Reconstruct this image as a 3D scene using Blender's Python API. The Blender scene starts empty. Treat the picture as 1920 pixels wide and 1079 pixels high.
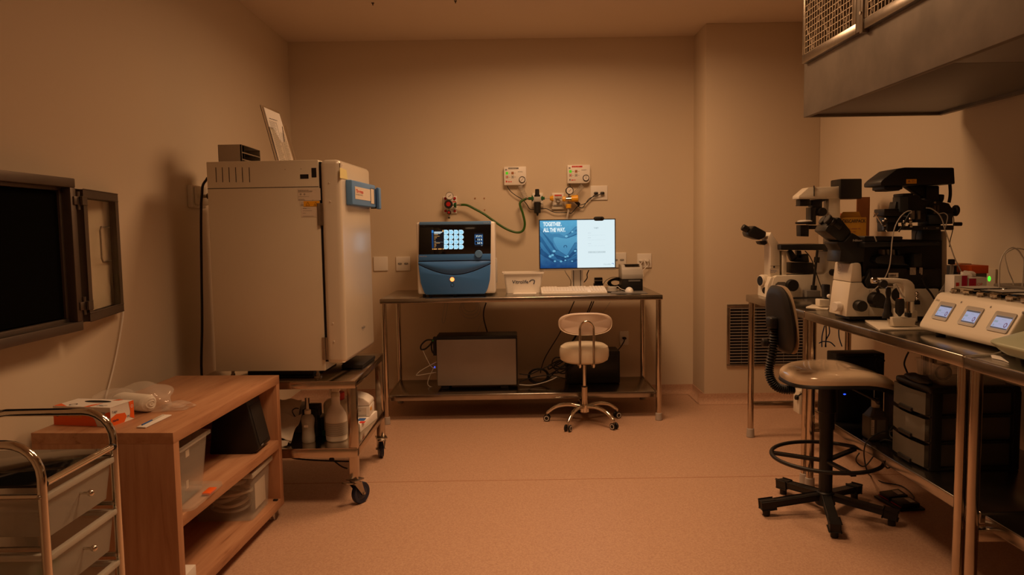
import bpy, bmesh, math, random
from mathutils import Vector as V, Matrix
random.seed(7)
PI = math.pi
C = bpy.context.scene.collection
SC = bpy.context.scene

# ------------------------------------------------------------------ camera, world, lights, exposure
F = 1400.0; EYE = V((0, 0, 1.40)); PITCH = math.atan(110 / F); ROLL = math.radians(0.88)
cam = bpy.data.cameras.new('camera'); cam.sensor_width = 36; cam.lens = F / 1920 * 36; cam.clip_start = 0.02
cam_ob = bpy.data.objects.new('camera', cam); C.objects.link(cam_ob)
cam_ob.matrix_world = Matrix.Translation(EYE) @ Matrix.Rotation(PI/2 - PITCH, 4, 'X') @ Matrix.Rotation(-ROLL, 4, 'Z')
SC.camera = cam_ob
wd = bpy.data.worlds.new('world'); SC.world = wd; wd.use_nodes = True
wd.node_tree.nodes['Background'].inputs[0].default_value = (1.0, 0.62, 0.34, 1)
wd.node_tree.nodes['Background'].inputs[1].default_value = 0.004
SC.view_settings.view_transform = 'Standard'; SC.view_settings.look = 'None'
SC.view_settings.exposure = -0.05; SC.view_settings.gamma = 1.0; SC.view_settings.use_curve_mapping = False
AMBER = (1.0, 0.56, 0.275)
def lamp(name, loc, size, power, col=AMBER, spread=None):
    l = bpy.data.lights.new(name, 'AREA'); l.shape = 'SQUARE'; l.size = size; l.energy = power; l.color = col
    if spread: l.spread = spread
    o = bpy.data.objects.new(name, l); C.objects.link(o); o.location = loc
    o.visible_glossy = True
    return o
LAMPS = [((0.38, 4.58, 2.915), 0.80, 33.5, 168), ((0.10, 2.80, 2.915), 0.60, 16.5, 114), ((0.25, 0.20, 2.915), 0.60, 2.5, 110)]
for loc, s, p, sp_ in LAMPS: lamp('ceiling_lamp_light', loc, s, p, spread=math.radians(sp_))

# ------------------------------------------------------------------ pixels to points on real planes
def ray(px, py):
    u = px - 960; v = -(py - 539.5)
    c, s = math.cos(ROLL), math.sin(ROLL); u, v = u*c + v*s, -u*s + v*c
    c, s = math.cos(PITCH), math.sin(PITCH)
    return V((u, F*c + v*s, -F*s + v*c))
def aY(px, py, y): d = ray(px, py); return EYE + d * (y / d.y)
def aZ(px, py, z): d = ray(px, py); return EYE + d * ((z - EYE.z) / d.z)
def aX(px, py, x): d = ray(px, py); return EYE + d * (x / d.x)
def zoom(x0, y0, s): return lambda x, y: (x0 + x*s, y0 + y*s)

# ------------------------------------------------------------------ materials
def mat(name, col, rough=0.5, metal=0.0, noise=0.0, nscale=20.0, bump=0.0, bscale=200.0, emit=None, estr=1.0,
        trans=0.0, alpha=1.0, coat=0.0, coat_rough=.03, stretch=None, spec=0.5, ior=1.45):
    m = bpy.data.materials.new(name); m.use_nodes = True; nt = m.node_tree; b = nt.nodes['Principled BSDF']
    b.inputs['Base Color'].default_value = (*col, 1); b.inputs['Roughness'].default_value = rough
    b.inputs['Metallic'].default_value = metal; b.inputs['Coat Weight'].default_value = coat; b.inputs['Coat Roughness'].default_value = coat_rough
    b.inputs['Specular IOR Level'].default_value = spec; b.inputs['IOR'].default_value = ior
    if trans: b.inputs['Transmission Weight'].default_value = trans
    if alpha < 1: b.inputs['Alpha'].default_value = alpha
    if emit: b.inputs['Emission Color'].default_value = (*emit, 1); b.inputs['Emission Strength'].default_value = estr
    if noise or bump:
        tc = nt.nodes.new('ShaderNodeTexCoord'); mp = nt.nodes.new('ShaderNodeMapping'); nt.links.new(tc.outputs['Object'], mp.inputs[0])
        if stretch: mp.inputs['Scale'].default_value = stretch
    if noise:
        n = nt.nodes.new('ShaderNodeTexNoise'); n.inputs['Scale'].default_value = nscale; n.inputs['Detail'].default_value = 5
        nt.links.new(mp.outputs[0], n.inputs['Vector'])
        mx = nt.nodes.new('ShaderNodeMix'); mx.data_type = 'RGBA'
        mx.inputs[6].default_value = (*[c*(1-noise) for c in col], 1); mx.inputs[7].default_value = (*[min(1, c*(1+noise)) for c in col], 1)
        rr = nt.nodes.new('ShaderNodeMapRange'); rr.inputs[1].default_value = 0.3; rr.inputs[2].default_value = 0.7
        nt.links.new(n.outputs['Fac'], rr.inputs[0]); nt.links.new(rr.outputs[0], mx.inputs[0]); nt.links.new(mx.outputs[2], b.inputs['Base Color'])
    if bump:
        n = nt.nodes.new('ShaderNodeTexNoise'); n.inputs['Scale'].default_value = bscale; n.inputs['Detail'].default_value = 3
        nt.links.new(mp.outputs[0], n.inputs['Vector'])
        bp = nt.nodes.new('ShaderNodeBump'); bp.inputs['Strength'].default_value = bump; bp.inputs['Distance'].default_value = 0.002
        nt.links.new(n.outputs['Fac'], bp.inputs['Height']); nt.links.new(bp.outputs[0], b.inputs['Normal'])
    return m
M = {}
M['wall'] = mat('wall paint', (.66, .56, .43), .75, bump=.08, bscale=300, spec=.3)
M['ceil'] = mat('ceiling paint', (.70, .59, .47), .85, bump=.05, bscale=200, spec=.2)
M['steel'] = mat('brushed steel', (.42, .38, .33), .28, 1, noise=.10, nscale=30, bump=.03, bscale=400)
M['steel_top'] = mat('worn steel top', (.40, .37, .33), .22, 1, noise=.12, nscale=8, bump=.03, bscale=300)
M['steel_matt'] = mat('matt steel', (.22, .19, .16), .55, .85, noise=.20, nscale=5, bump=.03, bscale=300)
M['chrome'] = mat('chrome', (.75, .70, .62), .09, 1)
M['polished'] = mat('polished steel tube', (.55, .48, .40), .16, 1, noise=.08, nscale=12)
M['hatch_steel'] = mat('dull hatch steel', (.15, .12, .10), .50, .85, noise=.10, nscale=5, bump=.03, bscale=300)
M['rack_steel'] = mat('pale rack steel', (.42, .36, .29), .6, .25, noise=.06, nscale=6)
M['dark_steel'] = mat('dark steel', (.10, .085, .07), .35, .9)
M['white'] = mat('white enamel', (.74, .68, .58), .32, noise=.02, nscale=4, spec=.4)
M['cream'] = mat('cream plastic', (.72, .66, .55), .42, bump=.02)
M['white_plastic'] = mat('white plastic', (.82, .78, .72), .38, bump=.01)
M['incubator'] = mat('incubator paint', (.66, .60, .48), .38, noise=.02, nscale=3, bump=.03, bscale=600)
M['door_paint'] = mat('glossy door paint', (.66, .60, .50), .30, noise=.02, nscale=3, spec=1.0, coat=1.0, coat_rough=.24)
M['black'] = mat('black plastic', (.009, .008, .008), .48, bump=.05, bscale=500)
M['black_gloss'] = mat('black gloss', (.006, .006, .006), .08)
M['black_matt'] = mat('black matt', (.008, .007, .007), .8)
M['scope_black'] = mat('black instrument paint', (.014, .015, .016), .34, bump=.04, bscale=600)
M['dark_blue'] = mat('slate panel', (.030, .038, .048), .4)
M['rubber'] = mat('black rubber', (.015, .013, .012), .6)
M['grey'] = mat('grey plastic', (.16, .15, .14), .45)
M['lgrey'] = mat('pale grey plastic', (.42, .40, .37), .45)
M['pc_grey'] = mat('grey brushed case', (.30, .255, .225), .45, .15, noise=.05, nscale=6, bump=.03)
M['blue_cast'] = mat('steel blue paint', (.05, .19, .55), .36, noise=.02, nscale=5)
M['blue_panel'] = mat('slate blue plastic', (.11, .26, .55), .42)
M['navy'] = mat('navy caster tyre', (.012, .022, .060), .35)
M['red'] = mat('red plastic', (.42, .015, .015), .35)
M['red_print'] = mat('red print', (.62, .03, .02), .6)
M['magenta'] = mat('magenta print', (.45, .01, .06), .6)
M['orange'] = mat('orange card', (.85, .13, .012), .55)
M['yellow'] = mat('yellow plastic', (.85, .42, .02), .35)
M['yellow_card'] = mat('yellow card', (.52, .28, .03), .75, noise=.08)
M['yellow_label'] = mat('yellow label', (.80, .38, .01), .6)
M['postit'] = mat('pale yellow note', (.75, .66, .30), .8)
M['brown_card'] = mat('brown card', (.36, .15, .06), .8, noise=.06)
M['green'] = mat('green rubber hose', (.028, .10, .008), .35)
M['green_d'] = mat('dark green fitting', (.01, .10, .03), .4)
M['paper'] = mat('white paper', (.80, .76, .72), .8, bump=.05)
M['label'] = mat('printed label', (.70, .62, .52), .6)
M['ink'] = mat('dark ink', (.03, .03, .035), .6)
M['navy_ink'] = mat('navy ink', (.015, .03, .08), .6)
M['grey_ink'] = mat('grey ink', (.20, .19, .18), .6)
M['blue_ink'] = mat('blue ink', (.02, .10, .35), .6)
M['silver_ink'] = mat('silver print', (.55, .55, .55), .4, .3)
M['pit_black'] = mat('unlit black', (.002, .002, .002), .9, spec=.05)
M['glass'] = mat('clear glass', (.95, .95, .90), .03, trans=1.0, ior=1.1)
M['acrylic'] = mat('clear acrylic', (.90, .86, .80), .05, trans=1.0, ior=1.12)
M['frost'] = mat('milky plastic', (.62, .58, .50), .45, alpha=.62)
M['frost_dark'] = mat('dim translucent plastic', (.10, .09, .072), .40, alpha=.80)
M['clearbag'] = mat('clear bag film', (.85, .82, .76), .06, spec=1.0, alpha=.22, bump=1.0, bscale=35)
M['clear_bin'] = mat('clear bin plastic', (.70, .66, .58), .18, alpha=.20)
M['silicone'] = mat('milky tubing', (.62, .58, .52), .35, alpha=.75)
M['cotton'] = mat('cotton roll', (.85, .80, .72), .95, bump=.6, bscale=120)
M['liquid'] = mat('bottle liquid', (.55, .50, .44), .12, alpha=.65)
M['leather'] = mat('white vinyl', (.80, .72, .58), .33, bump=.08, bscale=150)
M['leather_back'] = mat('pinkish white vinyl', (.66, .54, .46), .40, bump=.08, bscale=150)
M['cream_gloss'] = mat('cream vinyl under film', (.62, .48, .34), .12, coat=.6, noise=.04, nscale=9, bump=.10, bscale=25)
M['tan'] = mat('tan vinyl edge', (.42, .30, .19), .4)
M['tyre_white'] = mat('pale wheel', (.60, .55, .50), .4)
M['sole'] = mat('grey rubber foot', (.42, .38, .35), .6)
M['green_grey'] = mat('pale green plastic', (.42, .46, .33), .42, bump=.02)
M['filter'] = mat('pleated filter', (.34, .27, .20), .85, noise=.15, nscale=18)
M['mesh_wire'] = mat('mesh wire', (.75, .64, .48), .5, .4)
def emi(name, col, s=1.0): return mat(name, (0.0, 0.0, 0.0), .3, emit=col, estr=s)
M['lamp'] = emi('lamp diffuser', (1.0, .60, .32), 3.0)
M['led_green'] = emi('green light', (.06, 1.0, .03), 1.6)
M['led_gd'] = emi('green lit window', (.14, .85, .02), .55)
M['led_blue'] = emi('blue light', (.03, .10, 1.0), 1.5)
M['led_orange'] = emi('orange lit button', (1.0, .42, .10), 1.6)
M['scr_white'] = emi('screen white', (.74, .88, .92), 1.0)
M['scr_grey'] = emi('screen grey', (.45, .55, .58), 1.0)
M['scr_text'] = emi('screen dark text', (.22, .28, .33), 1.0)
M['scr_black'] = emi('screen black', (.006, .006, .008), 1.0)
M['scr_orange'] = emi('screen orange', (.75, .36, .10), .8)
M['scr_blue'] = emi('screen blue', (.04, .22, .60), .9)
M['scr_pale'] = emi('well image', (.40, .76, .95), 1.0)
M['scr_well'] = emi('well edge', (.72, .90, .98), 1.0)
M['scr_well_d'] = emi('well centre', (.24, .55, .80), 1.0)
M['scr_lav'] = emi('panel screen pale', (.38, .40, .58), .85)
M['scr_mauve'] = emi('panel screen graph', (.16, .08, .16), .8)
M['scr_dk'] = emi('panel screen bar', (.08, .07, .07), .8)
def pic(name, c1, c2, axis, lo, hi, nz=0.25, s=1.0):      # backlit picture area: two tones mixed by position on the screen
    m = bpy.data.materials.new(name); m.use_nodes = True; nt = m.node_tree; b = nt.nodes['Principled BSDF']
    b.inputs['Base Color'].default_value = (0, 0, 0, 1); b.inputs['Roughness'].default_value = .3
    tc = nt.nodes.new('ShaderNodeTexCoord'); sp = nt.nodes.new('ShaderNodeSeparateXYZ'); nt.links.new(tc.outputs['Object'], sp.inputs[0])
    mr = nt.nodes.new('ShaderNodeMapRange'); mr.inputs[1].default_value = lo; mr.inputs[2].default_value = hi
    nt.links.new(sp.outputs[axis], mr.inputs[0])
    n = nt.nodes.new('ShaderNodeTexNoise'); n.inputs['Scale'].default_value = 35; n.inputs['Detail'].default_value = 3; nt.links.new(tc.outputs['Object'], n.inputs['Vector'])
    ad = nt.nodes.new('ShaderNodeMath'); ad.operation = 'MULTIPLY_ADD'; nt.links.new(n.outputs['Fac'], ad.inputs[0]); ad.inputs[1].default_value = nz; nt.links.new(mr.outputs[0], ad.inputs[2])
    sb = nt.nodes.new('ShaderNodeMath'); sb.operation = 'SUBTRACT'; nt.links.new(ad.outputs[0], sb.inputs[0]); sb.inputs[1].default_value = nz/2; sb.use_clamp = True
    mx = nt.nodes.new('ShaderNodeMix'); mx.data_type = 'RGBA'; mx.inputs[6].default_value = (*c1, 1); mx.inputs[7].default_value = (*c2, 1)
    nt.links.new(sb.outputs[0], mx.inputs[0]); nt.links.new(mx.outputs[2], b.inputs['Emission Color']); b.inputs['Emission Strength'].default_value = s
    return m
M['pic_bg'] = pic('picture ground', (.006, .055, .19), (.10, .38, .60), 2, .19, .53)
M['pic_belly'] = pic('picture belly', (.04, .20, .40), (.11, .38, .58), 2, .24, .46, .15)
M['pic_hand'] = pic('picture hand', (.006, .045, .15), (.028, .16, .33), 2, .21, .49, .5)
M['pic_hand2'] = pic('picture hand lit', (.018, .11, .26), (.06, .25, .44), 2, .21, .49, .5)
M['pic_nail'] = pic('picture nail', (.13, .42, .62), (.20, .52, .72), 2, .19, .49, .2)
M['pic_dark'] = pic('picture crease', (.003, .02, .08), (.006, .05, .15), 2, .19, .49, .2)

def wood(name, axis):
    m = bpy.data.materials.new(name); m.use_nodes = True; nt = m.node_tree; b = nt.nodes['Principled BSDF']
    tc = nt.nodes.new('ShaderNodeTexCoord'); mp = nt.nodes.new('ShaderNodeMapping'); nt.links.new(tc.outputs['Object'], mp.inputs[0])
    sc = [9, 9, 9]; sc[axis] = .7; mp.inputs['Scale'].default_value = sc
    n = nt.nodes.new('ShaderNodeTexNoise'); n.inputs['Scale'].default_value = 2.4; n.inputs['Detail'].default_value = 8; n.inputs['Roughness'].default_value = .62; n.inputs['Distortion'].default_value = .6
    nt.links.new(mp.outputs[0], n.inputs['Vector'])
    r = nt.nodes.new('ShaderNodeValToRGB'); r.color_ramp.elements[0].position = .30; r.color_ramp.elements[0].color = (.27, .115, .052, 1)
    r.color_ramp.elements[1].position = .68; r.color_ramp.elements[1].color = (.56, .31, .175, 1)
    e = r.color_ramp.elements.new(.42); e.color = (.45, .225, .12, 1)
    nt.links.new(n.outputs['Fac'], r.inputs[0]); nt.links.new(r.outputs[0], b.inputs['Base Color'])
    n2 = nt.nodes.new('ShaderNodeTexNoise'); n2.inputs['Scale'].default_value = 30; nt.links.new(mp.outputs[0], n2.inputs['Vector'])
    bp = nt.nodes.new('ShaderNodeBump'); bp.inputs['Strength'].default_value = .12; bp.inputs['Distance'].default_value = .001
    nt.links.new(n2.outputs['Fac'], bp.inputs['Height']); nt.links.new(bp.outputs[0], b.inputs['Normal'])
    b.inputs['Roughness'].default_value = .42
    return m
M['wood_y'] = wood('wood grain along length', 1); M['wood_z'] = wood('wood grain upright', 2)
def vinyl(name):
    m = bpy.data.materials.new(name); m.use_nodes = True; nt = m.node_tree; b = nt.nodes['Principled BSDF']
    tc = nt.nodes.new('ShaderNodeTexCoord')
    n = nt.nodes.new('ShaderNodeTexVoronoi'); n.inputs['Scale'].default_value = 170; nt.links.new(tc.outputs['Object'], n.inputs['Vector'])
    n3 = nt.nodes.new('ShaderNodeTexNoise'); n3.inputs['Scale'].default_value = 90; n3.inputs['Detail'].default_value = 4; nt.links.new(tc.outputs['Object'], n3.inputs['Vector'])
    mxf = nt.nodes.new('ShaderNodeMix'); mxf.data_type = 'RGBA'; mxf.inputs[0].default_value = .5
    nt.links.new(n.outputs['Color'], mxf.inputs[6]); nt.links.new(n3.outputs['Fac'], mxf.inputs[7])
    r = nt.nodes.new('ShaderNodeValToRGB')
    r.color_ramp.elements[0].position = .28; r.color_ramp.elements[0].color = (.46, .275, .185, 1)
    r.color_ramp.elements[1].position = .72; r.color_ramp.elements[1].color = (.58, .375, .26, 1)
    nt.links.new(mxf.outputs[2], r.inputs[0]); nt.links.new(r.outputs[0], b.inputs['Base Color'])
    n2 = nt.nodes.new('ShaderNodeTexNoise'); n2.inputs['Scale'].default_value = 6; nt.links.new(tc.outputs['Object'], n2.inputs['Vector'])
    mr = nt.nodes.new('ShaderNodeMapRange'); mr.inputs[3].default_value = .38; mr.inputs[4].default_value = .50
    nt.links.new(n2.outputs['Fac'], mr.inputs[0]); nt.links.new(mr.outputs[0], b.inputs['Roughness'])
    b.inputs['Specular IOR Level'].default_value = .4
    return m
M['floor'] = vinyl('speckled vinyl')

# ------------------------------------------------------------------ mesh builder (all coordinates are world metres; xf places a local frame)
WM = {}
class MB:
    def __init__(s, xf=None): s.bm = bmesh.new(); s.mats = []; s.xf = xf
    def mi(s, m):
        if m not in s.mats: s.mats.append(m)
        return s.mats.index(m)
    def T(s, p): return (s.xf @ V(p)) if s.xf else V(p)
    def fin(s, vs, fs, m):
        i = s.mi(m)
        for f in fs: f.material_index = i
        if s.xf:
            for v in vs: v.co = s.xf @ v.co
    def merge(s, b2, m):
        i = s.mi(m); mp = {}
        for v in b2.verts: mp[v] = s.bm.verts.new((s.xf @ v.co) if s.xf else v.co)
        for f in b2.faces:
            try: g = s.bm.faces.new([mp[v] for v in f.verts]); g.material_index = i
            except ValueError: pass
        b2.free(); return s
    def box(s, x0, x1, y0, y1, z0, z1, m, bev=0, seg=2):
        b = bmesh.new(); bmesh.ops.create_cube(b, size=1)
        for v in b.verts: v.co = V(((x0+x1)/2 + v.co.x*(x1-x0), (y0+y1)/2 + v.co.y*(y1-y0), (z0+z1)/2 + v.co.z*(z1-z0)))
        if bev: bmesh.ops.bevel(b, geom=b.edges[:], offset=bev, segments=seg, profile=.5, affect='EDGES', clamp_overlap=True)
        return s.merge(b, m)
    def obox(s, c, ax, ay, az, m, bev=0):      # centre and three full edge vectors
        b = bmesh.new(); bmesh.ops.create_cube(b, size=1); c = V(c); ax, ay, az = V(ax), V(ay), V(az)
        for v in b.verts: v.co = c + ax*v.co.x + ay*v.co.y + az*v.co.z
        if bev: bmesh.ops.bevel(b, geom=b.edges[:], offset=bev, segments=2, profile=.5, affect='EDGES', clamp_overlap=True)
        bmesh.ops.recalc_face_normals(b, faces=b.faces[:])
        return s.merge(b, m)
    def bar(s, p0, p1, w, h, m, up=(0, 0, 1), bev=0):
        p0, p1 = V(p0), V(p1); d = p1-p0; u = V(up); sd = d.cross(u).normalized(); uu = sd.cross(d).normalized()
        return s.obox((p0+p1)/2, d, sd*w, uu*h, m, bev)
    def lathe(s, prof, m, o=(0, 0, 0), ax=(0, 0, 1), n=28):
        b = bmesh.new(); ax = V(ax).normalized(); q = V((0, 0, 1)).rotation_difference(ax); o = V(o); rings = []
        for r, h in prof:
            if r < 1e-6: rings.append([b.verts.new(o + ax*h)])
            else: rings.append([b.verts.new(o + q @ V((r*math.cos(2*PI*k/n), r*math.sin(2*PI*k/n), h))) for k in range(n)])
        for A, B in zip(rings, rings[1:]):
            for k in range(n):
                a0, a1 = A[k % len(A)], A[(k+1) % len(A)]; b0, b1 = B[k % len(B)], B[(k+1) % len(B)]
                vs = [a0, a1, b1, b0]; vs = [v for i, v in enumerate(vs) if v not in vs[:i]]
                if len(vs) > 2: b.faces.new(vs)
        return s.merge(b, m)
    def cyl(s, p0, p1, r, m, r2=None, n=20, bev=0):
        p0, p1 = V(p0), V(p1); h = (p1-p0).length; r2 = r if r2 is None else r2
        if bev: pr = [(0, 0), (r-bev, 0), (r, bev), (r2, h-bev), (r2-bev, h), (0, h)]
        else: pr = [(0, 0), (r, 0), (r2, h), (0, h)]
        return s.lathe(pr, m, p0, p1-p0, n)
    def ball(s, c, r, m, sx=1, sy=1, sz=1, n=20):
        b = bmesh.new(); bmesh.ops.create_uvsphere(b, u_segments=n, v_segments=n//2, radius=r)
        for v in b.verts: v.co = V(c) + V((v.co.x*sx, v.co.y*sy, v.co.z*sz))
        return s.merge(b, m)
    def tube(s, pts, r, m, n=8, res=6, closed=False, smooth=True, cap=True):
        P = [V(p) for p in pts]
        if smooth and len(P) > 2:
            Q = []; N = len(P); rng = range(N if closed else N-1)
            for i in rng:
                if closed: p0, p1, p2, p3 = P[(i-1) % N], P[i], P[(i+1) % N], P[(i+2) % N]
                else: p0, p1, p2, p3 = P[max(i-1, 0)], P[i], P[i+1], P[min(i+2, N-1)]
                for k in range(res):
                    t = k/res; Q.append(.5*((2*p1) + (-p0+p2)*t + (2*p0-5*p1+4*p2-p3)*t*t + (-p0+3*p1-3*p2+p3)*t**3))
            if not closed: Q.append(P[-1])
            P = Q
        P = [p for i, p in enumerate(P) if i == 0 or (p-P[i-1]).length > 1e-5]
        b = bmesh.new(); N = len(P); tan = []
        for i in range(N):
            a = P[(i-1) % N] if (closed or i) else P[0]; c = P[(i+1) % N] if (closed or i < N-1) else P[-1]; tan.append((c-a).normalized())
        nv = tan[0].orthogonal().normalized(); rings = []
        for i in range(N):
            if i: nv = (tan[i-1].rotation_difference(tan[i]) @ nv); nv = (nv - tan[i]*nv.dot(tan[i])).normalized()
            bn = tan[i].cross(nv); rr = r(i/(N-1)) if callable(r) else r
            rings.append([b.verts.new(P[i] + (nv*math.cos(2*PI*k/n) + bn*math.sin(2*PI*k/n))*rr) for k in range(n)])
        for i in range(N if closed else N-1):
            A, B = rings[i], rings[(i+1) % N]
            for k in range(n): b.faces.new([A[k], A[(k+1) % n], B[(k+1) % n], B[k]])
        if cap and not closed: b.faces.new(rings[0][::-1]); b.faces.new(rings[-1])
        return s.merge(b, m)
    def slab(s, pts, ext, m, bev=0, seg=2):     # planar outline (3D points) pushed along ext
        b = bmesh.new(); vs = [b.verts.new(V(p)) for p in pts]; f = b.faces.new(vs)
        r = bmesh.ops.extrude_face_region(b, geom=[f]); nv = [g for g in r['geom'] if isinstance(g, bmesh.types.BMVert)]
        bmesh.ops.translate(b, verts=nv, vec=V(ext)); bmesh.ops.recalc_face_normals(b, faces=b.faces[:])
        if bev: bmesh.ops.bevel(b, geom=b.edges[:], offset=bev, segments=seg, profile=.5, affect='EDGES', clamp_overlap=True)
        return s.merge(b, m)
    def pslab(s, z, pts, y, th, m, bev=.004): return s.slab([aY(*z(*p), y) for p in pts], (0, th, 0), m, bev)
    def face(s, pts, m):
        f = s.bm.faces.new([s.bm.verts.new(s.T(p)) for p in pts]); f.material_index = s.mi(m); return s
    def build(s, name, parent=None, **kw):
        me = bpy.data.meshes.new(name); bm = s.bm
        if parent is None:
            xs = [v.co for v in bm.verts]; lo = [min(c[i] for c in xs) for i in range(3)]; hi = [max(c[i] for c in xs) for i in range(3)]
            W = Matrix.Translation(((lo[0]+hi[0])/2, (lo[1]+hi[1])/2, lo[2]))
        else: W = WM[parent.name]
        bm.transform(W.inverted()); bm.to_mesh(me); bm.free()
        for m in s.mats: me.materials.append(M[m])
        me.polygons.foreach_set('use_smooth', [True]*len(me.polygons)); me.set_sharp_from_angle(angle=math.radians(38))
        o = bpy.data.objects.new(name, me); C.objects.link(o)
        if parent is not None: o.parent = parent
        else: o.matrix_world = W
        WM[o.name] = W; props(o, **kw); return o
def props(o, label=None, cat=None, group=None, kind=None):
    if label: o['label'] = label
    if cat: o['category'] = cat
    if group: o['group'] = group
    if kind: o['kind'] = kind
def thing(name, label, cat, loc, rotz=0, group=None, kind=None):
    o = bpy.data.objects.new(name, None); C.objects.link(o); o.empty_display_size = .05
    W = Matrix.Translation(V(loc)) @ Matrix.Rotation(rotz, 4, 'Z'); o.matrix_world = W; WM[o.name] = W; props(o, label, cat, group, kind); return o
def copy_tree(src, D, parent=None, world=None):      # a thing, its parts and their sub-parts
    o = src.copy(); C.objects.link(o)
    if parent is None: o.matrix_world = D @ WM[src.name]; world = D @ WM[src.name]
    else: o.parent = parent
    WM[o.name] = world
    for ch in [c for c in bpy.data.objects if c.parent == src]: copy_tree(ch, D, o, world)
    return o
class Pl:       # a flat face to print on: origin, right and up unit vectors
    def __init__(s, o, u, v): s.o = V(o); s.u = V(u).normalized(); s.v = V(v).normalized(); s.n = s.u.cross(s.v).normalized()
    def P(s, a, b, l=0.0008): return s.o + s.u*a + s.v*b + s.n*l
    def px(s, x, y): d = ray(x, y); t = (s.o-EYE).dot(s.n)/d.dot(s.n); q = EYE + d*t - s.o; return q.dot(s.u), q.dot(s.v)
    def rect(s, mb, a0, b0, a1, b1, m, l=.0008): mb.face([s.P(a0, b0, l), s.P(a1, b0, l), s.P(a1, b1, l), s.P(a0, b1, l)], m)
    def disc(s, mb, a, b, r, m, l=.0008, n=24, ry=None): mb.face([s.P(a+r*math.cos(2*PI*k/n), b+(ry or r)*math.sin(2*PI*k/n), l) for k in range(n)], m)
    def ring(s, mb, a, b, r, w, m, l=.0008, n=24):
        for k in range(n):
            t0, t1 = 2*PI*k/n, 2*PI*(k+1)/n
            mb.face([s.P(a+q*math.cos(t), b+q*math.sin(t), l) for q, t in ((r, t0), (r, t1), (r-w, t1), (r-w, t0))][::-1], m)
    def poly(s, mb, pts, m, l=.0008):
        A = sum(p[0]*q[1]-q[0]*p[1] for p, q in zip(pts, pts[1:]+pts[:1])); pts = pts if A > 0 else pts[::-1]
        mb.face([s.P(a, b, l) for a, b in pts], m)
    def line(s, mb, pts, w, m, l=.0008):
        for (a, b), (c, d) in zip(pts, pts[1:]):
            L = math.hypot(c-a, d-b) or 1; nx, ny = -(d-b)/L*w/2, (c-a)/L*w/2
            mb.face([s.P(a-nx, b-ny, l), s.P(c-nx, d-ny, l), s.P(c+nx, d+ny, l), s.P(a+nx, b+ny, l)], m)
    def capsule(s, mb, a, b, c, d, r0, r1, m, l=.0008, n=8):
        t = math.atan2(d-b, c-a); pts = [(c+r1*math.cos(t-PI/2+PI*k/n), d+r1*math.sin(t-PI/2+PI*k/n)) for k in range(n+1)]
        pts += [(a+r0*math.cos(t+PI/2+PI*k/n), b+r0*math.sin(t+PI/2+PI*k/n)) for k in range(n+1)]; s.poly(mb, pts, m, l)
    def text(s, mb, t, a, b, h, m, l=.001, w=None, bold=0.0, align='LEFT', ang=0):
        cu = bpy.data.curves.new('t', 'FONT'); cu.body = t; cu.size = 1; cu.offset = bold; cu.fill_mode = 'FRONT' if hasattr(cu, 'fill_mode') else cu.fill_mode
        ob = bpy.data.objects.new('t', cu); C.objects.link(ob); me = bpy.data.meshes.new_from_object(ob)
        xs = [v.co.x for v in me.vertices] or [0]; wd = max(xs)-min(xs) or 1; k = h/.70; kx = (w/wd) if w else k; x0 = min(xs)
        off = {'LEFT': 0, 'CENTER': -wd*kx/2, 'RIGHT': -wd*kx}[align]; ca, sa = math.cos(ang), math.sin(ang); i = mb.mi(m); vs = []
        for v in me.vertices:
            X = (v.co.x-x0)*kx+off; Y = v.co.y*k; vs.append(mb.bm.verts.new(mb.T(s.P(a+X*ca-Y*sa, b+X*sa+Y*ca, l))))
        for p in me.polygons:
            try: f = mb.bm.faces.new([vs[j] for j in p.vertices]); f.material_index = i
            except ValueError: pass
        bpy.data.objects.remove(ob); bpy.data.curves.remove(cu); bpy.data.meshes.remove(me)
    def scribble(s, mb, a0, b0, a1, b1, rows, m, l=.0009, fill=.9, th=.35):      # rows of tiny illegible print
        h = (b1-b0)/rows
        for r in range(rows):
            y = b1-h*(r+.5); x = a0; end = a0+(a1-a0)*random.uniform(fill*.6, fill)
            while x < end:
                w = random.uniform(.5, 2.2)*h*.9; s.rect(mb, x, y-h*th/2, min(x+w, end), y+h*th/2, m, l); x += w+h*.35
LX, RX, BY, CZ, FY, COLX, COLY = -1.785, 2.386, 6.18, 2.935, -1.3, 1.505, 5.811
def struct(name, mb, parent=None): return mb.build(name, parent, kind='structure')
# ================================================================== the room
mb = MB(); mb.box(LX-.1, RX+.1, FY-.1, BY+.1, -.1, 0, 'floor'); struct('floor', mb)
mb = MB(); mb.box(LX-.1, RX+.1, FY-.1, BY+.1, CZ, CZ+.1, 'ceil'); struct('ceiling', mb)
WY0, WY1, WZ0, WZ1 = 2.08, 2.862, 1.08, 1.572     # hatch opening in the left wall
mb = MB(); mb.box(LX-.1, LX, FY, WY0, 0, CZ, 'wall'); mb.box(LX-.1, LX, WY1, BY, 0, CZ, 'wall')
mb.box(LX-.1, LX, WY0, WY1, 0, WZ0, 'wall'); mb.box(LX-.1, LX, WY0, WY1, WZ1, CZ, 'wall'); struct('wall_left', mb)
mb = MB(); mb.box(LX, COLX, BY, BY+.1, 0, CZ, 'wall'); struct('wall_back', mb)
mb = MB(); mb.box(COLX, RX, COLY, BY+.1, 0, CZ, 'wall', .004); struct('wall_column', mb)
mb = MB(); mb.box(RX, RX+.1, FY, BY+.1, 0, CZ, 'wall'); struct('wall_right', mb)
mb = MB(); mb.box(LX, RX, FY-.1, FY, 0, CZ, 'wall'); struct('wall_front', mb)
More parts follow.
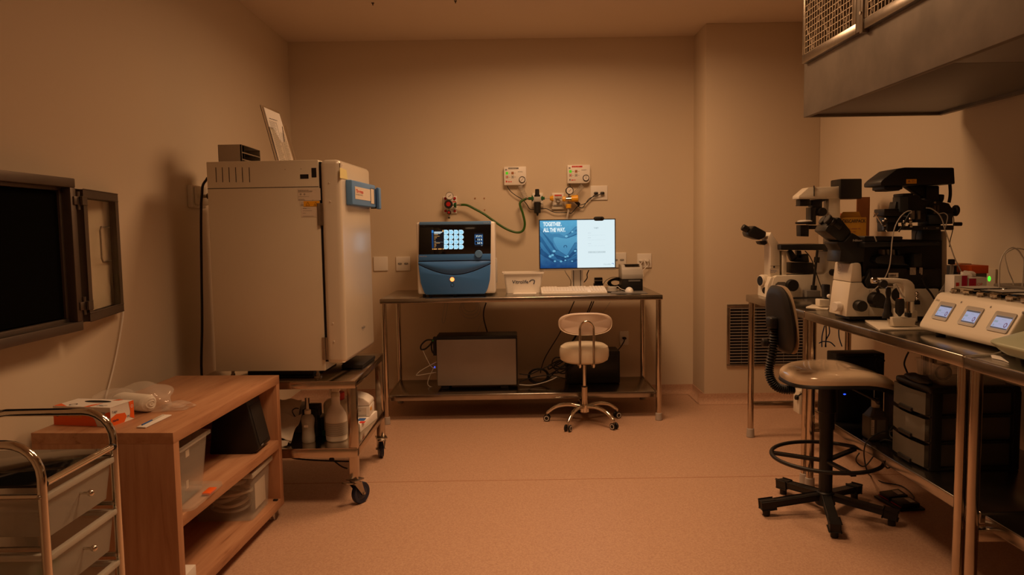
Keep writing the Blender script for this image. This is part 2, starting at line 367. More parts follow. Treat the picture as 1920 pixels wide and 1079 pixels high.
def cove(name, p0, p1, nrm):
    p0, p1, nrm = V(p0), V(p1), V(nrm); prof = [(0, .078), (.004, .078), (.004, .05)] + [(.004+.045*(1-math.cos(t)), .05-.05*math.sin(t)) for t in [PI/2*k/6 for k in range(1, 7)]] + [(.052, .0), (0, 0)]
    mb = MB(); mb.slab([p0 + nrm*a + V((0, 0, b+.0005)) for a, b in prof], p1-p0, 'floor'); struct(name, mb)
cove('baseboard_back', (LX, BY, 0), (COLX, BY, 0), (0, -1, 0))
cove('baseboard_left', (LX, FY, 0), (LX, BY, 0), (1, 0, 0))
cove('baseboard_column', (COLX-.05, COLY, 0), (RX, COLY, 0), (0, -1, 0))
cove('baseboard_column', (COLX, COLY, 0), (COLX, BY, 0), (-1, 0, 0))
cove('baseboard_right', (RX, FY, 0), (RX, COLY, 0), (-1, 0, 0))
mb = MB(); mb.box(LX, RX, 4.070, 4.074, 0, .0006, 'brown_card'); struct('trim_1', mb)
# ceiling lamps (just out of the picture) and two small hangers at its top edge
for i, (loc, s, p, sp_) in enumerate(LAMPS):
    x, y, z = loc; h = s/2+.03
    t = thing('ceiling_lamp', ['square recessed ceiling lamp nearest the back wall', 'square recessed ceiling lamp in the middle of the room', 'square recessed ceiling lamp at the near end of the room'][i], 'lamp', (x, y, CZ))
    mb = MB(); mb.box(x-h, x+h, y-h, y-h+.03, CZ-.014, CZ, 'white'); mb.box(x-h, x+h, y+h-.03, y+h, CZ-.014, CZ, 'white')
    mb.box(x-h, x-h+.03, y-h+.03, y+h-.03, CZ-.014, CZ, 'white'); mb.box(x+h-.03, x+h, y-h+.03, y+h-.03, CZ-.014, CZ, 'white'); mb.build('frame', t)
    mb = MB(); mb.box(x-h+.03, x+h-.03, y-h+.03, y+h-.03, CZ-.006, CZ, 'lamp'); mb.build('diffuser', t)
for i, (x, y) in enumerate(((699, 5), (854, 1))):
    p = aZ(x, y, CZ); mb = MB(); mb.cyl((p.x, p.y, CZ-.018), (p.x, p.y, CZ), .004, 'dark_steel', n=10); mb.box(p.x-.009, p.x+.009, p.y-.004, p.y+.004, CZ-.006, CZ, 'dark_steel')
    mb.build('ceiling_hook', label=['small dark hook on the ceiling nearer the grey incubator', 'small dark hook on the ceiling nearer the gas alarm boxes'][i], cat='hook')

# ---- pass-through window in the left wall
FX = -1.68
t = thing('window_1', None, None, (LX, 2.47, WZ0), kind='structure')
def yzring(mb, y0, y1, z0, z1, w, x0, x1, m, bev=.004):
    mb.box(x0, x1, y0, y1, z0, z0+w, m, bev); mb.box(x0, x1, y0, y1, z1-w, z1, m, bev); mb.box(x0, x1, y0, y0+w, z0+w, z1-w, m, bev); mb.box(x0, x1, y1-w, y1, z0+w, z1-w, m, bev)
mb = MB(); yzring(mb, 2.03, 2.908, 1.03, 1.62, .036, LX, FX, 'hatch_steel'); yzring(mb, 2.06, 2.880, 1.058, 1.594, .022, LX, FX-.035, 'hatch_steel', .003); mb.build('window_frame', t)
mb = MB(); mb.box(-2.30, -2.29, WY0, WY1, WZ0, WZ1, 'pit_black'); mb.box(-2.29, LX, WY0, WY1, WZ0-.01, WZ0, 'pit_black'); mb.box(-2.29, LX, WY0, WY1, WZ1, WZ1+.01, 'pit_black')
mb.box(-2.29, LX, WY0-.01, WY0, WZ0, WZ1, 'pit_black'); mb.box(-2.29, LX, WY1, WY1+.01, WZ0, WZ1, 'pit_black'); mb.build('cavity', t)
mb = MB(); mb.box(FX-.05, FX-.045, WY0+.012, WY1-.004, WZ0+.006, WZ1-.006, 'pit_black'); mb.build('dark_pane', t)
# hatch door folded back along the wall
HD = V((-.195, 1, 0)).normalized(); HN = V((HD.y, -HD.x, 0)); H0 = V((FX+.004, 2.935, 0))
def hb(mb, a0, a1, n0, n1, z0, z1, m, bev=.003): mb.obox(H0 + HD*(a0+a1)/2 + HN*(n0+n1)/2 + V((0, 0, (z0+z1)/2)), HD*(a1-a0), HN*(n1-n0), V((0, 0, z1-z0)), m, bev)
z0, z1, L = 1.060, 1.580, .415
mb = MB(); hb(mb, 0, L, -.02, .008, z0, z0+.032, 'hatch_steel'); hb(mb, 0, L, -.02, .008, z1-.032, z1, 'hatch_steel'); hb(mb, 0, .034, -.02, .008, z0+.032, z1-.032, 'hatch_steel'); hb(mb, L-.034, L, -.02, .008, z0+.032, z1-.032, 'hatch_steel')
d = mb.build('hatch_door', t)
mb = MB(); hb(mb, .034, L-.034, -.010, -.006, z0+.032, z1-.032, 'glass', 0); mb.build('pane', d)
mb = MB(); pts = [(L-.02, 1.435), (L-.12, 1.435), (L-.135, 1.42), (L-.135, 1.30), (L-.12, 1.285), (L-.02, 1.285)]
mb.tube([H0 + HD*a - HN*.030 + V((0, 0, z)) for a, z in pts], .004, 'steel', smooth=False); mb.build('handle', d)
for zz in (1.535, 1.125):
    mb = MB(); mb.cyl((FX, 2.918, zz-.035), (FX, 2.918, zz+.035), .008, 'hatch_steel', n=12); mb.box(FX-.02, FX+.006, 2.885, 2.93, zz-.016, zz+.016, 'hatch_steel', .002); hb(mb, -.02, .03, .004, .011, zz-.016, zz+.016, 'hatch_steel', .002); mb.build('hinge', t)
mb = MB(); mb.tube([aX(x, y, LX+.012) for x, y in ((229, 560), (231, 585), (225, 630), (213, 690), (198, 748), (190, 790))], .0035, 'white_plastic')
mb.build('cable', label='thin white cable hanging down the wall below the glass hatch', cat='cable')

# ---- gas outlet on the left wall by the incubator
t = thing('gas_outlet', 'cream gas outlet box with red tag on the wall behind the grey incubator', 'gas outlet', (LX, 4.24, 1.56))
mb = MB(); mb.slab([(LX, 4.15, 1.67), (LX, 4.33, 1.67), (LX, 4.33, 1.545), (LX, 4.15, 1.545)], (.03, 0, 0), 'cream', .006); mb.slab([(LX+.03, 4.165, 1.665), (LX+.03, 4.325, 1.665), (LX+.03, 4.325, 1.56), (LX+.03, 4.165, 1.56)], (.022, 0, 0), 'cream', .01); mb.build('cover', t)
q = Pl((LX+.0525, 4.33, 1.56), (0, -1, 0), (0, 0, 1))
mb = MB(); q.rect(mb, .03, .075, .075, .095, 'red_print'); q.rect(mb, .03, .012, .10, .026, 'green_d'); mb.build('tag', t)
mb = MB(); mb.cyl((LX+.05, 4.245, 1.61), (LX+.105, 4.245, 1.612), .010, 'steel', n=14); mb.cyl((LX+.10, 4.245, 1.612), (LX+.17, 4.245, 1.614), .017, 'polished', n=16, bev=.003); mb.cyl((LX+.072, 4.245, 1.611), (LX+.082, 4.245, 1.611), .016, 'dark_steel', n=6); mb.build('coupling', t)

# ---- vent grille on the column
t = thing('vent_grille', 'framed louvred air grille low on the column wall behind the bench', 'grille', (1.995, COLY, .29))
gx0, gx1, gz0, gz1 = 1.678, 2.325, .286, .785
mb = MB(); w = .026
mb.box(gx0, gx1, COLY-.012, COLY, gz0, gz0+w, 'steel', .003); mb.box(gx0, gx1, COLY-.012, COLY, gz1-w, gz1, 'steel', .003); mb.box(gx0, gx0+w, COLY-.012, COLY, gz0+w, gz1-w, 'steel', .003); mb.box(gx1-w, gx1, COLY-.012, COLY, gz0+w, gz1-w, 'steel', .003); mb.build('frame', t)
mb = MB(); mb.box(gx0+w, gx1-w, COLY-.0015, COLY-.0005, gz0+w, gz1-w, 'black_matt'); mb.build('backing', t)
mb = MB(); n = 19
for k in range(n):
    z = gz0+w+.012+(gz1-gz0-2*w-.02)*k/(n-1); mb.obox((1.9975, COLY-.0075, z), (gx1-gx0-2*w, 0, 0), (0, .010, -.007), (0, .001, .0015), 'lgrey')
for k in range(5): mb.box(gx0+w+.09+k*.11, gx0+w+.094+k*.11, COLY-.0035, COLY-.0015, gz0+w, gz1-w, 'grey')
mb.build('slats', t)

# ---- wall plates (Brazilian sockets)
def wall_plate(px, py, w, h, label, holes=2, plugs=None, y=BY, group=None):
    p = aY(px, py, y); t = thing('wall_socket' if holes else 'blank_wall_plate', label, 'socket' if holes else 'wall plate', (p.x, y, p.z-h/2), group=group)
    mb = MB(); mb.box(p.x-w/2, p.x+w/2, y-.011, y, p.z-h/2, p.z+h/2, 'white_plastic', .004, 3); mb.build('plate', t)
    q = Pl((p.x, y-.0113, p.z), (1, 0, 0), (0, 0, 1))
    if holes:
        mb = MB()
        for k in range(holes):
            a = (k-(holes-1)/2)*.052
            q.poly(mb, [(a-.020, 0), (a-.012, .010), (a+.012, .010), (a+.020, 0), (a+.012, -.010), (a-.012, -.010)], 'lgrey', .0004)
            for d in (-.010, 0, .010): q.disc(mb, a+d, (-.003 if d == 0 else .001), .0035, 'ink', .0008, 10)
        mb.build('receptacle', t)
    return p, t
wall_plate(714, 495, .118, .118, 'blank square white wall plate beside the grey incubator', 0)
wall_plate(756, 495, .118, .118, 'white double socket plate between the blank plate and the blue machine', 2)
wall_plate(1160, 488, .125, .125, 'white double socket plate half hidden behind the lit monitor', 2)
wall_plate(1208, 489, .118, .118, 'white double socket plate with two white plugs above the label printer', 2)
wall_plate(1123, 362, .140, .118, 'white double socket plate with two black plugs, high on the wall', 2)
wall_plate(1170, 634, .075, .118, 'white wall socket with one black plug under the steel table', 1)
def plug(px, py, col, run, label, y=BY, r=.0032):
    p = aY(px, py, y-.012); t = thing('power_plug', label, 'plug', (p.x, y-.012, p.z))
    mb = MB(); mb.slab([(p.x-.018, y-.0125, p.z), (p.x-.011, y-.0125, p.z+.009), (p.x+.011, y-.0125, p.z+.009), (p.x+.018, y-.0125, p.z), (p.x+.011, y-.0125, p.z-.009), (p.x-.011, y-.0125, p.z-.009)], (0, -.028, 0), col, .003); mb.build('body', t)
    mb = MB(); mb.tube([V((p.x, y-.040, p.z-.002))] + [aY(a, b, yy) for a, b, yy in run], r, col); mb.build('cord', t)
z3 = zoom(920, 300, 230/1909)
def zr(z, pts, y): return [(*z(a, b), y) for a, b in pts]
plug(*z3(1637, 522), 'black', zr(z3, [(1560, 600), (1470, 680), (1360, 720), (1262, 826), (1230, 828), (1190, 818), (1000, 818), (880, 765), (820, 758), (700, 768), (610, 765), (560, 690), (490, 615), (400, 560), (310, 490), (258, 412)], BY-.03), 'black plug, the one nearer the yellow regulator, in the high socket plate')
plug(*z3(1735, 520), 'black', zr(z3, [(1640, 560), (1540, 600), (1490, 660), (1440, 735), (1400, 742), (1350, 710)], BY-.035), 'black plug farther from the yellow regulator, in the high socket plate')
z4 = zoom(1000, 400, 240/1618)
plug(*z4(1362, 600), 'white_plastic', zr(z4, [(1375, 620), (1340, 670), (1335, 740), (1345, 800)], BY-.04), 'white plug on the monitor side of the socket above the printer')
plug(*z4(1435, 600), 'white_plastic', zr(z4, [(1450, 620), (1450, 660), (1410, 700), (1385, 730), (1390, 800)], BY-.04), 'white plug on the column side of the socket above the printer')
z8 = zoom(700, 560, 560/1920)
plug(*z8(1612, 255), 'black', zr(z8, [(1612, 275), (1595, 305), (1573, 335), (1565, 380)], BY-.06), 'black plug in the single socket under the steel table', r=.0045)

# ================================================================== wall gas fittings
def gas_alarm(px0, py0, px1, py1, label, topcol, name_m, angle):
    a = aY(px0, py0, BY); b = aY(px1, py1, BY); x0, x1, z1, z0 = a.x, b.x, a.z, b.z; w = x1-x0; h = z1-z0
    t = thing('gas_alarm_box', label, 'gas alarm', ((x0+x1)/2, BY, z0)); D = .05
    o = [(x0, z0), (x1-.03, z0), (x1-.012, z0+.006), (x1, z0+.03), (x1, z1), (x0, z1)]
    mb = MB(); mb.slab([(x, BY, z) for x, z in o], (0, -D, 0), 'white_plastic', .005); mb.build('case', t)
    q = Pl((x0, BY-D, z0), (1, 0, 0), (0, 0, 1)); mb = MB()
    q.rect(mb, w*.20, h*.86, w*.66, h*.95, topcol); q.text(mb, 'CENTRAL GASES' if topcol == 'red_print' else 'AR COMPRIMIDO', w*.24, h*.885, h*.035, 'white_plastic', .0012)
    q.scribble(mb, w*.62, h*.68, w*.93, h*.75, 2, 'ink'); q.rect(mb, w*.06, h*.80, w*.14, h*.87, 'grey_ink')
    for r, c, m_ in ((0, 0, 'led_gd'), (0, 1, 'brown_card'), (1, 0, 'red_print'), (1, 1, 'grey_ink')):
        X, Z = w*(.08+.25*c), h*(.58-.21*r)
        q.rect(mb, X, Z, X+w*.11, Z+h*.14, m_ if r == 0 else 'ink')
        if r: q.rect(mb, X+.002, Z+.002, X+w*.11-.002, Z+h*.14-.002, 'white_plastic', .0012); q.rect(mb, X+.005, Z+.005, X+w*.11-.005, Z+h*.14-.005, m_, .0016)
        q.rect(mb, X+w*.13, Z+h*.06, X+w*.20, Z+h*.075, 'grey_ink')
    q.rect(mb, w*.08, h*.15, w*.14, h*.24, name_m); q.scribble(mb, w*.17, h*.14, w*.45, h*.22, 1, 'red_print', th=.6); mb.build('front_print', t)
    cx, cz = x1-w*.19, z0+h*.29; mb = MB(); mb.lathe([(0, 0), (.026, 0), (.026, .010), (.022, .013), (.022, .009), (0, .009)], 'black', (cx, BY-D, cz), (0, -1, 0)); g = mb.build('pressure_gauge', t)
    q = Pl((cx, BY-D-.0095, cz), (1, 0, 0), (0, 0, 1)); mb = MB(); q.disc(mb, 0, 0, .0215, 'paper', .0002); q.line(mb, [(-.012*math.cos(angle), -.012*math.sin(angle)), (.014*math.cos(angle), .014*math.sin(angle))], .003, 'ink', .0012)
    for k in range(9):
        th = -.6+k*4.34/8; q.line(mb, [(.016*math.cos(th), .016*math.sin(th)), (.020*math.cos(th), .020*math.sin(th))], .0012, 'ink', .001)
    mb.build('dial', g)
gas_alarm(*z3(205, 115), *z3(555, 395), 'white gas alarm box with grey heading and round gauge, nearer the blue machine', 'grey_ink', 'red_print', .9)
gas_alarm(*z3(1185, 88), *z3(1540, 368), 'white gas alarm box with red heading and round gauge, nearer the column', 'red_print', 'grey_ink', 1.6)
def ow(x, y, d=0.0, z=z3): return aY(*z(x, y), BY-d)
def outlet(xa, ya, xb, yb, label, red):
    a, b = ow(xa, ya), ow(xb, yb); x0, x1, z1, z0 = a.x, b.x, a.z, b.z
    t = thing('gas_outlet', label, 'gas outlet', ((x0+x1)/2, BY, z0))
    mb = MB(); mb.box(x0, x1, BY-.022, BY, z0, z1, 'cream', .005); mb.box(x0+.006, x1-.006, BY-.030, BY-.02, z0+.03, z1-.004, 'white_plastic', .003); mb.build('cover', t)
    q = Pl((x0, BY-.030, z0), (1, 0, 0), (0, 0, 1)); mb = MB(); w, h = x1-x0, z1-z0
    if red: q.rect(mb, w*.22, h*.76, w*.80, h*.88, 'red_print')
    q.rect(mb, w*.18, h*.20, w*.82, h*.28, 'grey_ink'); q.ring(mb, w*.5, h*.5, .018, .004, 'lgrey'); mb.build('tag', t)
    mb = MB(); mb.cyl(((x0+x1)/2, BY-.03, (z0+z1)/2), ((x0+x1)/2, BY-.058, (z0+z1)/2), .013, 'lgrey', n=14); mb.build('socket_ring', t)
outlet(945, 515, 1145, 770, 'cream gas outlet box with red tag between black filter and yellow regulator', True)
outlet(640, 515, 820, 740, 'cream gas outlet box behind the black filter', False)
# black filter with green fittings
c = ow(725, 600, .11); t = thing('gas_filter', 'black gas filter cylinder with green side fittings on the wall', 'gas filter', (c.x, BY-.11, ow(725, 870, .11).z))
def vz(y, d=.11): return ow(725, y, d).z
mb = MB(); mb.cyl((c.x, c.y, vz(830)), (c.x, c.y, vz(660)), .027, 'black', .029, bev=.004); mb.cyl((c.x, c.y, vz(870)), (c.x, c.y, vz(828)), .006, 'black', .012, n=12); mb.build('bowl', t)
mb = MB(); mb.box(c.x-.030, c.x+.030, c.y-.028, c.y+.028, vz(655), vz(575), 'lgrey', .004); mb.cyl((c.x, c.y, c.z), (c.x, BY-.03, c.z), .014, 'steel'); mb.build('head', t)
mb = MB(); mb.cyl((c.x, c.y, vz(580)), (c.x, c.y, vz(545)), .024, 'black'); mb.cyl((c.x, c.y, vz(548)), (c.x, c.y, vz(455)), .018, 'black', .0165, bev=.003); mb.build('adjusting_knob', t)
for sx, ln in ((-1, .042), (1, .030)):
    mb = MB(); mb.cyl((c.x+sx*.030, c.y, c.z), (c.x+sx*(.030+ln), c.y, c.z), .012, 'green_d', n=6); mb.cyl((c.x+sx*(.034), c.y, c.z), (c.x+sx*(.046), c.y, c.z), .023 if sx < 0 else .019, 'green_d', n=6); mb.build('side_fitting', t)
# yellow regulator
c = ow(1215, 605, .09); t = thing('gas_regulator', 'yellow and chrome gas regulator with a clear coil below the red alarm box', 'regulator', (c.x, BY-.09, ow(1215, 760, .09).z))
def W3(x, y, d=.09): return ow(x, y, d)
mb = MB(); mb.cyl(W3(1165, 612), W3(1260, 608), .018, 'chrome', .02, bev=.003); mb.cyl(W3(1212, 620), W3(1212, 690), .009, 'steel'); mb.cyl(W3(1212, 600), W3(1212, 600, .03), .012, 'steel'); mb.build('body', t)
mb = MB(); mb.cyl(W3(1252, 606), W3(1362, 600), .026, 'yellow', .029, bev=.005); mb.build('adjusting_knob', t)
mb = MB(); mb.cyl(W3(1212, 690), W3(1212, 755), .024, 'yellow', .022, n=10, bev=.003); mb.build('lower_nut', t)
mb = MB(); mb.cyl(W3(1115, 610), W3(1162, 610), .020, 'yellow', .024, n=8); mb.build('wing_nut', t)
g = W3(1222, 482); mb = MB(); mb.lathe([(0, 0), (.032, 0), (.032, .022), (.028, .024), (.028, .020), (0, .020)], 'black', g, (.12, -1, 0)); mb.cyl(g, W3(1215, 590), .006, 'steel'); gg = mb.build('pressure_gauge', t)
mb = MB(); q = Pl(g+V((.0025, -.0205, 0)), (1, .12, 0), (0, 0, 1)); q.disc(mb, 0, 0, .026, 'paper'); q.line(mb, [(-.008, -.008), (.012, .010)], .003, 'ink', .0015); mb.build('dial', gg)
mb = MB(); mb.tube([W3(1212, 755), W3(1210, 790), W3(1200, 850), W3(1185, 930), W3(1178, 1000)], .008, 'silicone'); mb.build('outlet_tube', t)
def coil(mb, a, b, r, turns, wr, m):
    a, b = V(a), V(b); d = b-a; u = d.orthogonal().normalized(); v = d.normalized().cross(u); N = turns*10
    mb.tube([a+d*(k/N)+(u*math.cos(2*PI*k/10)+v*math.sin(2*PI*k/10))*r for k in range(N+1)], wr, m, n=5, smooth=False)
for a, b, lab in (((455, 400), (545, 590), 'clear coiled tube between the grey alarm box and the green fittings'), ((1435, 400), (1290, 560), 'clear coiled tube between the red alarm box and the yellow regulator'), ((1000, 590), (1110, 585), 'clear coiled tube in front of the cream gas outlet')):
    mb = MB(); coil(mb, W3(*a, .05), W3(*b, .08), .019 if a[0] != 1000 else .012, 9, .0022, 'silicone'); mb.build('coiled_tube', label=lab, cat='tube')
mb = MB(); mb.cyl(W3(920, 600, .07), W3(975, 598, .07), .014, 'yellow', .026, n=8); mb.cyl(W3(830, 598, .085), W3(925, 600, .07), .004, 'silicone', n=8); mb.build('yellow_coupling', label='yellow coupling nut on a thin clear tube beside the black filter', cat='coupling')
mb = MB(); mb.obox(W3(1352, 672, .05), (.034, 0, -.030), (0, .02, 0), (.016, 0, .020), 'black', .003); mb.build('inline_adapter', label='small black cable adapter below the yellow regulator', cat='adapter')
mb = MB(); mb.tube([ow(1232, 372, .03), ow(1238, 430, .05), ow(1245, 470, .07)], .003, 'black'); mb.build('cable', label='short black cable below the red headed gas alarm box', cat='cable')
# left regulator board
z5 = zoom(820, 350, 140/1920)
a, b = aY(*z5(150, 255), BY), aY(*z5(515, 690), BY)
t = thing('gas_regulator_board', 'white gas panel with red screws, black and red knob and gauge above the blue machine', 'gas panel', ((a.x+b.x)/2, BY, b.z))
mb = MB(); mb.box(a.x, b.x, BY-.018, BY, b.z, a.z, 'white_plastic', .003); mb.build('board', t)
for x, y in ((208, 308), (447, 305), (213, 630), (450, 630)):
    p = aY(*z5(x, y), BY-.018); mb = MB(); mb.cyl(p, p+V((0, -.012, 0)), .011, 'red', n=14, bev=.002); mb.build('red_cap', t)
q = Pl((0, BY-.018, 0), (1, 0, 0), (0, 0, 1)); mb = MB(); A = q.px(*z5(388, 408)); B = q.px(*z5(480, 375)); q.rect(mb, *A, *B, 'red_print'); mb.build('red_tag', t)
p = aY(*z5(300, 462), BY-.02); mb = MB(); mb.lathe([(0, 0), (.020, 0), (.024, .02), (.034, .035), (.034, .062), (.030, .068), (0, .068)], 'black', p, (0, -1, 0)); mb.lathe([(0, .0682), (.019, .0682), (.017, .073), (0, .073)], 'red', p, (0, -1, 0)); mb.build('regulator_knob', t)
p2 = aY(*z5(318, 245), BY-.06); mb = MB(); mb.lathe([(0, 0), (.032, 0), (.032, .018), (.029, .020), (.029, .017), (0, .017)], 'steel', p2, (0, -1, 0)); mb.cyl(p2+V((0, .01, 0)), (p.x, BY-.045, p.z), .007, 'steel'); g = mb.build('pressure_gauge', t)
mb = MB(); q = Pl(p2+V((0, -.0172, 0)), (1, 0, 0), (0, 0, 1)); q.disc(mb, 0, 0, .028, 'paper', .0003); q.line(mb, [(-.010, -.008), (.012, .009)], .004, 'ink', .001); mb.build('dial', g)
p3 = aY(*z5(303, 668), BY-.05); mb = MB(); mb.cyl(p3+V((0, -.02, 0)), p3+V((0, .02, 0)), .017, 'black', n=16, bev=.002); mb.cyl(p3+V((0, -.024, 0)), p3+V((0, -.02, 0)), .010, 'red', n=14)
mb.cyl(V((p.x, BY-.05, p.z)), p3, .007, 'steel'); mb.cyl(p3, aY(*z5(303, 800), BY-.05), .005, 'steel'); mb.cyl(aY(*z5(275, 803), BY-.05), aY(*z5(330, 803), BY-.05), .006, 'black', n=10); mb.build('drain_valve', t)
p4 = aY(*z5(470, 478), BY-.06); mb = MB(); mb.cyl(p4+V((-.014, 0, 0)), p4+V((.006, 0, 0)), .016, 'green_d', .024, n=8); mb.cyl(V((p.x, p4.y, p4.z)), p4, .007, 'steel'); mb.build('green_coupling', t)
mb = MB(); hp = [z5(500, 478), z5(600, 472), z5(760, 480), (890, 392), (908, 402), (932, 419), (950, 430), (968, 436), (980, 433), (984, 420), (980, 400), (975, 385), (977, 378), z3(555, 605)]
P = [aY(*p_, BY-(.06+.03*math.sin(k/len(hp)*PI))) for k, p_ in enumerate(hp)]
mb.tube(P[1:], .0095, 'green', n=12); hs = mb.build('gas_hose', label='green rubber gas hose looping across the wall to the black filter', cat='hose')
mb = MB(); mb.cyl(P[0], P[1], .006, 'steel', n=12); mb.cyl(P[1]-V((.01, 0, 0)), P[1]+V((.006, 0, 0)), .010, 'steel', n=12); mb.cyl(P[-1], aY(*z3(610, 605), BY-.1), .009, 'steel', n=12); mb.build('end_fitting', hs)
for k, (x, y) in enumerate(((970, 305), (1205, 305), (1215, 605))):
    p = aY(*z5(x, y), BY); mb = MB(); mb.cyl(p+V((0, -.004, 0)), p, .006, 'brown_card', n=10)
    mb.build('screw_cap', label=['small round screw cap on the wall, upper one nearest the gas panel', 'small round screw cap on the wall, upper one farther from the gas panel', 'small round screw cap on the wall just above the green hose'][k], cat='screw cap')
# ================================================================== steel table at the back wall
DZ = .915
t = thing('steel_table', 'long stainless steel work table with lower shelf against the back wall', 'table', (.064, 5.66, 0))
mb = MB(); mb.box(-.947, 1.075, 5.30, 6.08, .880, DZ, 'steel_top', .006, 3); mb.build('tabletop', t)
for x in (-.922, 1.050):
    for y in (5.326, 5.99):
        mb = MB(); mb.cyl((x, y, .03), (x, y, .882), .0195, 'polished', n=20); l = mb.build('leg', t)
        mb = MB(); mb.cyl((x, y, 0), (x, y, .055), .025, 'sole', .023, n=20, bev=.003); mb.build('foot', l)
    mb = MB(); mb.cyl((x, 5.34, .180), (x, 5.98, .180), .012, 'polished', n=14); mb.build('side_rail', t)
mb = MB(); mb.box(-.910, 1.038, 5.40, 5.955, .150, .195, 'steel_top', .005, 3); mb.build('lower_shelf', t)

# ---- blue fronted embryo incubator
ze = zoom(780, 400, .1483); EY = 5.40
a = aY(*ze(0, 118), EY); b = aY(*ze(1008, 1012), EY)
t = thing('embryo_incubator', 'white and blue benchtop incubator with touch screen of sixteen round wells', 'incubator', ((a.x+b.x)/2, EY, DZ))
mb = MB(); mb.box(a.x, b.x, EY, EY+.56, b.z, a.z, 'white_plastic', .014, 3)
mb.box(b.x-.006, b.x+.012, EY+.10, EY+.13, b.z+.07, b.z+.25, 'lgrey', .004); mb.build('housing', t)
mb = MB(); mb.pslab(ze, [(42, 112), (948, 98), (948, 142), (40, 150)], EY-.010, .02, 'blue_panel', .002); mb.build('top_strip', t)
mb = MB(); mb.pslab(ze, [(40, 150), (948, 142), (945, 512), (34, 525)], EY-.009, .02, 'black_gloss', .002); mb.build('glass_front', t)
mb = MB(); mb.pslab(ze, [(33, 526), (945, 513), (945, 592), (30, 606)], EY-.012, .02, 'blue_cast', .003); mb.build('middle_band', t)
arc = [(30+912*k/16, 650-10*k/16 + 133*math.sin(PI*k/16)) for k in range(17)]
def bulge(mb, top, bot, y, depth, m):      # a gently domed panel between two pixel rows
    R = 6; rows = []
    for j in range(R+1):
        rows.append([aY(*ze(tx+(bx-tx)*j/R, ty+(by-ty)*j/R), y) - V((0, depth*math.sin(PI*j/R)*(math.sin(PI*min(1, max(0, k/(len(top)-1))))**.5), 0)) for k, ((tx, ty), (bx, by)) in enumerate(zip(top, bot))])
    b_ = bmesh.new(); vv = [[b_.verts.new(p) for p in r] for r in rows]
    for j in range(R):
        for k in range(len(top)-1): b_.faces.new([vv[j][k], vv[j+1][k], vv[j+1][k+1], vv[j][k+1]])
    r = bmesh.ops.extrude_face_region(b_, geom=b_.faces[:]); bmesh.ops.translate(b_, verts=[g for g in r['geom'] if isinstance(g, bmesh.types.BMVert)], vec=(0, .02, 0))
    bmesh.ops.recalc_face_normals(b_, faces=b_.faces[:]); mb.merge(b_, m)
top = [(30+912*k/16, 616-14*k/16) for k in range(17)]
mb = MB(); bulge(mb, top, [(x, y-6) for x, y in arc], EY-.008, .016, 'blue_cast'); dr = mb.build('drawer_lid', t)
mb = MB(); mb.pslab(ze, [(30, 606), (945, 592), (945, 640)] + [(x, y+4) for x, y in arc[::-1]], EY-.004, .01, 'black', .001); mb.build('shadow_gap', t)
low = arc and [(x, y+6) for x, y in arc]
lft = [(42, 760), (58, 880), (85, 960), (108, 1015), (125, 1032)]; rgt = [(868, 1022), (885, 1000), (910, 945), (933, 850), (941, 740)]
mb = MB(); mb.pslab(ze, low + rgt[::-1] + lft[::-1], EY-.012, .022, 'blue_cast', .004); mb.build('lower_front', t)
q = Pl((0, EY-.0125, 0), (1, 0, 0), (0, 0, 1))
A = q.px(*ze(458, 838)); mb = MB(); q.disc(mb, *A, .0155, 'led_orange', .003); q.ring(mb, *A, .018, .003, 'orange', .002); mb.build('lit_button', t)
A = q.px(*ze(460, 910)); mb = MB(); q.ring(mb, *A, .0125, .003, 'black', .001); q.disc(mb, *A, .0095, 'blue_cast', .001); mb.build('round_button', t)
p = aY(*ze(793, 515), EY-.012); mb = MB(); mb.cyl(p, p+V((0, -.014, 0)), .0275, 'blue_panel', n=28, bev=.003); mb.build('turn_knob', t)
q = Pl((0, EY-.0102, 0), (1, 0, 0), (0, 0, 1)); mb = MB(); A = q.px(*ze(905, 130)); q.text(mb, 'Vitrolife', A[0], A[1], .0065, 'silver_ink', align='RIGHT'); q.line(mb, [(A[0]+.003, A[1]+.004), (A[0]+.008, A[1]+.008), (A[0]+.011, A[1]+.006), (A[0]+.010, A[1]+.001)], .002, 'silver_ink')
q2 = Pl((0, EY-.0122, 0), (1, 0, 0), (0, 0, 1)); A = q2.px(*ze(42, 552)); q2.text(mb, 'EmbryoScope', A[0], A[1], .0070, 'silver_ink'); mb.build('lettering', t)
# touch screen
q = Pl((0, EY-.0095, 0), (1, 0, 0), (0, 0, 1)); mb = MB()
A = q.px(*ze(203, 464)); B = q.px(*ze(350, 214)); w, h = B[0]-A[0], B[1]-A[1]; X, Z = A
q.rect(mb, X, Z, B[0], B[1], 'scr_black'); q.rect(mb, X, Z+h*.04, X+w*.16, B[1], 'scr_blue', .0009) if 0 else q.rect(mb, X, Z+h*.08, X+w*.13, B[1]-h*.1, 'pic_dark', .001)
q.rect(mb, X, B[1]-h*.13, X+w*.15, B[1], 'scr_blue', .0012)
for r, (m_, yy, ww) in enumerate((('scr_white', .90, .80), ('scr_white', .86, .72), ('scr_white', .82, .60), ('scr_orange', .76, .35), ('scr_orange', .68, .50), ('scr_orange', .60, .25), ('scr_orange', .53, .12), ('scr_orange', .43, .15), ('scr_orange', .33, .52), ('scr_orange', .26, .18), ('scr_orange', .19, .18), ('scr_orange', .13, .10))): q.rect(mb, X+w*.2, Z+h*yy, X+w*(.2+ww*.9), Z+h*(yy+.022), m_, .001)
q.rect(mb, X+w*.2, Z+h*.385, X+w*.95, Z+h*.39, 'scr_grey', .001)
for xa, xb in ((.02, .10), (.14, .40), (.50, .80), (.88, .97)): q.rect(mb, X+w*xa, Z+h*.01, X+w*xb, Z+h*.065, 'scr_orange', .001)
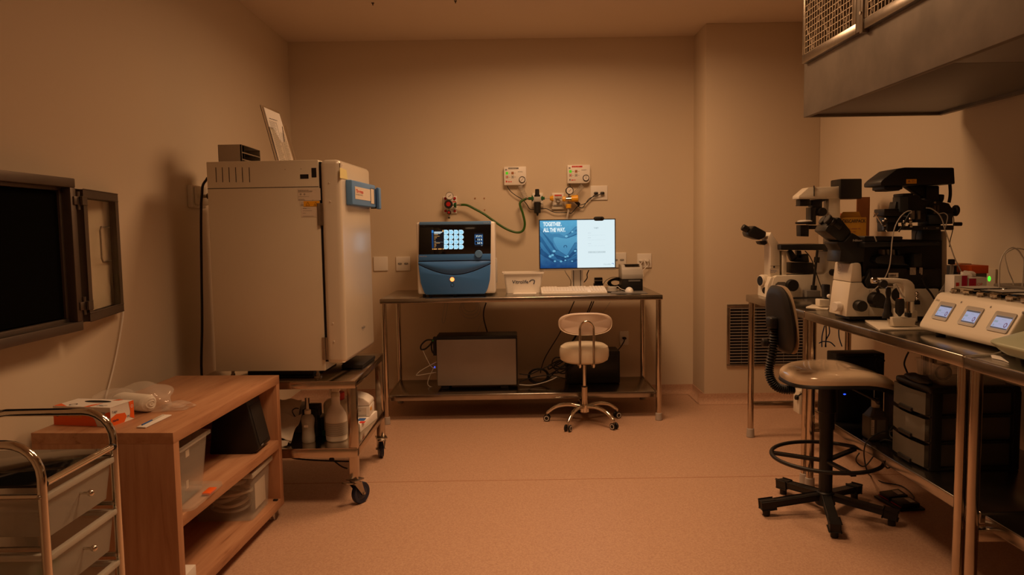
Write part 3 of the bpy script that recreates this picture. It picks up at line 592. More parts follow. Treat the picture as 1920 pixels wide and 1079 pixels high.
q.rect(mb, X+w*.88, B[1]-h*.09, B[0], B[1], 'scr_orange', .001)
for r in range(4):
    for c in range(4):
        A = q.px(*ze(383+c*63.5, 240+r*62)); R = .0345/2*.97
        q.rect(mb, A[0]-R, A[1]-R, A[0]+R*.15, A[1]+R, 'scr_pale', .0009); q.disc(mb, *A, R, 'scr_well', .0011); q.disc(mb, A[0]+R*.02, A[1]-R*.02, R*.86, 'scr_pale', .0012)
        ox, oz = random.uniform(-.3, .3)*R, random.uniform(-.3, .3)*R; q.ring(mb, A[0]+ox, A[1]+oz, R*.42, R*.09, 'scr_well_d', .0014, 16)
        if (r*4+c) in (0, 6, 12, 9, 10): q.disc(mb, A[0]+ox, A[1]+oz, R*.18, 'scr_well_d', .0014, 12)
mb.build('touch_screen', t)
mb = MB(); A = q.px(*ze(742, 420)); B = q.px(*ze(846, 248)); w, h = B[0]-A[0], B[1]-A[1]; X, Z = A; q.rect(mb, X, Z, *B, 'scr_black')
for k, s in enumerate(('37.0°C', '7.5 %', '5.0 %')):
    z0_, z1_ = Z+h*(.64-.25*k), Z+h*(.87-.25*k)
    q.rect(mb, X+w*.03, z0_, X+w*.97, z1_, 'scr_blue', .001); q.rect(mb, X+w*.06, z0_+h*.012, X+w*.94, z1_-h*.012, 'scr_black', .0012); q.text(mb, s, X+w*.90, z0_+h*.05, h*.12, 'scr_white', .0015, align='RIGHT', bold=.02)
q.ring(mb, X+w*.84, Z+h*.06, .004, .001, 'scr_grey', .001, 12); mb.build('gas_display', t)
for x in (110, 185, 490, 870):
    p = aY(*ze(x, 1030), EY+.03); mb = MB(); mb.box(p.x-.011, p.x+.011, EY+.015, EY+.045, DZ, b.z+.006, 'black', .002); mb.build('foot', t)
for x in (a.x+.05, b.x-.05):
    mb = MB(); mb.box(x-.011, x+.011, EY+.48, EY+.51, DZ, b.z+.006, 'black', .002); mb.build('foot', t)

# ---- white tub, paper, monitor, webcam, keyboard, mouse ...
z7 = zoom(800, 280, .2594)
ty = 5.60; mb = MB(); A = aY(*z7(545, 893), ty); B = aY(*z7(850, 888), ty); x0, x1, zt = A.x, B.x, A.z
b_ = bmesh.new()
def rrect(bm_, x0, x1, y0, y1, z, r, n=4):
    out = []
    for cx, cy, a0 in ((x1-r, y1-r, 0), (x0+r, y1-r, 90), (x0+r, y0+r, 180), (x1-r, y0+r, 270)):
        for k in range(n+1): th = math.radians(a0+90*k/n); out.append(bm_.verts.new((cx+r*math.cos(th), cy+r*math.sin(th), z)))
    return out
def tub(mb, ro, z0, z1, t_, m, inset, rim=.008):      # ro: outer top rectangle, inset: how much narrower the bottom is
    x0, x1, y0, y1 = ro; b_ = bmesh.new(); R = []
    prof = [(inset, z0), (0.004, z1-.012), (-rim, z1-.012), (-rim, z1), (t_, z1), (inset+t_, z0+t_)]
    for i, z in prof: R.append(rrect(b_, x0+i, x1-i, y0+i, y1-i, z, .018))
    for A_, B_ in zip(R, R[1:]):
        n = len(A_)
        for k in range(n): b_.faces.new([A_[k], A_[(k+1) % n], B_[(k+1) % n], B_[k]])
    b_.faces.new(R[0][::-1]); b_.faces.new(R[-1]); bmesh.ops.recalc_face_normals(b_, faces=b_.faces[:]); return mb.merge(b_, m)
tub(mb, (x0+.008, x1-.008, ty, ty+.16), DZ+.0005, zt, .003, 'white_plastic', .022); t = mb.build('plastic_tub', label='white plastic tub with printed navy lettering beside the blue incubator', cat='tub')
q = Pl((x0, ty+.0205, DZ), (1, 0, 0), (0, -.115, 1)); mb = MB(); A = q.px(*z7(618, 972)); B = q.px(*z7(735, 972)); q.text(mb, 'Vitrolife', A[0], A[1], .026, 'navy_ink', .0015, w=B[0]-A[0], bold=.01)
pts = [q.px(*z7(x, y)) for x, y in ((742, 960), (752, 948), (768, 944), (780, 950), (778, 966), (772, 975))]; q.line(mb, pts, .006, 'navy_ink', .0015); mb.build('lettering', t)
mb = MB(); pts = [aZ(*z7(x, y), DZ+.001) for x, y in ((640, 1022), (800, 1020), (792, 1046), (624, 1048))]; mb.slab(pts, (0, 0, .0012), 'paper'); mb.build('paper_sheet', label='white paper sheet lying on the steel table in front of the tub', cat='paper')
MY = 5.62; A = aY(1010.8, 412.8, MY); B = aY(1155, 502.5, MY); x0, x1, zb, zt = A.x, B.x-.004, B.z, A.z
t = thing('computer_monitor', 'lit computer monitor showing a blue heart-hands picture and a white login page', 'monitor', ((x0+x1)/2, MY+.12, DZ))
mb = MB(); mb.box(x0-.003, x1+.003, MY, MY+.03, zb-.014, zt+.003, 'lgrey', .004); mb.box(x0+.12, x1-.12, MY+.03, MY+.055, zb+.05, zt-.06, 'lgrey', .01); mb.build('casing', t)
mb = MB(); mb.box(x0-.002, x1+.002, MY-.002, MY+.01, zb-.001, zt+.002, 'black'); mb.build('bezel', t)
W_ = x1-x0; H_ = zt-zb; q = Pl((x0, MY-.0022, zb), (1, 0, 0), (0, 0, 1)); mid = W_*.497
mb = MB(); e = .005; q.rect(mb, mid, e, W_-e, H_-e, 'scr_white')
def S(x, y): p_ = q.px(*z4(x, y)); return p_
def clip(P_): return [(min(max(a_, .005), mid), min(max(b_, .005), H_-.005)) for a_, b_ in P_]
def sp(pts, m, l): q.poly(mb, clip([S(*p_) for p_ in pts]), m, l)
def cap(x0_, y0_, x1_, y1_, r0, r1, m, l):
    a_, b2 = S(x0_, y0_), S(x1_, y1_); t_ = math.atan2(b2[1]-a_[1], b2[0]-a_[0]); R0, R1 = r0*.00074, r1*.00080
    P_ = [(b2[0]+R1*math.cos(t_-PI/2+PI*k/8), b2[1]+R1*math.sin(t_-PI/2+PI*k/8)) for k in range(9)] + [(a_[0]+R0*math.cos(t_+PI/2+PI*k/8), a_[1]+R0*math.sin(t_+PI/2+PI*k/8)) for k in range(9)]; q.poly(mb, clip(P_), m, l)
C0 = S(795, 192); q.text(mb, 'Login', C0[0], C0[1], .011, 'scr_text', align='CENTER')
for y in (252, 313, 387):
    a_ = S(690, y+4); q.scribble(mb, a_[0], a_[1], a_[0]+.028, a_[1]+.006, 1, 'scr_grey'); a_ = S(690, y+28); b2 = S(910, y+28); q.rect(mb, a_[0], a_[1], b2[0], a_[1]+.001, 'scr_grey')
a_, b2 = S(692, 505), S(911, 481); q.rect(mb, *a_, *b2, 'scr_grey'); q.text(mb, 'LOGIN', (a_[0]+b2[0])/2, a_[1]+.004, .006, 'scr_white', .002, align='CENTER')
a_ = S(978, 655); q.text(mb, 'Vitrolife', a_[0], a_[1], .012, 'scr_grey', align='RIGHT'); q.line(mb, [S(*p_) for p_ in ((990, 640), (1000, 634), (1014, 636), (1016, 650))], .003, 'scr_blue', .002)
for x in (950, 980, 1012): a_ = S(x, 93); q.rect(mb, a_[0], a_[1], a_[0]+.004, a_[1]+.002, 'scr_grey')
mb.build('login_page', t)
mb = MB(); q.rect(mb, e, e, mid, H_-e, 'pic_bg')
sp([(255, 312), (300, 302), (350, 312), (403, 322), (440, 306), (500, 298), (552, 296), (552, 340), (530, 400), (490, 470), (450, 525), (420, 556), (390, 540), (350, 505), (310, 455), (275, 390), (258, 345)], 'pic_belly', .0010)
sp([(82, 240), (140, 250), (190, 290), (235, 350), (262, 420), (300, 480), (345, 520), (400, 545), (420, 560), (420, 600), (340, 610), (250, 600), (180, 560), (120, 500), (82, 440)], 'pic_hand', .0012)
sp([(82, 170), (150, 225), (240, 262), (320, 255), (360, 275), (395, 300), (400, 318), (350, 314), (300, 302), (262, 300), (248, 330), (262, 400), (225, 360), (180, 300), (140, 262), (82, 250)], 'pic_hand2', .0013)
for a4, r0, r1, m_ in (((82, 262, 250, 478), 30, 17, 'pic_hand2'), ((82, 330, 232, 528), 28, 15, 'pic_hand'), ((82, 400, 205, 545), 28, 15, 'pic_hand2'), ((100, 490, 268, 605), 24, 12, 'pic_hand'), ((220, 545, 345, 606), 20, 11, 'pic_hand2'), ((300, 500, 412, 552), 24, 11, 'pic_hand2'), ((310, 560, 415, 595), 16, 10, 'pic_hand')): cap(*a4[:2], *a4[2:], r0+3, r1+2, 'pic_dark', .0015+abs(a4[1])*1e-6); cap(*a4[:2], *a4[2:], r0, r1, m_, .0017+abs(a4[1])*1e-6)
for x, y, r in ((262, 480, 15), (243, 530, 13), (212, 547, 14), (272, 608, 11), (350, 610, 12), (405, 553, 10), (405, 596, 9)): a_ = S(x, y); q.disc(mb, *a_, r*.00080, 'pic_nail', .0026, 14, ry=r*.00062)
sp([(552, 165), (520, 190), (470, 235), (425, 280), (403, 300), (410, 320), (450, 312), (500, 292), (552, 270)], 'pic_hand', .0013)
for a4, r0, r1, m_ in (((552, 190, 492, 240), 22, 13, 'pic_hand2'), ((552, 245, 415, 296), 26, 13, 'pic_hand2'), ((552, 395, 440, 545), 28, 11, 'pic_hand2'), ((552, 470, 440, 560), 24, 11, 'pic_hand'), ((552, 545, 440, 592), 18, 10, 'pic_hand2'), ((552, 590, 492, 610), 14, 9, 'pic_hand')):
    x0_, y0_, x1_, y1_ = a4; cap(x0_-r0*.55, y0_, x1_, y1_, r0*.55+3, r1+2, 'pic_dark', .0015+abs(y0_)*1e-6); cap(x0_-r0*.55, y0_, x1_, y1_, r0*.55, r1, m_, .0017+abs(y0_)*1e-6)
for x, y, r in ((416, 293, 14), (492, 236, 10), (434, 545, 11), (528, 478, 12), (490, 608, 9)): a_ = S(x, y); q.disc(mb, *a_, r*.00080, 'pic_nail', .0026, 14, ry=r*.00060)
a_ = S(405, 424); q.disc(mb, *a_, .013, 'pic_dark', .0012, 18, ry=.011); q.disc(mb, a_[0], a_[1]-.002, .009, 'pic_belly', .0013, 16)
A = S(123, 164); B = S(358, 164); q.text(mb, 'TOGETHER.', A[0], A[1], .0285, 'scr_white', .0032, w=B[0]-A[0], bold=.055); A = S(123, 237); B = S(404, 237); q.text(mb, 'ALL THE WAY.', A[0], A[1], .0285, 'scr_white', .0032, w=B[0]-A[0], bold=.055)
mb.build('picture', t)
q = Pl((0, MY+.06, 0), (1, 0, 0), (0, 0, 1)); A = q.px(*z4(485, 890)); B = q.px(*z4(628, 700)); mb = MB(); cxm = (A[0]+B[0])/2; mb.box(A[0], B[0], MY+.06, MY+.085, DZ+.02, B[1]+.04, 'white_plastic', .006)
for x in (508, 597): xx = q.px(*z4(x, 800))[0]; mb.box(xx-.0025, xx+.0025, MY+.058, MY+.062, DZ+.03, B[1], 'black')
mb.build('stand_column', t)
mb = MB(); zc = DZ+.010
bb = bmesh.new(); bmesh.ops.create_cone(bb, segments=40, radius1=.105, radius2=.10, depth=.02, cap_ends=True)
for v in bb.verts: v.co = V((cxm+v.co.x, MY+.13+v.co.y*.8, DZ+.0105+v.co.z))
mb.merge(bb, 'white_plastic'); mb.build('stand_base', t)
A = aY(*z4(763, 98), MY-.01); B = aY(*z4(895, 42), MY-.01)
mb = MB(); r = (B.z-A.z)/2; mb.slab([(A.x+r+(-r*math.cos(PI*k/8-PI/2)*1), MY-.018, A.z+r+r*math.sin(PI*k/8-PI/2)) for k in range(9)] + [(B.x-r+r*math.cos(PI/2-PI*k/8), MY-.018, A.z+r+r*math.sin(PI/2-PI*k/8)) for k in range(9)], (0, .03, 0), 'black', .003)
mb.box(A.x+.02, B.x-.02, MY+.0312, MY+.045, A.z-.01, A.z+.02, 'black', .003); mb.box(A.x+.02, B.x-.02, MY+.011, MY+.032, zt+.0045, A.z+.02, 'black', .002); t = mb.build('webcam', label='black pill-shaped webcam clipped on top of the lit monitor', cat='webcam')
mb = MB(); pc = V((B.x-.022, MY-.018, (A.z+B.z)/2)); mb.cyl(pc, pc+V((0, -.003, 0)), .008, 'black_gloss', n=18); mb.build('lens', t)
# keyboard
x0, x1 = .216, .696; mb = MB(); mb.slab([(x0, 5.435, DZ+.001), (x0, 5.435, DZ+.016), (x0, 5.612, DZ+.044), (x0, 5.612, DZ+.001)], (x1-x0, 0, 0), 'white_plastic', .003); t = mb.build('keyboard', label='white full size keyboard tilted on the table below the monitor', cat='keyboard')
mb = MB()
for r in range(6):
    for c in range(21):
        if (c == 15) or (r in (5,) and 3 < c < 9 and c != 4): continue
        y = 5.447+r*.0265; zz = DZ+.0175+(y-5.435)*.158; w = .0185 if not (r == 0 and c == 4) else .0185
        xw = x0+.014+c*.0218; e_ = xw+.0185 + (.109 if (r == 0 and c == 4) else 0)
        if r == 0 and 4 < c < 10: continue
        mb.obox(((xw+e_)/2, y+.010, zz+.003), (e_-xw, 0, 0), (0, .021, .0035), (0, -.0008, .006), 'white_plastic')
mb.build('keys', t)
# label printer
A = aY(*z4(1120, 975), 5.62); x0 = A.x; x1 = aY(*z4(1385, 975), 5.62).x; zt = aY(*z4(1200, 655), 5.62).z; zm = aY(*z4(1200, 835), 5.62).z
t = thing('label_printer', 'small grey and black label printer at the end of the steel table', 'printer', ((x0+x1)/2, 5.62, DZ))
mb = MB(); mb.box(x0+.004, x1, 5.62, 5.80, DZ+.001, zm, 'black', .005); mb.build('base', t)
mb = MB(); mb.slab([(x0, 5.80, zm), (x0, 5.615, zm), (x0, 5.612, zm+.035), (x0, 5.625, zt-.03), (x0, 5.66, zt), (x0, 5.80, zt)], (x1-x0, 0, 0), 'lgrey', .006); mb.build('lid', t)
mb = MB(); mb.box(x0+.025, x1-.025, 5.63, 5.70, zt-.002, zt+.003, 'black'); mb.box(x0+.05, x1-.02, 5.617, 5.62, zm-.018, zm-.006, 'grey'); mb.build('paper_slot', t)
# mouse and mat
mb = MB(); pts = [aZ(*z4(x, y), DZ+.001) for x, y in ((975, 1018), (1448, 1018), (1375, 978), (1010, 980))]; mb.slab(pts, (0, 0, .003), 'grey', .0005); mb.build('mouse_mat', label='thin grey mouse mat at the end of the steel table', cat='mouse mat')
p = aZ(*z4(1222, 1000), DZ+.004); mb = MB(); mb.ball((p.x, p.y+.035, DZ+.004), .05, 'white_plastic', .62, 1.0, .72, 24)
for v in mb.bm.verts: v.co.z = max(v.co.z, DZ+.0042)
t = mb.build('computer_mouse', label='white computer mouse on the grey mat', cat='mouse')
mb = MB(); mb.tube([(p.x-.02, p.y+.085, DZ+.012), aY(*z4(1110, 960), 5.62), aY(*z4(1060, 925), 5.66), aY(*z4(1010, 955), 5.68), aY(*z4(960, 920), 5.75), aY(*z4(920, 905), 5.8)], .0022, 'white_plastic'); mb.build('cable', t)
p = aZ(*z4(965, 978), DZ); mb = MB(); mb.lathe([(0, 0), (.038, 0), (.034, .03), (.028, .034), (0, .034)], 'lgrey', (p.x, 5.60, DZ+.006)); mb.lathe([(0, 0), (.042, 0), (.042, .006), (0, .006)], 'black', (p.x, 5.60, DZ)); mb.build('desk_hub', label='small round grey desk hub between keyboard and mouse', cat='hub')
x0, x1 = aY(*z4(765, 930), 5.82).x, aY(*z4(880, 930), 5.82).x
mb = MB(); mb.box(x0, x1, 5.80, 5.86, DZ+.001, aY(*z4(800, 890), 5.80).z, 'black', .003); mb.build('power_adapter', label='lower black power adapter standing behind the keyboard', cat='adapter')
zq = aY(*z4(800, 890), 5.80).z+.001; mb = MB(); mb.box(x0+.006, x1-.004, 5.81, 5.85, zq, aY(*z4(800, 818), 5.80).z, 'black', .003); mb.box(x0+.004, x1-.002, 5.806, 5.853, zq+.018, zq+.026, 'lgrey'); mb.build('power_adapter', label='upper black power adapter with a pale band, behind the keyboard', cat='adapter')
def cable(label, pts, r=.003, m='black', name='cable', cat='cable'):
    mb = MB(); mb.tube(pts, r, m); return mb.build(name, label=label, cat=cat)
mb = MB(); cc = aY(*z4(1050, 885), 5.78); random.seed(3)
for k in range(4): mb.tube([cc+V((random.uniform(-.004, .004)+(.062-.007*k)*math.cos(t_), .02*math.sin(t_*2+k)+.012*k, max(-.055, (.038-.005*k)*math.sin(t_)))) for t_ in [2*PI*j/12 for j in range(12)]], .0055, 'black', closed=True)
mb.build('cable_bundle', label='coiled bundle of black cable beside the label printer', cat='cable')
cable('thin black cable arching from the adapters to the printer', [aY(*z4(x, y), 5.83) for x, y in ((885, 900), (920, 850), (990, 815), (1060, 812), (1110, 822))], .002)
cable('pale cable hanging behind the keyboard under the monitor', [aY(*z4(x, y), 5.9) for x, y in ((395, 720), (420, 770), (455, 820), (475, 870), (465, 930))], .003, 'lgrey')
cable('black monitor cable curving down behind the monitor stand', [aY(*z4(x, y), MY+.08) for x, y in ((712, 700), (680, 770), (680, 820), (640, 875))], .004)

# ---- below the table
SZ = .196
z8b = zoom(770, 600, 410/1920)
A = aY(*z8b(232, 610), 5.56); B = aY(*z8b(935, 160), 5.56)
t = thing('computer_tower', 'large grey computer case lying on the lower shelf of the table', 'computer', ((A.x+B.x)/2, 5.56, SZ))
mb = MB(); mb.box(A.x, B.x, 5.57, 5.80, SZ+.025, B.z+.018, 'black', .006); mb.build('chassis', t)
mb = MB(); mb.box(A.x+.004, B.x-.010, 5.56, 5.572, SZ+.030, B.z-.006, 'pc_grey', .005); mb.build('side_panel', t)
for x in (A.x+.06, B.x-.10):
    for y in (5.60, 5.77): mb = MB(); mb.box(x-.03, x+.03, y-.015, y+.015, SZ, SZ+.026, 'rubber', .003); mb.build('foot', t)
mb = MB(); p = aY(*z8b(208, 185), 5.66); mb.box(p.x-.008, p.x+.018, 5.63, 5.69, p.z-.11, p.z+.03, 'black', .003); mb.build('plug_panel', t)
mb = MB(); mb.cyl(p+V((-.009, -.02, .004)), p+V((-.008, -.02, .004)), .003, 'led_green', n=8); mb.cyl(p+V((-.005, -.02, -.004)), p+V((-.004, -.02, -.004)), .002, 'led_green', n=8); mb.build('green_light', t)
cable('black cable loop at the end of the grey computer case', [aY(*z8b(x, y), 5.66) for x, y in ((200, 178), (140, 180), (95, 220), (90, 258), (125, 258), (170, 220), (195, 180), (182, 230), (190, 280), (212, 300))], .006)
cable('white network cable drooping from the grey computer case', [aY(*z8b(x, y), 5.68) for x, y in ((228, 592), (180, 590), (150, 565), (165, 500), (215, 400))], .003, 'white_plastic')
cable('white cable bent in a point beside the grey computer case', [aY(*z8b(x, y), 5.66) for x, y in ((222, 462), (130, 478), (60, 488), (55, 478), (100, 440), (228, 370))], .0032, 'white_plastic')
c_ = cable('white cable with blue lit plug beside the grey computer case', [aY(*z8b(x, y), 5.65) for x, y in ((108, 270), (140, 340), (180, 410), (220, 430))], .003, 'white_plastic')
mb = MB(); p = aY(*z8b(212, 416), 5.645); mb.ball(p, .005, 'led_blue'); mb.build('blue_light', c_)
A = aY(*z8b(1375, 620), 5.70); B = aY(*z8b(1838, 275), 5.70)
t = thing('power_supply_box', 'black power supply box on the lower shelf behind the white stool', 'power supply', ((A.x+B.x)/2, 5.70, SZ))
mb = MB(); mb.box(A.x, B.x, 5.70, 5.92, SZ+.001, B.z, 'black', .008); mb.build('case', t); mb = MB(); mb.box(A.x+.02, B.x-.02, 5.697, 5.701, SZ+.05, B.z-.03, 'scope_black', .001); mb.build('front_panel', t)
cs = 5.68
cable('black cable running from the table down to the coiled loop', [aY(*z8(x, y), 5.95) for x, y in ((1292, 18), (1255, 100), (1200, 220), (1110, 370), (1080, 450), (1075, 480))], .004)
cable('black cable pair, the straighter one, behind the stool backrest', [aY(*z8(x, y), 5.93) for x, y in ((1418, 18), (1385, 90), (1300, 250), (1265, 290), (1230, 370))], .0045)
cable('black cable pair, the slacker one, behind the stool backrest', [aY(*z8(x, y), 5.95) for x, y in ((1405, 18), (1370, 100), (1285, 265), (1250, 300), (1200, 380))], .0045)
cable('black cable dropping from the table to the grey computer case', [aY(*z8(x, y), 5.85) for x, y in ((725, 28), (710, 80), (712, 140), (738, 235))], .005)
cable('thin pale cable slanting behind the stool', [aY(*z8(x, y), 6.0) for x, y in ((1525, 20), (1450, 130), (1350, 280))], .002, 'lgrey')
cable('thin pale cable slanting to the grey computer case', [aY(*z8(x, y), 6.0) for x, y in ((715, 130), (690, 170), (655, 235))], .002, 'lgrey')
mb = MB(); cc = aY(*z8(1062, 500), cs); 
for k in range(3): mb.tube([cc+V(((.080-.006*k)*math.cos(t_), .008*k, (.060-.005*k)*math.sin(t_))) for t_ in [2*PI*j/12 for j in range(12)]], .0045, 'black', closed=True)
mb.build('cable_coil', label='round coil of black cable on the lower shelf between the two boxes', cat='cable')
mb = MB(); cc = aY(*z8(1200, 430), cs)
for k in range(6): ox, oz, ra, rb = random.uniform(-.03, .05), random.uniform(-.035, .02), random.uniform(.05, .095), random.uniform(.03, .065); mb.tube([cc+V((ox+ra*math.cos(t_), .012*k-.03+.01*math.sin(2*t_), oz+rb*math.sin(t_+k*.4)*(1+.2*math.sin(3*t_)))) for t_ in [2*PI*j/14 for j in range(14)]], .005, 'black', closed=True)
mb.build('cable_bundle', label='thick bundle of black cable against the black power supply box', cat='cable')
cable('black cable from the grey computer case to the power supply, upper one', [aY(*z8(x, y), 5.66) for x, y in ((938, 486), (1000, 490), (1060, 465), (1130, 435), (1180, 425))], .004)
cable('black cable from the grey computer case to the power supply, lower one', [aY(*z8(x, y), 5.64) for x, y in ((938, 538), (1000, 515), (1070, 500), (1140, 495), (1250, 520))], .004)
cable('white cable lying on the lower shelf beside the coil', [aY(*z8(x, y), 5.60) for x, y in ((938, 555), (1010, 558), (1080, 545), (1140, 525), (1180, 505))], .0035, 'white_plastic')
cable('clear tube loop hanging below the table, the oval one', [aY(*z8(x, y), 6.0) for x, y in ((480, 22), (470, 90), (455, 155), (442, 145), (452, 80), (462, 22))], .003, 'silicone', 'tube', 'tube')
mb = MB(); cc = aY(*z8(622, 68), 6.0)
for k in range(3): mb.tube([cc+V(((.085-.016*k)*math.cos(t_), .003*k, .012*k+(.075-.014*k)*math.sin(t_))) for t_ in [2*PI*j/12 for j in range(12)]], .0028, 'silicone', closed=True)
mb.build('tube', label='clear tube coiled in rings hanging below the table', cat='tube')

# ================================================================== white stool
cx, cy = .509, 5.29
t = thing('swivel_stool', 'white round stool with low oval backrest and chrome five star base on castors', 'stool', (cx, cy, 0))
mb = MB(); mb.lathe([(0, .448), (.145, .448), (.168, .462), (.176, .490), (.176, .530), (.168, .556), (.145, .572), (.08, .580), (0, .582)], 'leather', (cx, cy, 0), n=48); mb.build('seat', t)
mb = MB(); by = cy-.21; n = 40; sup = lambda th, a, b, e: (a*abs(math.cos(th))**e*(1 if math.cos(th) > 0 else -1), b*abs(math.sin(th))**e*(1 if math.sin(th) > 0 else -1))
def pad(mb, cx, cy, cz, a, b, th_, m, e=.75, curve=.05):
    bb = bmesh.new(); rings = []
    for s_, d in ((.0, 0), (.86, 0), (.96, .25), (1, .5), (.96, .75), (.86, 1), (0, 1)):
        if s_ == 0: rings.append([bb.verts.new((cx, cy+d*th_, cz))]); continue
        R = []
        for k in range(n): x, z = sup(2*PI*k/n, a, b, e); R.append(bb.verts.new((cx+x*s_, cy+d*th_-curve*(x*s_/a)**2*0+curve*(1-(x*s_/a)**2)*0-curve*0+((x*s_/a)**2)*curve, cz+z*s_)))
        rings.append(R)
    for A_, B_ in zip(rings, rings[1:]):
        for k in range(n):
            vs = [A_[k % len(A_)], A_[(k+1) % len(A_)], B_[(k+1) % len(B_)], B_[k % len(B_)]]; u_ = []
            for v in vs:
                if v not in u_: u_.append(v)
            bb.faces.new(u_)
    bmesh.ops.recalc_face_normals(bb, faces=bb.faces[:]); mb.merge(bb, m)
pad(mb, cx-.004, by, .738, .188, .079, .045, 'leather_back'); bk = mb.build('backrest', t)
mb = MB(); mb.tube([(cx-.004+.182*abs(math.cos(a_))**.75*(1 if math.cos(a_) > 0 else -1), by-.001+.05*abs(math.cos(a_))**1.5, .738+.073*abs(math.sin(a_))**.75*(1 if math.sin(a_) > 0 else -1)) for a_ in [2*PI*k/40 for k in range(40)]], .0022, 'leather', closed=True, smooth=False); mb.build('piping', bk)
mb = MB()
P = [(cx-.050, cy-.10, .437), (cx-.050, by-.012, .445), (cx-.050, by-.020, .50), (cx-.050, by-.018, .66)] + [(cx-.003-.047*math.cos(PI*k/8), by-.016, .705+.055*math.sin(PI*k/8)) for k in range(9)] + [(cx+.044, by-.018, .66), (cx+.044, by-.020, .50), (cx+.044, by-.012, .445), (cx+.044, cy-.10, .437)]
mb.tube(P, .0085, 'chrome', n=12, res=4); mb.build('back_bracket', t)
mb = MB(); mb.cyl((cx, cy, .26), (cx, cy, .435), .0125, 'chrome'); mb.cyl((cx, cy, .10), (cx, cy, .262), .023, 'polished', n=24, bev=.003); mb.cyl((cx, cy, .255), (cx, cy, .268), .021, 'black'); mb.cyl((cx, cy, .43), (cx, cy, .450), .07, 'black'); mb.build('gas_lift', t)
mb = MB(); mb.cyl((cx, cy, .075), (cx, cy, .135), .034, 'chrome', n=24, bev=.006); mb.build('hub', t)
for k in range(5):
    a_ = math.radians(96+72*k); d = V((math.cos(a_), math.sin(a_), 0)); c0 = V((cx, cy, 0))
    mb = MB(); mb.tube([c0+d*.025+V((0, 0, .118)), c0+d*.11+V((0, 0, .128)), c0+d*.20+V((0, 0, .112)), c0+d*.262+V((0, 0, .072)), c0+d*.272+V((0, 0, .058))], lambda s_: .016-.005*s_, 'chrome', n=12, res=5); mb.build('leg', t)
    p = c0+d*.275; tt = d.cross(V((0, 0, 1))); mb = MB(); mb.cyl(p+V((0, 0, .02)), p+V((0, 0, .062)), .005, 'steel', n=10); mb.lathe([(0, 0), (.019, 0), (.024, .005), (.024, .013), (0, .013)], 'black', p+tt*.008+V((0, 0, .0245)), tt, 20); mb.lathe([(0, 0), (.019, 0), (.024, .005), (.024, .013), (0, .013)], 'black', p-tt*.008+V((0, 0, .0245)), -tt, 20)
    cst = mb.build('castor', t)
    mb = MB(); mb.lathe([(.013, 0), (.018, 0), (.018, .0015), (.013, .0015)], 'tyre_white', p+tt*.0215+V((0, 0, .0245)), tt, 20); mb.lathe([(.013, 0), (.018, 0), (.018, .0015), (.013, .0015)], 'tyre_white', p-tt*.0215+V((0, 0, .0245)), -tt, 20); mb.build('rim', cst)
# ================================================================== steel trolley carrying the grey incubator
TX0, TX1, TY0, TY1, TZ = -1.63, -.795, 3.70, 4.53, .651
t = thing('steel_trolley', 'square stainless steel trolley with navy castors under the grey incubator', 'trolley', ((TX0+TX1)/2, (TY0+TY1)/2, 0))
mb = MB(); mb.box(TX0, TX1, TY0, TY1, TZ-.004, TZ, 'polished', .001); mb.build('top_plate', t)
def frame(mb, z0, z1, m='polished'):
    mb.box(TX0, TX1, TY0, TY0+.03, z0, z1, m, .003); mb.box(TX0, TX1, TY1-.03, TY1, z0, z1, m, .003); mb.box(TX0, TX0+.03, TY0+.03, TY1-.03, z0, z1, m, .003); mb.box(TX1-.03, TX1, TY0+.03, TY1-.03, z0, z1, m, .003)
mb = MB(); frame(mb, .612, TZ-.004); mb.build('top_rail', t)
mb = MB(); frame(mb, .258, .302); mb.build('lower_rail', t)
mb = MB(); mb.box(TX0+.002, TX1-.002, TY0+.002, TY1-.002, .302, .306, 'polished'); mb.build('lower_shelf', t)
for x in (TX0, TX1-.045):
    for y in (TY0+.006, TY1-.051):
        mb = MB(); mb.box(x, x+.045, y, y+.045, .140, .615, 'polished', .003); lg = mb.build('leg', t)
        cx, cy = x+.0225, y+.0225; ang = (1.0 if y < 4 else 1.9) if x > -1 else .5
        W = Matrix.Translation((cx, cy, 0)) @ Matrix.Rotation(ang, 4, 'Z')
        mb = MB(W); mb.box(-.033, .033, -.033, .033, .132, .140, 'steel', .002); mb.cyl((0, 0, .118), (0, 0, .133), .026, 'steel')
        for s_ in (-1, 1): mb.slab([(-.028, s_*.021, .122), (.024, s_*.021, .122), (.048, s_*.021, .050), (.028, s_*.021, .050)], (0, s_*.003, 0), 'steel')
        mb.box(-.028, .024, -.022, .022, .116, .121, 'steel'); mb.slab([(-.02, -.018, .124), (-.075, -.018, .140), (-.078, -.018, .133), (-.02, -.018, .117)], (0, .036, 0), 'steel', .001)
        mb.cyl((.037, -.030, .056), (.037, .030, .056), .007, 'steel', n=12); ct = mb.build('castor', lg)
        mb = MB(W); mb.lathe([(.012, -.014), (.030, -.014), (.034, -.011), (.045, -.013), (.053, -.013), (.0555, -.009), (.0555, .009), (.053, .013), (.045, .013), (.034, .011), (.030, .014), (.012, .014)], 'navy', (.037, 0, .056), (0, 1, 0), 36); mb.build('wheel_tyre', t)
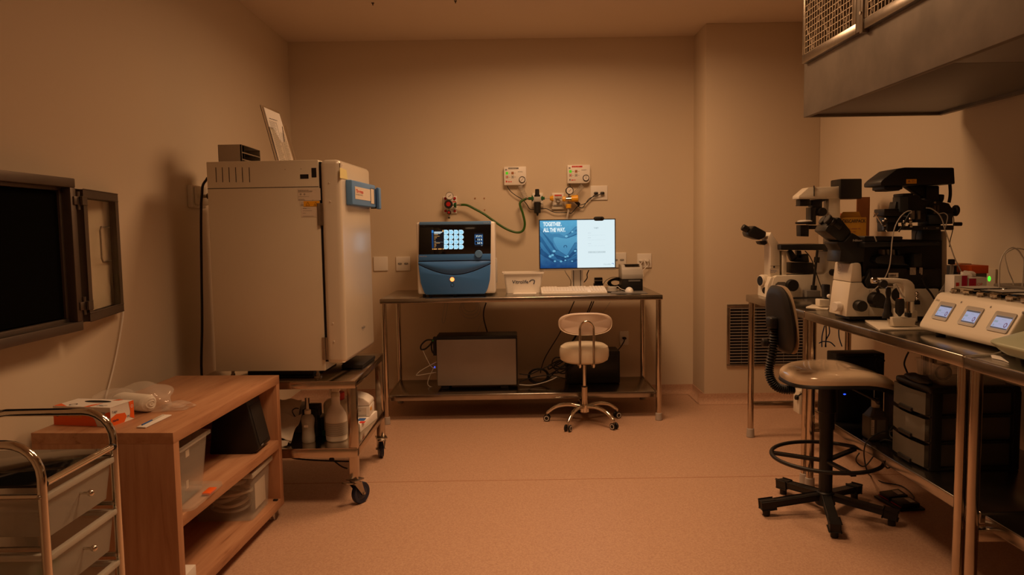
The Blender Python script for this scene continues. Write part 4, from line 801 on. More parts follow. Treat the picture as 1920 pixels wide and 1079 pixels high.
# incubator
W = Matrix.Translation((-.952, 3.74, 0)) @ Matrix.Rotation(-.05, 4, 'Z')
t = thing('laboratory_incubator', 'tall beige laboratory incubator with blue handle console on the steel trolley', 'incubator', (-.952, 3.74, TZ), -.05)
ZB, ZT = .697, 1.757
mb = MB(W); mb.box(-.567, 0, 0, .70, ZB, ZT, 'incubator', .004); mb.build('cabinet', t)
qs = Pl(W @ V((0, 0, 0)), W.to_3x3() @ V((1, 0, 0)), (0, 0, 1))
mb = MB(); zz = qs.px(500, 352)[1]; qs.rect(mb, -.566, zz-.0015, -.001, zz+.0015, 'ink')
for px in (404, 416, 428.5, 441, 453.5, 466.5): a_ = qs.px(px, 314); b_ = qs.px(px+2.3, 342); qs.rect(mb, a_[0], b_[1], a_[0]+.0035, a_[1], 'ink')
for r in ((563, 327, 578.5, 335.5, 'black'), (584.5, 315, 593, 333, 'black_matt')): a_ = qs.px(r[0], r[3]); b_ = qs.px(r[2], r[1]); qs.rect(mb, *a_, *b_, r[4])
for px, py in ((534.5, 318), (564.5, 317)): qs.disc(mb, *qs.px(px, py), .0018, 'ink')
mb.build('vent_slots', t)
z6 = zoom(540, 340, 180/1920)
def R(q, z, x0, y0, x1, y1): a_ = q.px(*z(x0, y1)); b_ = q.px(*z(x1, y0)); return a_[0], a_[1], b_[0], b_[1]
mb = MB(); qs.rect(mb, *R(qs, z6, 203, 140, 648, 390), 'label'); qs.rect(mb, *R(qs, z6, 245, 398, 315, 492), 'label', .0012); qs.rect(mb, *R(qs, z6, 268, 512, 632, 722), 'label')
qs.rect(mb, *R(qs, z6, 315, 395, 632, 508), 'yellow_label', .0012)
for x0 in (355, 512):
    qs.poly(mb, [qs.px(*z6(x, y)) for x, y in ((x0, 492), (x0+84, 492), (x0+42, 414))], 'ink', .0016); qs.poly(mb, [qs.px(*z6(x, y)) for x, y in ((x0+10, 486), (x0+74, 486), (x0+42, 425))], 'yellow_label', .002)
a_ = qs.px(*z6(397, 482)); qs.text(mb, '!', a_[0], a_[1], .0042, 'ink', .0026, align='CENTER'); a_ = qs.px(*z6(550, 482)); qs.poly(mb, [(a_[0]-.002, a_[1]+.001), (a_[0]+.003, a_[1]), (a_[0]+.0015, a_[1]+.005), (a_[0]-.001, a_[1]+.004)], 'ink', .0026)
qs.rect(mb, *R(qs, z6, 258, 470, 308, 480), 'ink', .0016); qs.ring(mb, *qs.px(*z6(280, 440)), .003, .001, 'grey_ink', .0016, 10)
for r, n_, c_ in (((210, 170, 525, 225), 3, 'ink'), ((210, 300, 480, 320), 1, 'grey_ink'), ((210, 350, 420, 388), 3, 'grey_ink'), ((480, 372, 530, 386), 1, 'ink'), ((300, 580, 600, 600), 1, 'grey_ink'), ((300, 630, 400, 650), 1, 'grey_ink'), ((300, 690, 610, 712), 2, 'grey_ink'), ((370, 538, 500, 552), 1, 'grey_ink')): qs.scribble(mb, *R(qs, z6, *r), n_, c_, .0014)
for x, y in ((255, 262), (330, 262)): qs.ring(mb, *qs.px(*z6(x, y)), .0042, .0015, 'ink', .0014, 12)
a_ = qs.px(*z6(298, 555)); qs.text(mb, 'Thermo', a_[0], a_[1], .0040, 'ink', .0014, bold=.03)
mb.build('label_stickers', t)
mb = MB(W); mb.box(0, .013, .010, .60, ZB+.045, ZT-.01, 'black_matt'); mb.build('door_gasket', t)
mb = MB(W); mb.box(.012, .113, -.014, .605, ZB+.038, ZT, 'door_paint', .026, 5); dr = mb.build('door', t)
WR = W.to_3x3(); qn = Pl(W @ V((0, -.0145, 0)), WR @ V((1, 0, 0)), (0, 0, 1)); 
mb = MB(W)
for px, py in ((617, 343), (619, 378), (624, 607), (626, 641)):
    a_ = qn.px(px, py); mb.cyl((a_[0], -.013, a_[1]), (a_[0], -.0175, a_[1]), .0048, 'white', .0035, n=14); mb.cyl((a_[0], -.0174, a_[1]), (a_[0], -.0180, a_[1]), .0014, 'ink', n=8)
mb.build('screw', dr)
for y0, y1 in ((381, 423), (634, 676)):
    a_ = qn.px(605, y0)[1]; b_ = qn.px(605, y1)[1]; mid = (a_+b_)/2
    mb = MB(W); mb.cyl((.002, -.006, b_), (.002, -.006, mid-.001), .0065, 'steel', n=14); mb.cyl((.002, -.006, mid+.001), (.002, -.006, a_), .0065, 'steel', n=14); mb.box(-.012, .016, -.003, .0, b_, a_, 'steel'); mb.build('hinge', t)
qd = Pl(W @ V((.113, 0, 0)), WR @ V((0, 1, 0)), (0, 0, 1))
A = qd.px(*z6(1165, 480)); B = qd.px(*z6(1632, 80)); a0, a1 = A[0], B[0]; zb_, zt_ = qd.px(*z6(1400, 505))[1], qd.px(*z6(1400, 30))[1]
mb = MB(W); mb.box(.112, .146, a0, a1, zb_, zt_, 'blue_panel', .007, 3); cn = mb.build('handle_console', dr)
qc = Pl(W @ V((.1465, 0, 0)), WR @ V((0, 1, 0)), (0, 0, 1)); L_ = a1-a0; H_ = zt_-zb_
mb = MB(); qc.rect(mb, a0+L_*.10, zb_+H_*.26, a0+L_*.74, zb_+H_*.76, 'label'); qc.text(mb, 'Thermo', a0+L_*.13, zb_+H_*.52, H_*.135, 'red_print', .0014, bold=.03, w=L_*.30); qc.text(mb, 'SCIENTIFIC', a0+L_*.13, zb_+H_*.42, H_*.05, 'grey_ink', .0014, w=L_*.28); mb.build('name_label', cn)
mb = MB(); qc.rect(mb, a0+L_*.755, zb_+H_*.15, a0+L_*.95, zb_+H_*.83, 'navy', .0008); qc.rect(mb, a0+L_*.765, zb_+H_*.16, a0+L_*.91, zb_+H_*.80, 'label', .0012); mb.build('slot', cn)
mb = MB(W); mb.box(.113, .150, a1+.012, a1+.022, zb_-.005, zt_-.02, 'black', .002); mb.box(.146, .166, a1+.005, a1+.055, zb_-.008, zt_-.012, 'blue_panel', .006, 3); mb.build('door_handle', dr)
mb = MB(); A = qd.px(636, 334); B = qd.px(648.5, 319); qd.poly(mb, [(A[0]+.004, A[1]), (B[0]+.02, A[1]+.002), (B[0], B[1]), (A[0]+.008, B[1]+.003)], 'postit', .003); mb.build('sticky_note', dr, label='pale yellow sticky note')
mb = MB(); A = qd.px(638, 318); B = qd.px(646, 306); qd.rect(mb, A[0], A[1], A[0]+.045, B[1], 'label', .001); qd.scribble(mb, A[0]+.005, A[1]+.003, A[0]+.04, B[1]-.003, 4, 'grey_ink', .0014); A = qd.px(678, 618); qd.text(mb, 'SteriCycle', A[0], A[1], .014, 'navy_ink', .0012, w=.075); qd.scribble(mb, A[0]+.01, A[1]-.010, A[0]+.06, A[1]-.004, 1, 'grey_ink', .0012); mb.build('name_lettering', dr)
for x in (-.50, -.055):
    for y in (.05, .56):
        mb = MB(W); mb.cyl((x, y, TZ), (x, y, TZ+.012), .021, 'steel', n=20, bev=.002); mb.cyl((x, y, TZ+.012), (x, y, TZ+.024), .012, 'steel', n=6); mb.cyl((x, y, TZ+.024), (x, y, ZB+.001), .008, 'steel', n=12); mb.build('foot', t)
mb = MB(W); mb.box(-.44, -.09, .07, .62, TZ+.0005, TZ+.006, 'black', .002); mb.box(-.44, -.09, .09, .52, TZ+.006, TZ+.030, 'black', .004); mb.box(-.003, .115, .30, .60, TZ+.001, TZ+.022, 'black', .004); mb.build('rubber_mat', label='black mat and tray under the beige incubator on the trolley', cat='mat')
cable('black cable hanging down the wall side of the beige incubator', [aY(*zoom(330, 320, 70/944)(x, y), 3.98) for x, y in ((800, 180), (765, 240), (700, 330), (668, 430), (658, 600), (640, 800), (636, 1000))] + [aY(x, y, 3.98) for x, y in ((377, 430), (378, 520), (379, 610), (378, 700))] + [V((-1.66, 3.98, .45))], .007)
# things on top of the incubator
t = thing('pigeonhole_box', 'small open steel rack with slots lying on the beige incubator', 'rack', (-1.482, 4.15, ZT))
x0, x1, y0, y1, zt = -1.545, -1.422, 4.0, 4.30, 1.868
mb = MB(); mb.box(x0, x1, y0, y0+.002, ZT, zt, 'rack_steel'); mb.box(x0, x1, y1-.002, y1, ZT, zt, 'rack_steel'); mb.box(x0, x1, y0+.002, y1-.002, zt-.002, zt, 'rack_steel'); mb.box(x0, x1, y0+.002, y1-.002, ZT, ZT+.002, 'rack_steel'); mb.box(x0, x0+.002, y0, y1, ZT, zt, 'rack_steel'); mb.box(x1-.006, x1, y0, y0+.014, ZT, zt, 'rack_steel'); mb.build('case', t)
for z in (ZT+.037, ZT+.074): mb = MB(); mb.box(x0+.002, x1-.001, y0+.002, y1-.002, z, z+.002, 'steel'); mb.box(x1-.003, x1-.001, y0+.002, y1-.002, z-.006, z+.002, 'steel'); mb.build('shelf', t)
mb = MB(); mb.box(x0+.01, x1-.004, y0+.055, y0+.058, ZT+.002, zt-.002, 'dark_steel'); mb.build('divider', t)
t = thing('document_stand', 'clear acrylic document stand leaning back on the beige incubator', 'stand', (-1.21, 4.12, ZT))
A0, B0 = V((-1.236, 4.0, 1.760)), V((-1.204, 4.23, 1.760)); A1, B1 = V((-1.310, 3.995, 2.072)), V((-1.278, 4.225, 2.072))
nn = (B0-A0).cross(A1-A0).normalized(); nn = nn if nn.x > 0 else -nn
mb = MB(); mb.slab([A0, B0, B1, A1], -nn*.003, 'acrylic'); mb.build('back_sheet', t)
fl = lambda u, v, o=0.0: A0+(B0-A0)*u+(A1-A0)*v+nn*o
mb = MB(); P = [fl(0, 0, .012), fl(1, 0, .012), fl(1, .95, .012), fl(.70, .95, .012), fl(.62, .72, .012), fl(.55, .55, .012), fl(.42, .52, .012), fl(.30, .60, .012), fl(.12, .95, .012), fl(0, .95, .012)]
mb.slab(P[:2] + [fl(1, .75, .012), fl(.75, .70, .012), fl(.62, .42, .012), fl(.45, .40, .012), fl(.2, .62, .012), fl(0, .62, .012)], nn*.003, 'acrylic'); mb.build('front_pocket', t)
mb = MB(); mb.slab([A0, B0, B0+V((.024, .0, .0)), A0+V((.024, 0, 0))], (0, 0, .003), 'acrylic'); mb.slab([A0+V((-.05, .0, -.002)), B0+V((-.05, 0, -.002)), B0, A0], (0, 0, .003), 'acrylic'); mb.build('base_sheet', t)
mb = MB(); mb.slab([fl(.05, .012, .001), fl(.88, .012, .001), fl(.83, .93, .001), fl(.05, .96, .001)], nn*.009, 'paper'); pg = mb.build('paper_stack', label='stack of printed white sheets held in the acrylic document stand', cat='paper')
mb = MB(); qp = Pl(fl(.05, .012, .0102), B0-A0, A1-A0); wq = (B0-A0).length*.83; hq = (A1-A0).length*.92
qp.scribble(mb, wq*.08, hq*.05, wq*.50, hq*.80, 34, 'grey_ink', .0006, fill=1); qp.scribble(mb, wq*.60, hq*.05, wq*.92, hq*.62, 26, 'grey_ink', .0006, fill=1); qp.rect(mb, wq*.52, 0, wq*.535, hq*.8, 'ink', .0006); qp.scribble(mb, wq*.15, hq*.82, wq*.7, hq*.86, 1, 'ink', .0006, fill=1); mb.build('print', pg)
mb = MB(); mb.lathe([(0, 0), (.030, 0), (.030, .006), (.026, .020), (.016, .031), (0, .034)], 'white', (-1.145, 4.15, ZT)); mb.build('dome_cap', label='small white domed cap at the foot of the acrylic stand', cat='cap')

# ---- things on the lower trolley shelf
LZ = .3065
def lathe_thing(name, label, cat, o, prof, m):
    mb = MB(); mb.lathe(prof, m, o, n=36); return mb.build(name, label=label, cat=cat)
p = V((-.935, 3.86, LZ)); t = thing('spray_bottle', 'white spray bottle with printed label and grey trigger on the trolley shelf', 'bottle', p)
mb = MB(); mb.lathe([(0, 0), (.050, 0), (.055, .006), (.056, .05), (.056, .12), (.052, .140), (.040, .165), (.024, .187), (.0225, .21), (.0225, .232), (0, .232)], 'white_plastic', p, n=40); mb.build('bottle_body', t)
mb = MB(); mb.lathe([(.0565, .028), (.0570, .028), (.0570, .103), (.0565, .103)], 'label', p, n=40)
for k in range(11): mb.lathe([(.0572, .033+k*.0062), (.0574, .033+k*.0062), (.0574, .0362+k*.0062), (.0572, .0362+k*.0062)], 'grey_ink', p, n=40)
mb.build('label_band', t, label='label of dense grey print')
mb = MB(); mb.lathe([(0, .232), (.024, .232), (.024, .248), (.018, .256), (0, .256)], 'cream', p); mb.slab([p+V((x, -.014, z)) for x, z in ((-.045, .292), (-.040, .300), (-.018, .303), (.012, .298), (.026, .285), (.027, .265), (.018, .254), (-.014, .254), (-.020, .275), (-.036, .283))], (0, .028, 0), 'cream', .006); mb.slab([p+V((x, -.005, z)) for x, z in ((-.022, .276), (-.030, .262), (-.034, .240), (-.030, .240), (-.018, .262))], (0, .010, 0), 'cream', .002); mb.build('trigger', t)
p = V((-1.075, 3.83, LZ)); t = thing('wash_bottle', 'translucent squeeze bottle with tapered spout on the trolley shelf', 'bottle', p)
mb = MB(); mb.lathe([(0, 0), (.031, 0), (.034, .005), (.034, .03), (.031, .06), (.031, .085), (.034, .11), (.034, .125), (.026, .140), (.015, .146), (.015, .150), (0, .150)], 'frost', p); mb.build('bottle_body', t)
mb = MB(); mb.lathe([(0, .150), (.017, .150), (.017, .168), (.008, .174), (.0035, .235), (0, .235)], 'cream', p); mb.build('spout', t)
mb = MB(); mb.lathe([(0, .004), (.0325, .006), (.0305, .058), (0, .058)], 'liquid', p); mb.build('liquid', t)
qb = Pl(p+V((-.012, -.0335, 0)), (1, 0, 0), (0, 0, 1)); mb = MB(); qb.rect(mb, 0, .085, .022, .097, 'label', .003); mb.build('label_sticker', t)
t = thing('jerry_can', 'beige can with a red cap behind the spray bottle', 'canister', (-.945, 4.02, LZ))
mb = MB(); mb.box(-1.03, -.89, 3.955, 4.05, LZ, LZ+.185, 'incubator', .025, 4); mb.build('can', t); mb = MB(); mb.cyl((-.955, 4.0, LZ+.184), (-.955, 4.0, LZ+.225), .036, 'red', n=24, bev=.003); mb.build('cap', t)
t = thing('small_machine', 'small white printed plastic box with hinged lid at the trolley shelf back', 'box', (-.88, 4.22, LZ+.045))
mb = MB(); mb.box(-.955, -.815, 4.16, 4.30, LZ+.045, LZ+.105, 'white_plastic', .006); mb.slab([(-.955, 4.16, LZ+.106), (-.815, 4.16, LZ+.106), (-.818, 4.16, LZ+.128), (-.85, 4.16, LZ+.150), (-.90, 4.16, LZ+.165), (-.955, 4.16, LZ+.165)], (0, .14, 0), 'white_plastic', .006); mb.build('case', t)
qb = Pl((-.955, 4.159, LZ+.045), (1, 0, 0), (0, 0, 1)); mb = MB(); qb.rect(mb, .02, .010, .12, .050, 'label', .0006); qb.scribble(mb, .03, .013, .11, .047, 4, 'grey_ink', .001); qb.rect(mb, .02, .008, .12, .010, 'ink', .001); mb.build('label_sticker', t)
mb = MB(); qq = Pl((-.8145, 4.16, LZ+.045), (0, 1, 0), (0, 0, 1)); qq.rect(mb, .01, .03, .05, .05, 'yellow_label', .0006); mb.build('side_sticker', t)
t = thing('carton', 'flat white carton with blue and red print under the small white box', 'box', (-.89, 4.18, LZ))
mb = MB(); mb.slab([(-.965, 4.08, LZ), (-.885, 4.08, LZ), (-.838, 3.99, LZ), (-.80, 4.30, LZ), (-.965, 4.32, LZ)], (0, 0, .044), 'paper', .001); mb.build('carton_box', t)
qb = Pl((-.97, 4.05, LZ+.0445), (1, 0, 0), (0, 1, 0)); mb = MB(); qb.rect(mb, .10, .02, .14, .08, 'blue_ink'); qb.rect(mb, .12, -.03, .15, .01, 'red_print'); mb.build('print', t)
for k, (pts, lab) in enumerate((([(-1.28, 3.87), (-1.14, 3.88), (-1.135, 3.94), (-1.28, 3.96)], 'crumpled plastic sleeve of papers, upper one on the trolley shelf'), ([(-1.32, 3.76), (-1.145, 3.765), (-1.115, 3.86), (-1.30, 3.87)], 'plastic sleeve of papers sagging to the shelf edge, the middle one'), ([(-1.36, 3.735), (-1.16, 3.74), (-1.15, 3.80), (-1.34, 3.80)], 'flat plastic sleeve of papers lying on the trolley shelf'))):
    zc = (LZ+.125, LZ+.036, LZ+.014)[k]; dz = (.075, .10, .012)[k]
    mb = MB(); N = 8; b_ = bmesh.new(); A_, B_, C_, D_ = [V((x, y, 0)) for x, y in pts]
    g = [[b_.verts.new((A_.lerp(B_, i/N)).lerp(D_.lerp(C_, i/N), j/N) + V((0, 0, zc+dz*j/N+.010*math.sin(i*1.3+j+k)*min(1, k+.5)))) for i in range(N+1)] for j in range(N+1)]
    for j in range(N):
        for i in range(N): b_.faces.new([g[j][i], g[j][i+1], g[j+1][i+1], g[j+1][i]])
    r = bmesh.ops.extrude_face_region(b_, geom=b_.faces[:]); bmesh.ops.translate(b_, verts=[q_ for q_ in r['geom'] if isinstance(q_, bmesh.types.BMVert)], vec=(0, 0, -.004)); bmesh.ops.recalc_face_normals(b_, faces=b_.faces[:]); mb.merge(b_, 'label'); mb.build('paper_sleeve', label=lab, cat='paper', group=None)
mb = MB(); mb.box(-1.34, -1.16, 4.00, 4.18, LZ, LZ+.135, 'grey', .006); mb.build('small_case', label='dark case under the topmost plastic sleeve of papers', cat='case')
t = thing('charger', 'black charger block with prongs standing behind the squeeze bottle', 'charger', (-1.085, 3.95, LZ))
mb = MB(); mb.box(-1.13, -1.05, 3.92, 3.98, LZ, LZ+.15, 'black', .006); mb.box(-1.10, -1.035, 3.93, 3.97, LZ+.11, LZ+.175, 'black', .006); mb.build('body', t)
for x in (-1.118, -1.100): mb = MB(); mb.box(x-.002, x+.002, 3.945, 3.955, LZ+.15, LZ+.205, 'dark_steel'); mb.build('prong', t)
cable('thin black cable looping from the black charger', [aY(*zoom(520, 700, 1/6)(x, y), 3.86) for x, y in ((240, 400), (200, 398), (168, 430), (200, 490), (235, 520), (160, 570), (130, 620), (175, 670), (240, 668))], .003)
cable('black cable coiled between the bottles on the trolley shelf', [aY(*zoom(520, 700, 1/6)(x, y), 3.97) for x, y in ((370, 470), (430, 440), (465, 420), (430, 410), (440, 470), (400, 490), (460, 480), (400, 450), (365, 490), (420, 500))], .004)
mb = MB(); mb.box(-1.078, -1.038, 3.99, 4.10, LZ, LZ+.085, 'black', .006); mb.build('black_case', label='low black case between the squeeze bottle and the beige can', cat='case')
mb = MB(); mb.box(-1.03, -.955, 3.925, 3.945, LZ, LZ+.03, 'green_d', .003); mb.build('green_case', label='small dark green case low behind the two bottles', cat='case')
cb = cable('black cable drooping under the trolley with a tied knot', [aY(*zoom(520, 700, 1/6)(x, y), 3.90) for x, y in ((120, 935), (200, 962), (400, 980), (620, 990), (800, 995), (905, 985), (912, 1005), (890, 1030))], .0045)
mb = MB(); mb.ball(aY(622, 862, 3.90), .012, 'black', 1.2, .8, 1); mb.tube([aY(*zoom(520, 700, 1/6)(x, y), 3.89) for x, y in ((640, 990), (690, 1030), (740, 1060), (790, 1075))], .004, 'black'); mb.build('knot', cb)

# ================================================================== wooden shelf trolley
W = Matrix.Translation((-1.196, 2.57, 0)) @ Matrix.Rotation(-.05, 4, 'Z')
t = thing('shelf_trolley', 'low open wooden shelf unit on small castors against the wall', 'shelf unit', (-1.196, 2.57, 0), -.05)
D_, L_ = -.515, 1.035
mb = MB(W); mb.box(D_, 0, 0, L_, .665, .705, 'wood_y', .0008); mb.build('top_board', t)
mb = MB(W); mb.box(D_, -.0005, 0, .04, .10, .665, 'wood_z', .0008); mb.build('side_panel', t)
mb = MB(W); mb.box(D_, -.0005, L_-.04, L_, .10, .665, 'wood_z', .0008); mb.build('side_panel', t)
mb = MB(W); mb.box(D_, 0, 0, L_, .060, .10, 'wood_y', .0008); mb.build('bottom_board', t)
mb = MB(W); mb.box(D_+.016, -.0008, .04, L_-.04, .350, .392, 'wood_y', .0008); mb.build('middle_shelf', t)
mb = MB(W); mb.box(D_, D_+.015, .04, L_-.04, .10, .665, 'wood_z'); mb.build('back_panel', t)
for x in (D_+.05, -.035):
    for y in (.06, L_-.05):
        mb = MB(W); mb.box(x-.02, x+.02, y-.02, y+.02, .056, .060, 'steel'); mb.cyl((x, y, .045), (x, y, .057), .006, 'steel', n=10)
        for s_ in (-1, 1): mb.lathe([(0, 0), (.022, 0), (.026, .003), (.026, .010), (0, .010)], 'acrylic', W.inverted() @ (W @ V((x+s_*.004, y, .026))), (s_, 0, 0), 20)
        mb.build('castor', t)
mb = MB(W); mb.box(-.028, -.006, L_-.075, L_-.060, .10, .107, 'black', .002); mb.build('door_stop', label='tiny black clip lying at the far corner of the shelf bottom', cat='clip')
# speaker
mb = MB(); TZ2 = .3925; y0 = 3.34
P = [aY(x, y, y0) for x, y in ((392, 851), (474, 851), (486, 843), (461, 752), (400, 752))]; P[0].z = P[1].z = TZ2; P[2].z = TZ2+.02
mb.slab(P, (0, .17, 0), 'black', .008); t = mb.build('loudspeaker', label='black wedge-shaped loudspeaker on the middle shelf of the wooden unit', cat='speaker')
mb = MB(); q = Pl(P[2], (0, 1, 0), (P[3]-P[2])); q.rect(mb, .02, .02, .15, .20, 'rubber', .002); q.rect(mb, .03, .008, .06, .014, 'grey_ink', .003); mb.build('grille', t)
# clear bin standing on its lid
t = thing('clear_bin', 'open empty clear plastic bin standing on its lid on the middle shelf', 'bin', (-1.32, 2.78, TZ2))
mb = MB(); tub(mb, (-1.43, -1.205, 2.63, 2.90), TZ2+.014, .628, .003, 'clear_bin', .022, .008); mb.build('bin_body', t)
mb = MB(); mb.box(-1.214, -1.2135, 2.70, 2.73, .575, .60, 'label'); mb.box(-1.226, -1.2255, 2.72, 2.74, .45, .48, 'label'); mb.build('label_sticker', t)
t = thing('bin_lid', 'flat clear lid with an orange tag under the clear bin', 'lid', (-1.31, 2.79, TZ2))
mb = MB(); b_ = bmesh.new(); f = b_.faces.new(rrect(b_, -1.445, -1.172, 2.64, 2.945, TZ2+.001, .03)); r = bmesh.ops.extrude_face_region(b_, geom=[f]); bmesh.ops.translate(b_, verts=[q_ for q_ in r['geom'] if isinstance(q_, bmesh.types.BMVert)], vec=(0, 0, .010)); bmesh.ops.recalc_face_normals(b_, faces=b_.faces[:]); mb.merge(b_, 'clear_bin'); mb.build('lid_plate', t)
mb = MB(); mb.box(-1.205, -1.173, 2.80, 2.87, TZ2+.003, TZ2+.0125, 'orange', .003); mb.build('orange_tag', t)
# lower bin with tubes
t = thing('clear_bin', 'clear plastic bin with white rim full of coiled tubing on the bottom shelf', 'bin', (-1.31, 3.40, .10))
mb = MB(); tub(mb, (-1.455, -1.178, 3.27, 3.535), .1005, .318, .003, 'clear_bin', .012, .002); mb.build('bin_body', t)
mb = MB()
for x0, x1, ya, yb in ((-1.46, -1.172, 3.262, 3.276), (-1.46, -1.172, 3.532, 3.546), (-1.46, -1.448, 3.276, 3.532), (-1.184, -1.172, 3.276, 3.532)): mb.box(x0, x1, ya, yb, .302, .324, 'frost', .003)
mb.build('rim', t)
mb = MB(); mb.box(-1.200, -1.1995, 3.36, 3.50, .125, .245, 'label'); mb.build('label_sticker', t)
random.seed(11)
for k in range(6):
    cc = V((-1.32+random.uniform(-.03, .03), 3.39+random.uniform(-.03, .03), .135+.027*k)); ti = random.uniform(-.07, .07)
    mb = MB(); mb.tube([cc+V(((.085-.006*(k % 3))*math.cos(a_), (.085-.005*(k % 2))*math.sin(a_), .006*math.sin(a_*2+k)+ti*.08*math.cos(a_))) for a_ in [2*PI*j/14 for j in range(14)]], .006+.001*(k % 3), ('silicone', 'cream')[k % 2], closed=True)
    mb.build('tube_coil', label='loop of pale coiled tubing inside the lower clear bin', cat='tube', group='coiled tubing in the lower clear bin')
mb = MB(); mb.box(-1.30, -1.212, 2.640, 2.735, .1005, .152, 'paper', .001); mb.build('carton', label='small white carton on the bottom shelf of the wooden unit', cat='box')
# ---- on top of the wooden shelf
SZ7 = .7055
O = aZ(208, 801, SZ7); U = (aZ(101, 797, SZ7)-O); U.z = 0; U = U.normalized(); Vv = (aZ(243, 786, SZ7)-O); Vv.z = 0; Vv = Vv.normalized(); Vv = V((U.y, -U.x, 0)); Vv = Vv if Vv.y > 0 else -Vv
GL, GW, GH = .236, .125, .070
t = thing('glove_box', 'white and orange glove dispenser box on the wooden shelf unit', 'box', O+U*GL/2+Vv*GW/2)
mb = MB(); mb.obox(O+U*GL/2+Vv*GW/2+V((0, 0, GH/2)), U*GL, Vv*GW, V((0, 0, GH)), 'paper', .001); mb.build('carton_body', t)
qf = Pl(O+U*GL, -U, (0, 0, 1)); qr = Pl(O, Vv, (0, 0, 1)); qt = Pl(O+U*GL+V((0, 0, GH)), -U, Vv); mb = MB()
qf.poly(mb, [(0, 0), (.180, 0), (.172, .022), (.158, .042), (.13, .046), (.03, .052), (0, .056)], 'orange'); qf.poly(mb, [(.205, .035), (.236, .032), (.236, .055), (.218, .05)], 'orange'); qf.disc(mb, .017, .042, .008, 'paper', .0012); qf.ring(mb, .017, .042, .010, .0025, 'ink', .0014)
qf.scribble(mb, .06, .030, .13, .045, 3, 'yellow_label', .0014); qf.text(mb, 'Talge', .188, .046, .009, 'navy_ink', .0014)
qr.poly(mb, [(0, 0), (.070, 0), (.085, .018), (.075, .034), (.03, .040), (0, .030)], 'orange'); qr.poly(mb, [(.100, .012), (.125, 0), (.125, .070), (.098, .070), (.105, .03)], 'orange'); qr.text(mb, 'Talge', .008, .046, .009, 'navy_ink', .0014); qr.text(mb, 'Nitrilo', .010, .014, .008, 'navy_ink', .0016, bold=.02); qr.ring(mb, .114, .050, .006, .002, 'paper', .0014); qr.text(mb, 'M', .088, .012, .010, 'navy_ink', .0014)
qt.disc(mb, .118, .085, .055, 'black_matt', .0012, 30, ry=.016); qt.poly(mb, [(.128, 0), (.145, 0), (.150, .03), (.158, .064), (.145, .05), (.133, .03)], 'orange', .0008); qt.poly(mb, [(.196, .125), (.175, .125), (.16, .105), (.185, .11)], 'orange'); qt.poly(mb, [(0, .04), (.03, .02), (.06, .0), (0, 0)], 'orange'); qt.ring(mb, .06, .03, .014, .003, 'navy_ink', .0012); qt.scribble(mb, .165, .015, .22, .035, 2, 'navy_ink', .0012); mb.build('print', t)
# cotton in bag
t = thing('cotton_roll', 'roll of white cotton inside a crumpled clear bag on the wooden shelf', 'cotton', (-1.52, 2.95, SZ7))
a_ = aZ(268, 781, SZ7); c0 = V((a_.x-.02, a_.y+.075, SZ7+.036)); dx = V((-.55, .80, 0)).normalized()
mb = MB()
mb.lathe([(0, -.006), (.006, -.002), (.012, -.005), (.018, -.001), (.024, -.003), (.030, .002), (.036, .003), (.041, .010), (.042, .016), (.042, .15), (.036, .165), (0, .168)], 'cotton', c0+V((.02, -.01, .007)), V((-.9, .35, .0)), 36)
for v in mb.bm.verts: v.co.z = max(SZ7+.001, SZ7+(v.co.z-SZ7)*.80); v.co.x += .004*math.sin(v.co.y*90)
mb.build('cotton', t)
def blob(mb, c, rx, ry, rz, m, amp, seed, seg=28):
    b_ = bmesh.new(); bmesh.ops.create_uvsphere(b_, u_segments=seg, v_segments=seg//2, radius=1); rnd = random.Random(seed); ph = [(rnd.uniform(2, 7), rnd.uniform(0, 6), V((rnd.uniform(-1, 1), rnd.uniform(-1, 1), rnd.uniform(-1, 1)))) for _ in range(7)]
    for v in b_.verts:
        d = 1+sum(math.sin(f*v.co.dot(k_)+o_) for f, o_, k_ in ph)*amp; v.co = V((c[0]+v.co.x*rx*d, c[1]+v.co.y*ry*d, max(SZ7+.001, c[2]+v.co.z*rz*d)))
    return mb.merge(b_, m)
mb = MB(); blob(mb, (c0.x-.03, c0.y+.035, SZ7+.046), .125, .095, .062, 'clearbag', .060, 4, 48); blob(mb, (c0.x-.15, c0.y+.07, SZ7+.030), .08, .07, .040, 'clearbag', .09, 9, 40); blob(mb, (c0.x+.10, c0.y+.045, SZ7+.012), .055, .05, .016, 'clearbag', .12, 5, 32); mb.build('clear_bag', t)
P = [aZ(x, y, SZ7+.001) for x, y in ((256, 803), (273, 803.5), (322, 780), (304, 779.5))]
t = thing('syringe_packet', 'sealed white syringe packet with blue tip lying near the shelf edge', 'packet', (P[0]+P[2])/2)
mb = MB(); mb.slab(P, (0, 0, .004), 'paper', .001); mb.build('wrapper', t)
mb = MB(); m0, m1 = (P[0]+P[1])/2, (P[2]+P[3])/2; mb.cyl(m0.lerp(m1, .12)+V((-.008, 0, .006)), m0.lerp(m1, .48)+V((-.008, 0, .006)), .0028, 'blue_ink', n=8); mb.cyl(m0.lerp(m1, .48)+V((-.006, 0, .006)), m0.lerp(m1, .92)+V((-.006, 0, .006)), .0035, 'frost', n=8); mb.build('syringe', t)

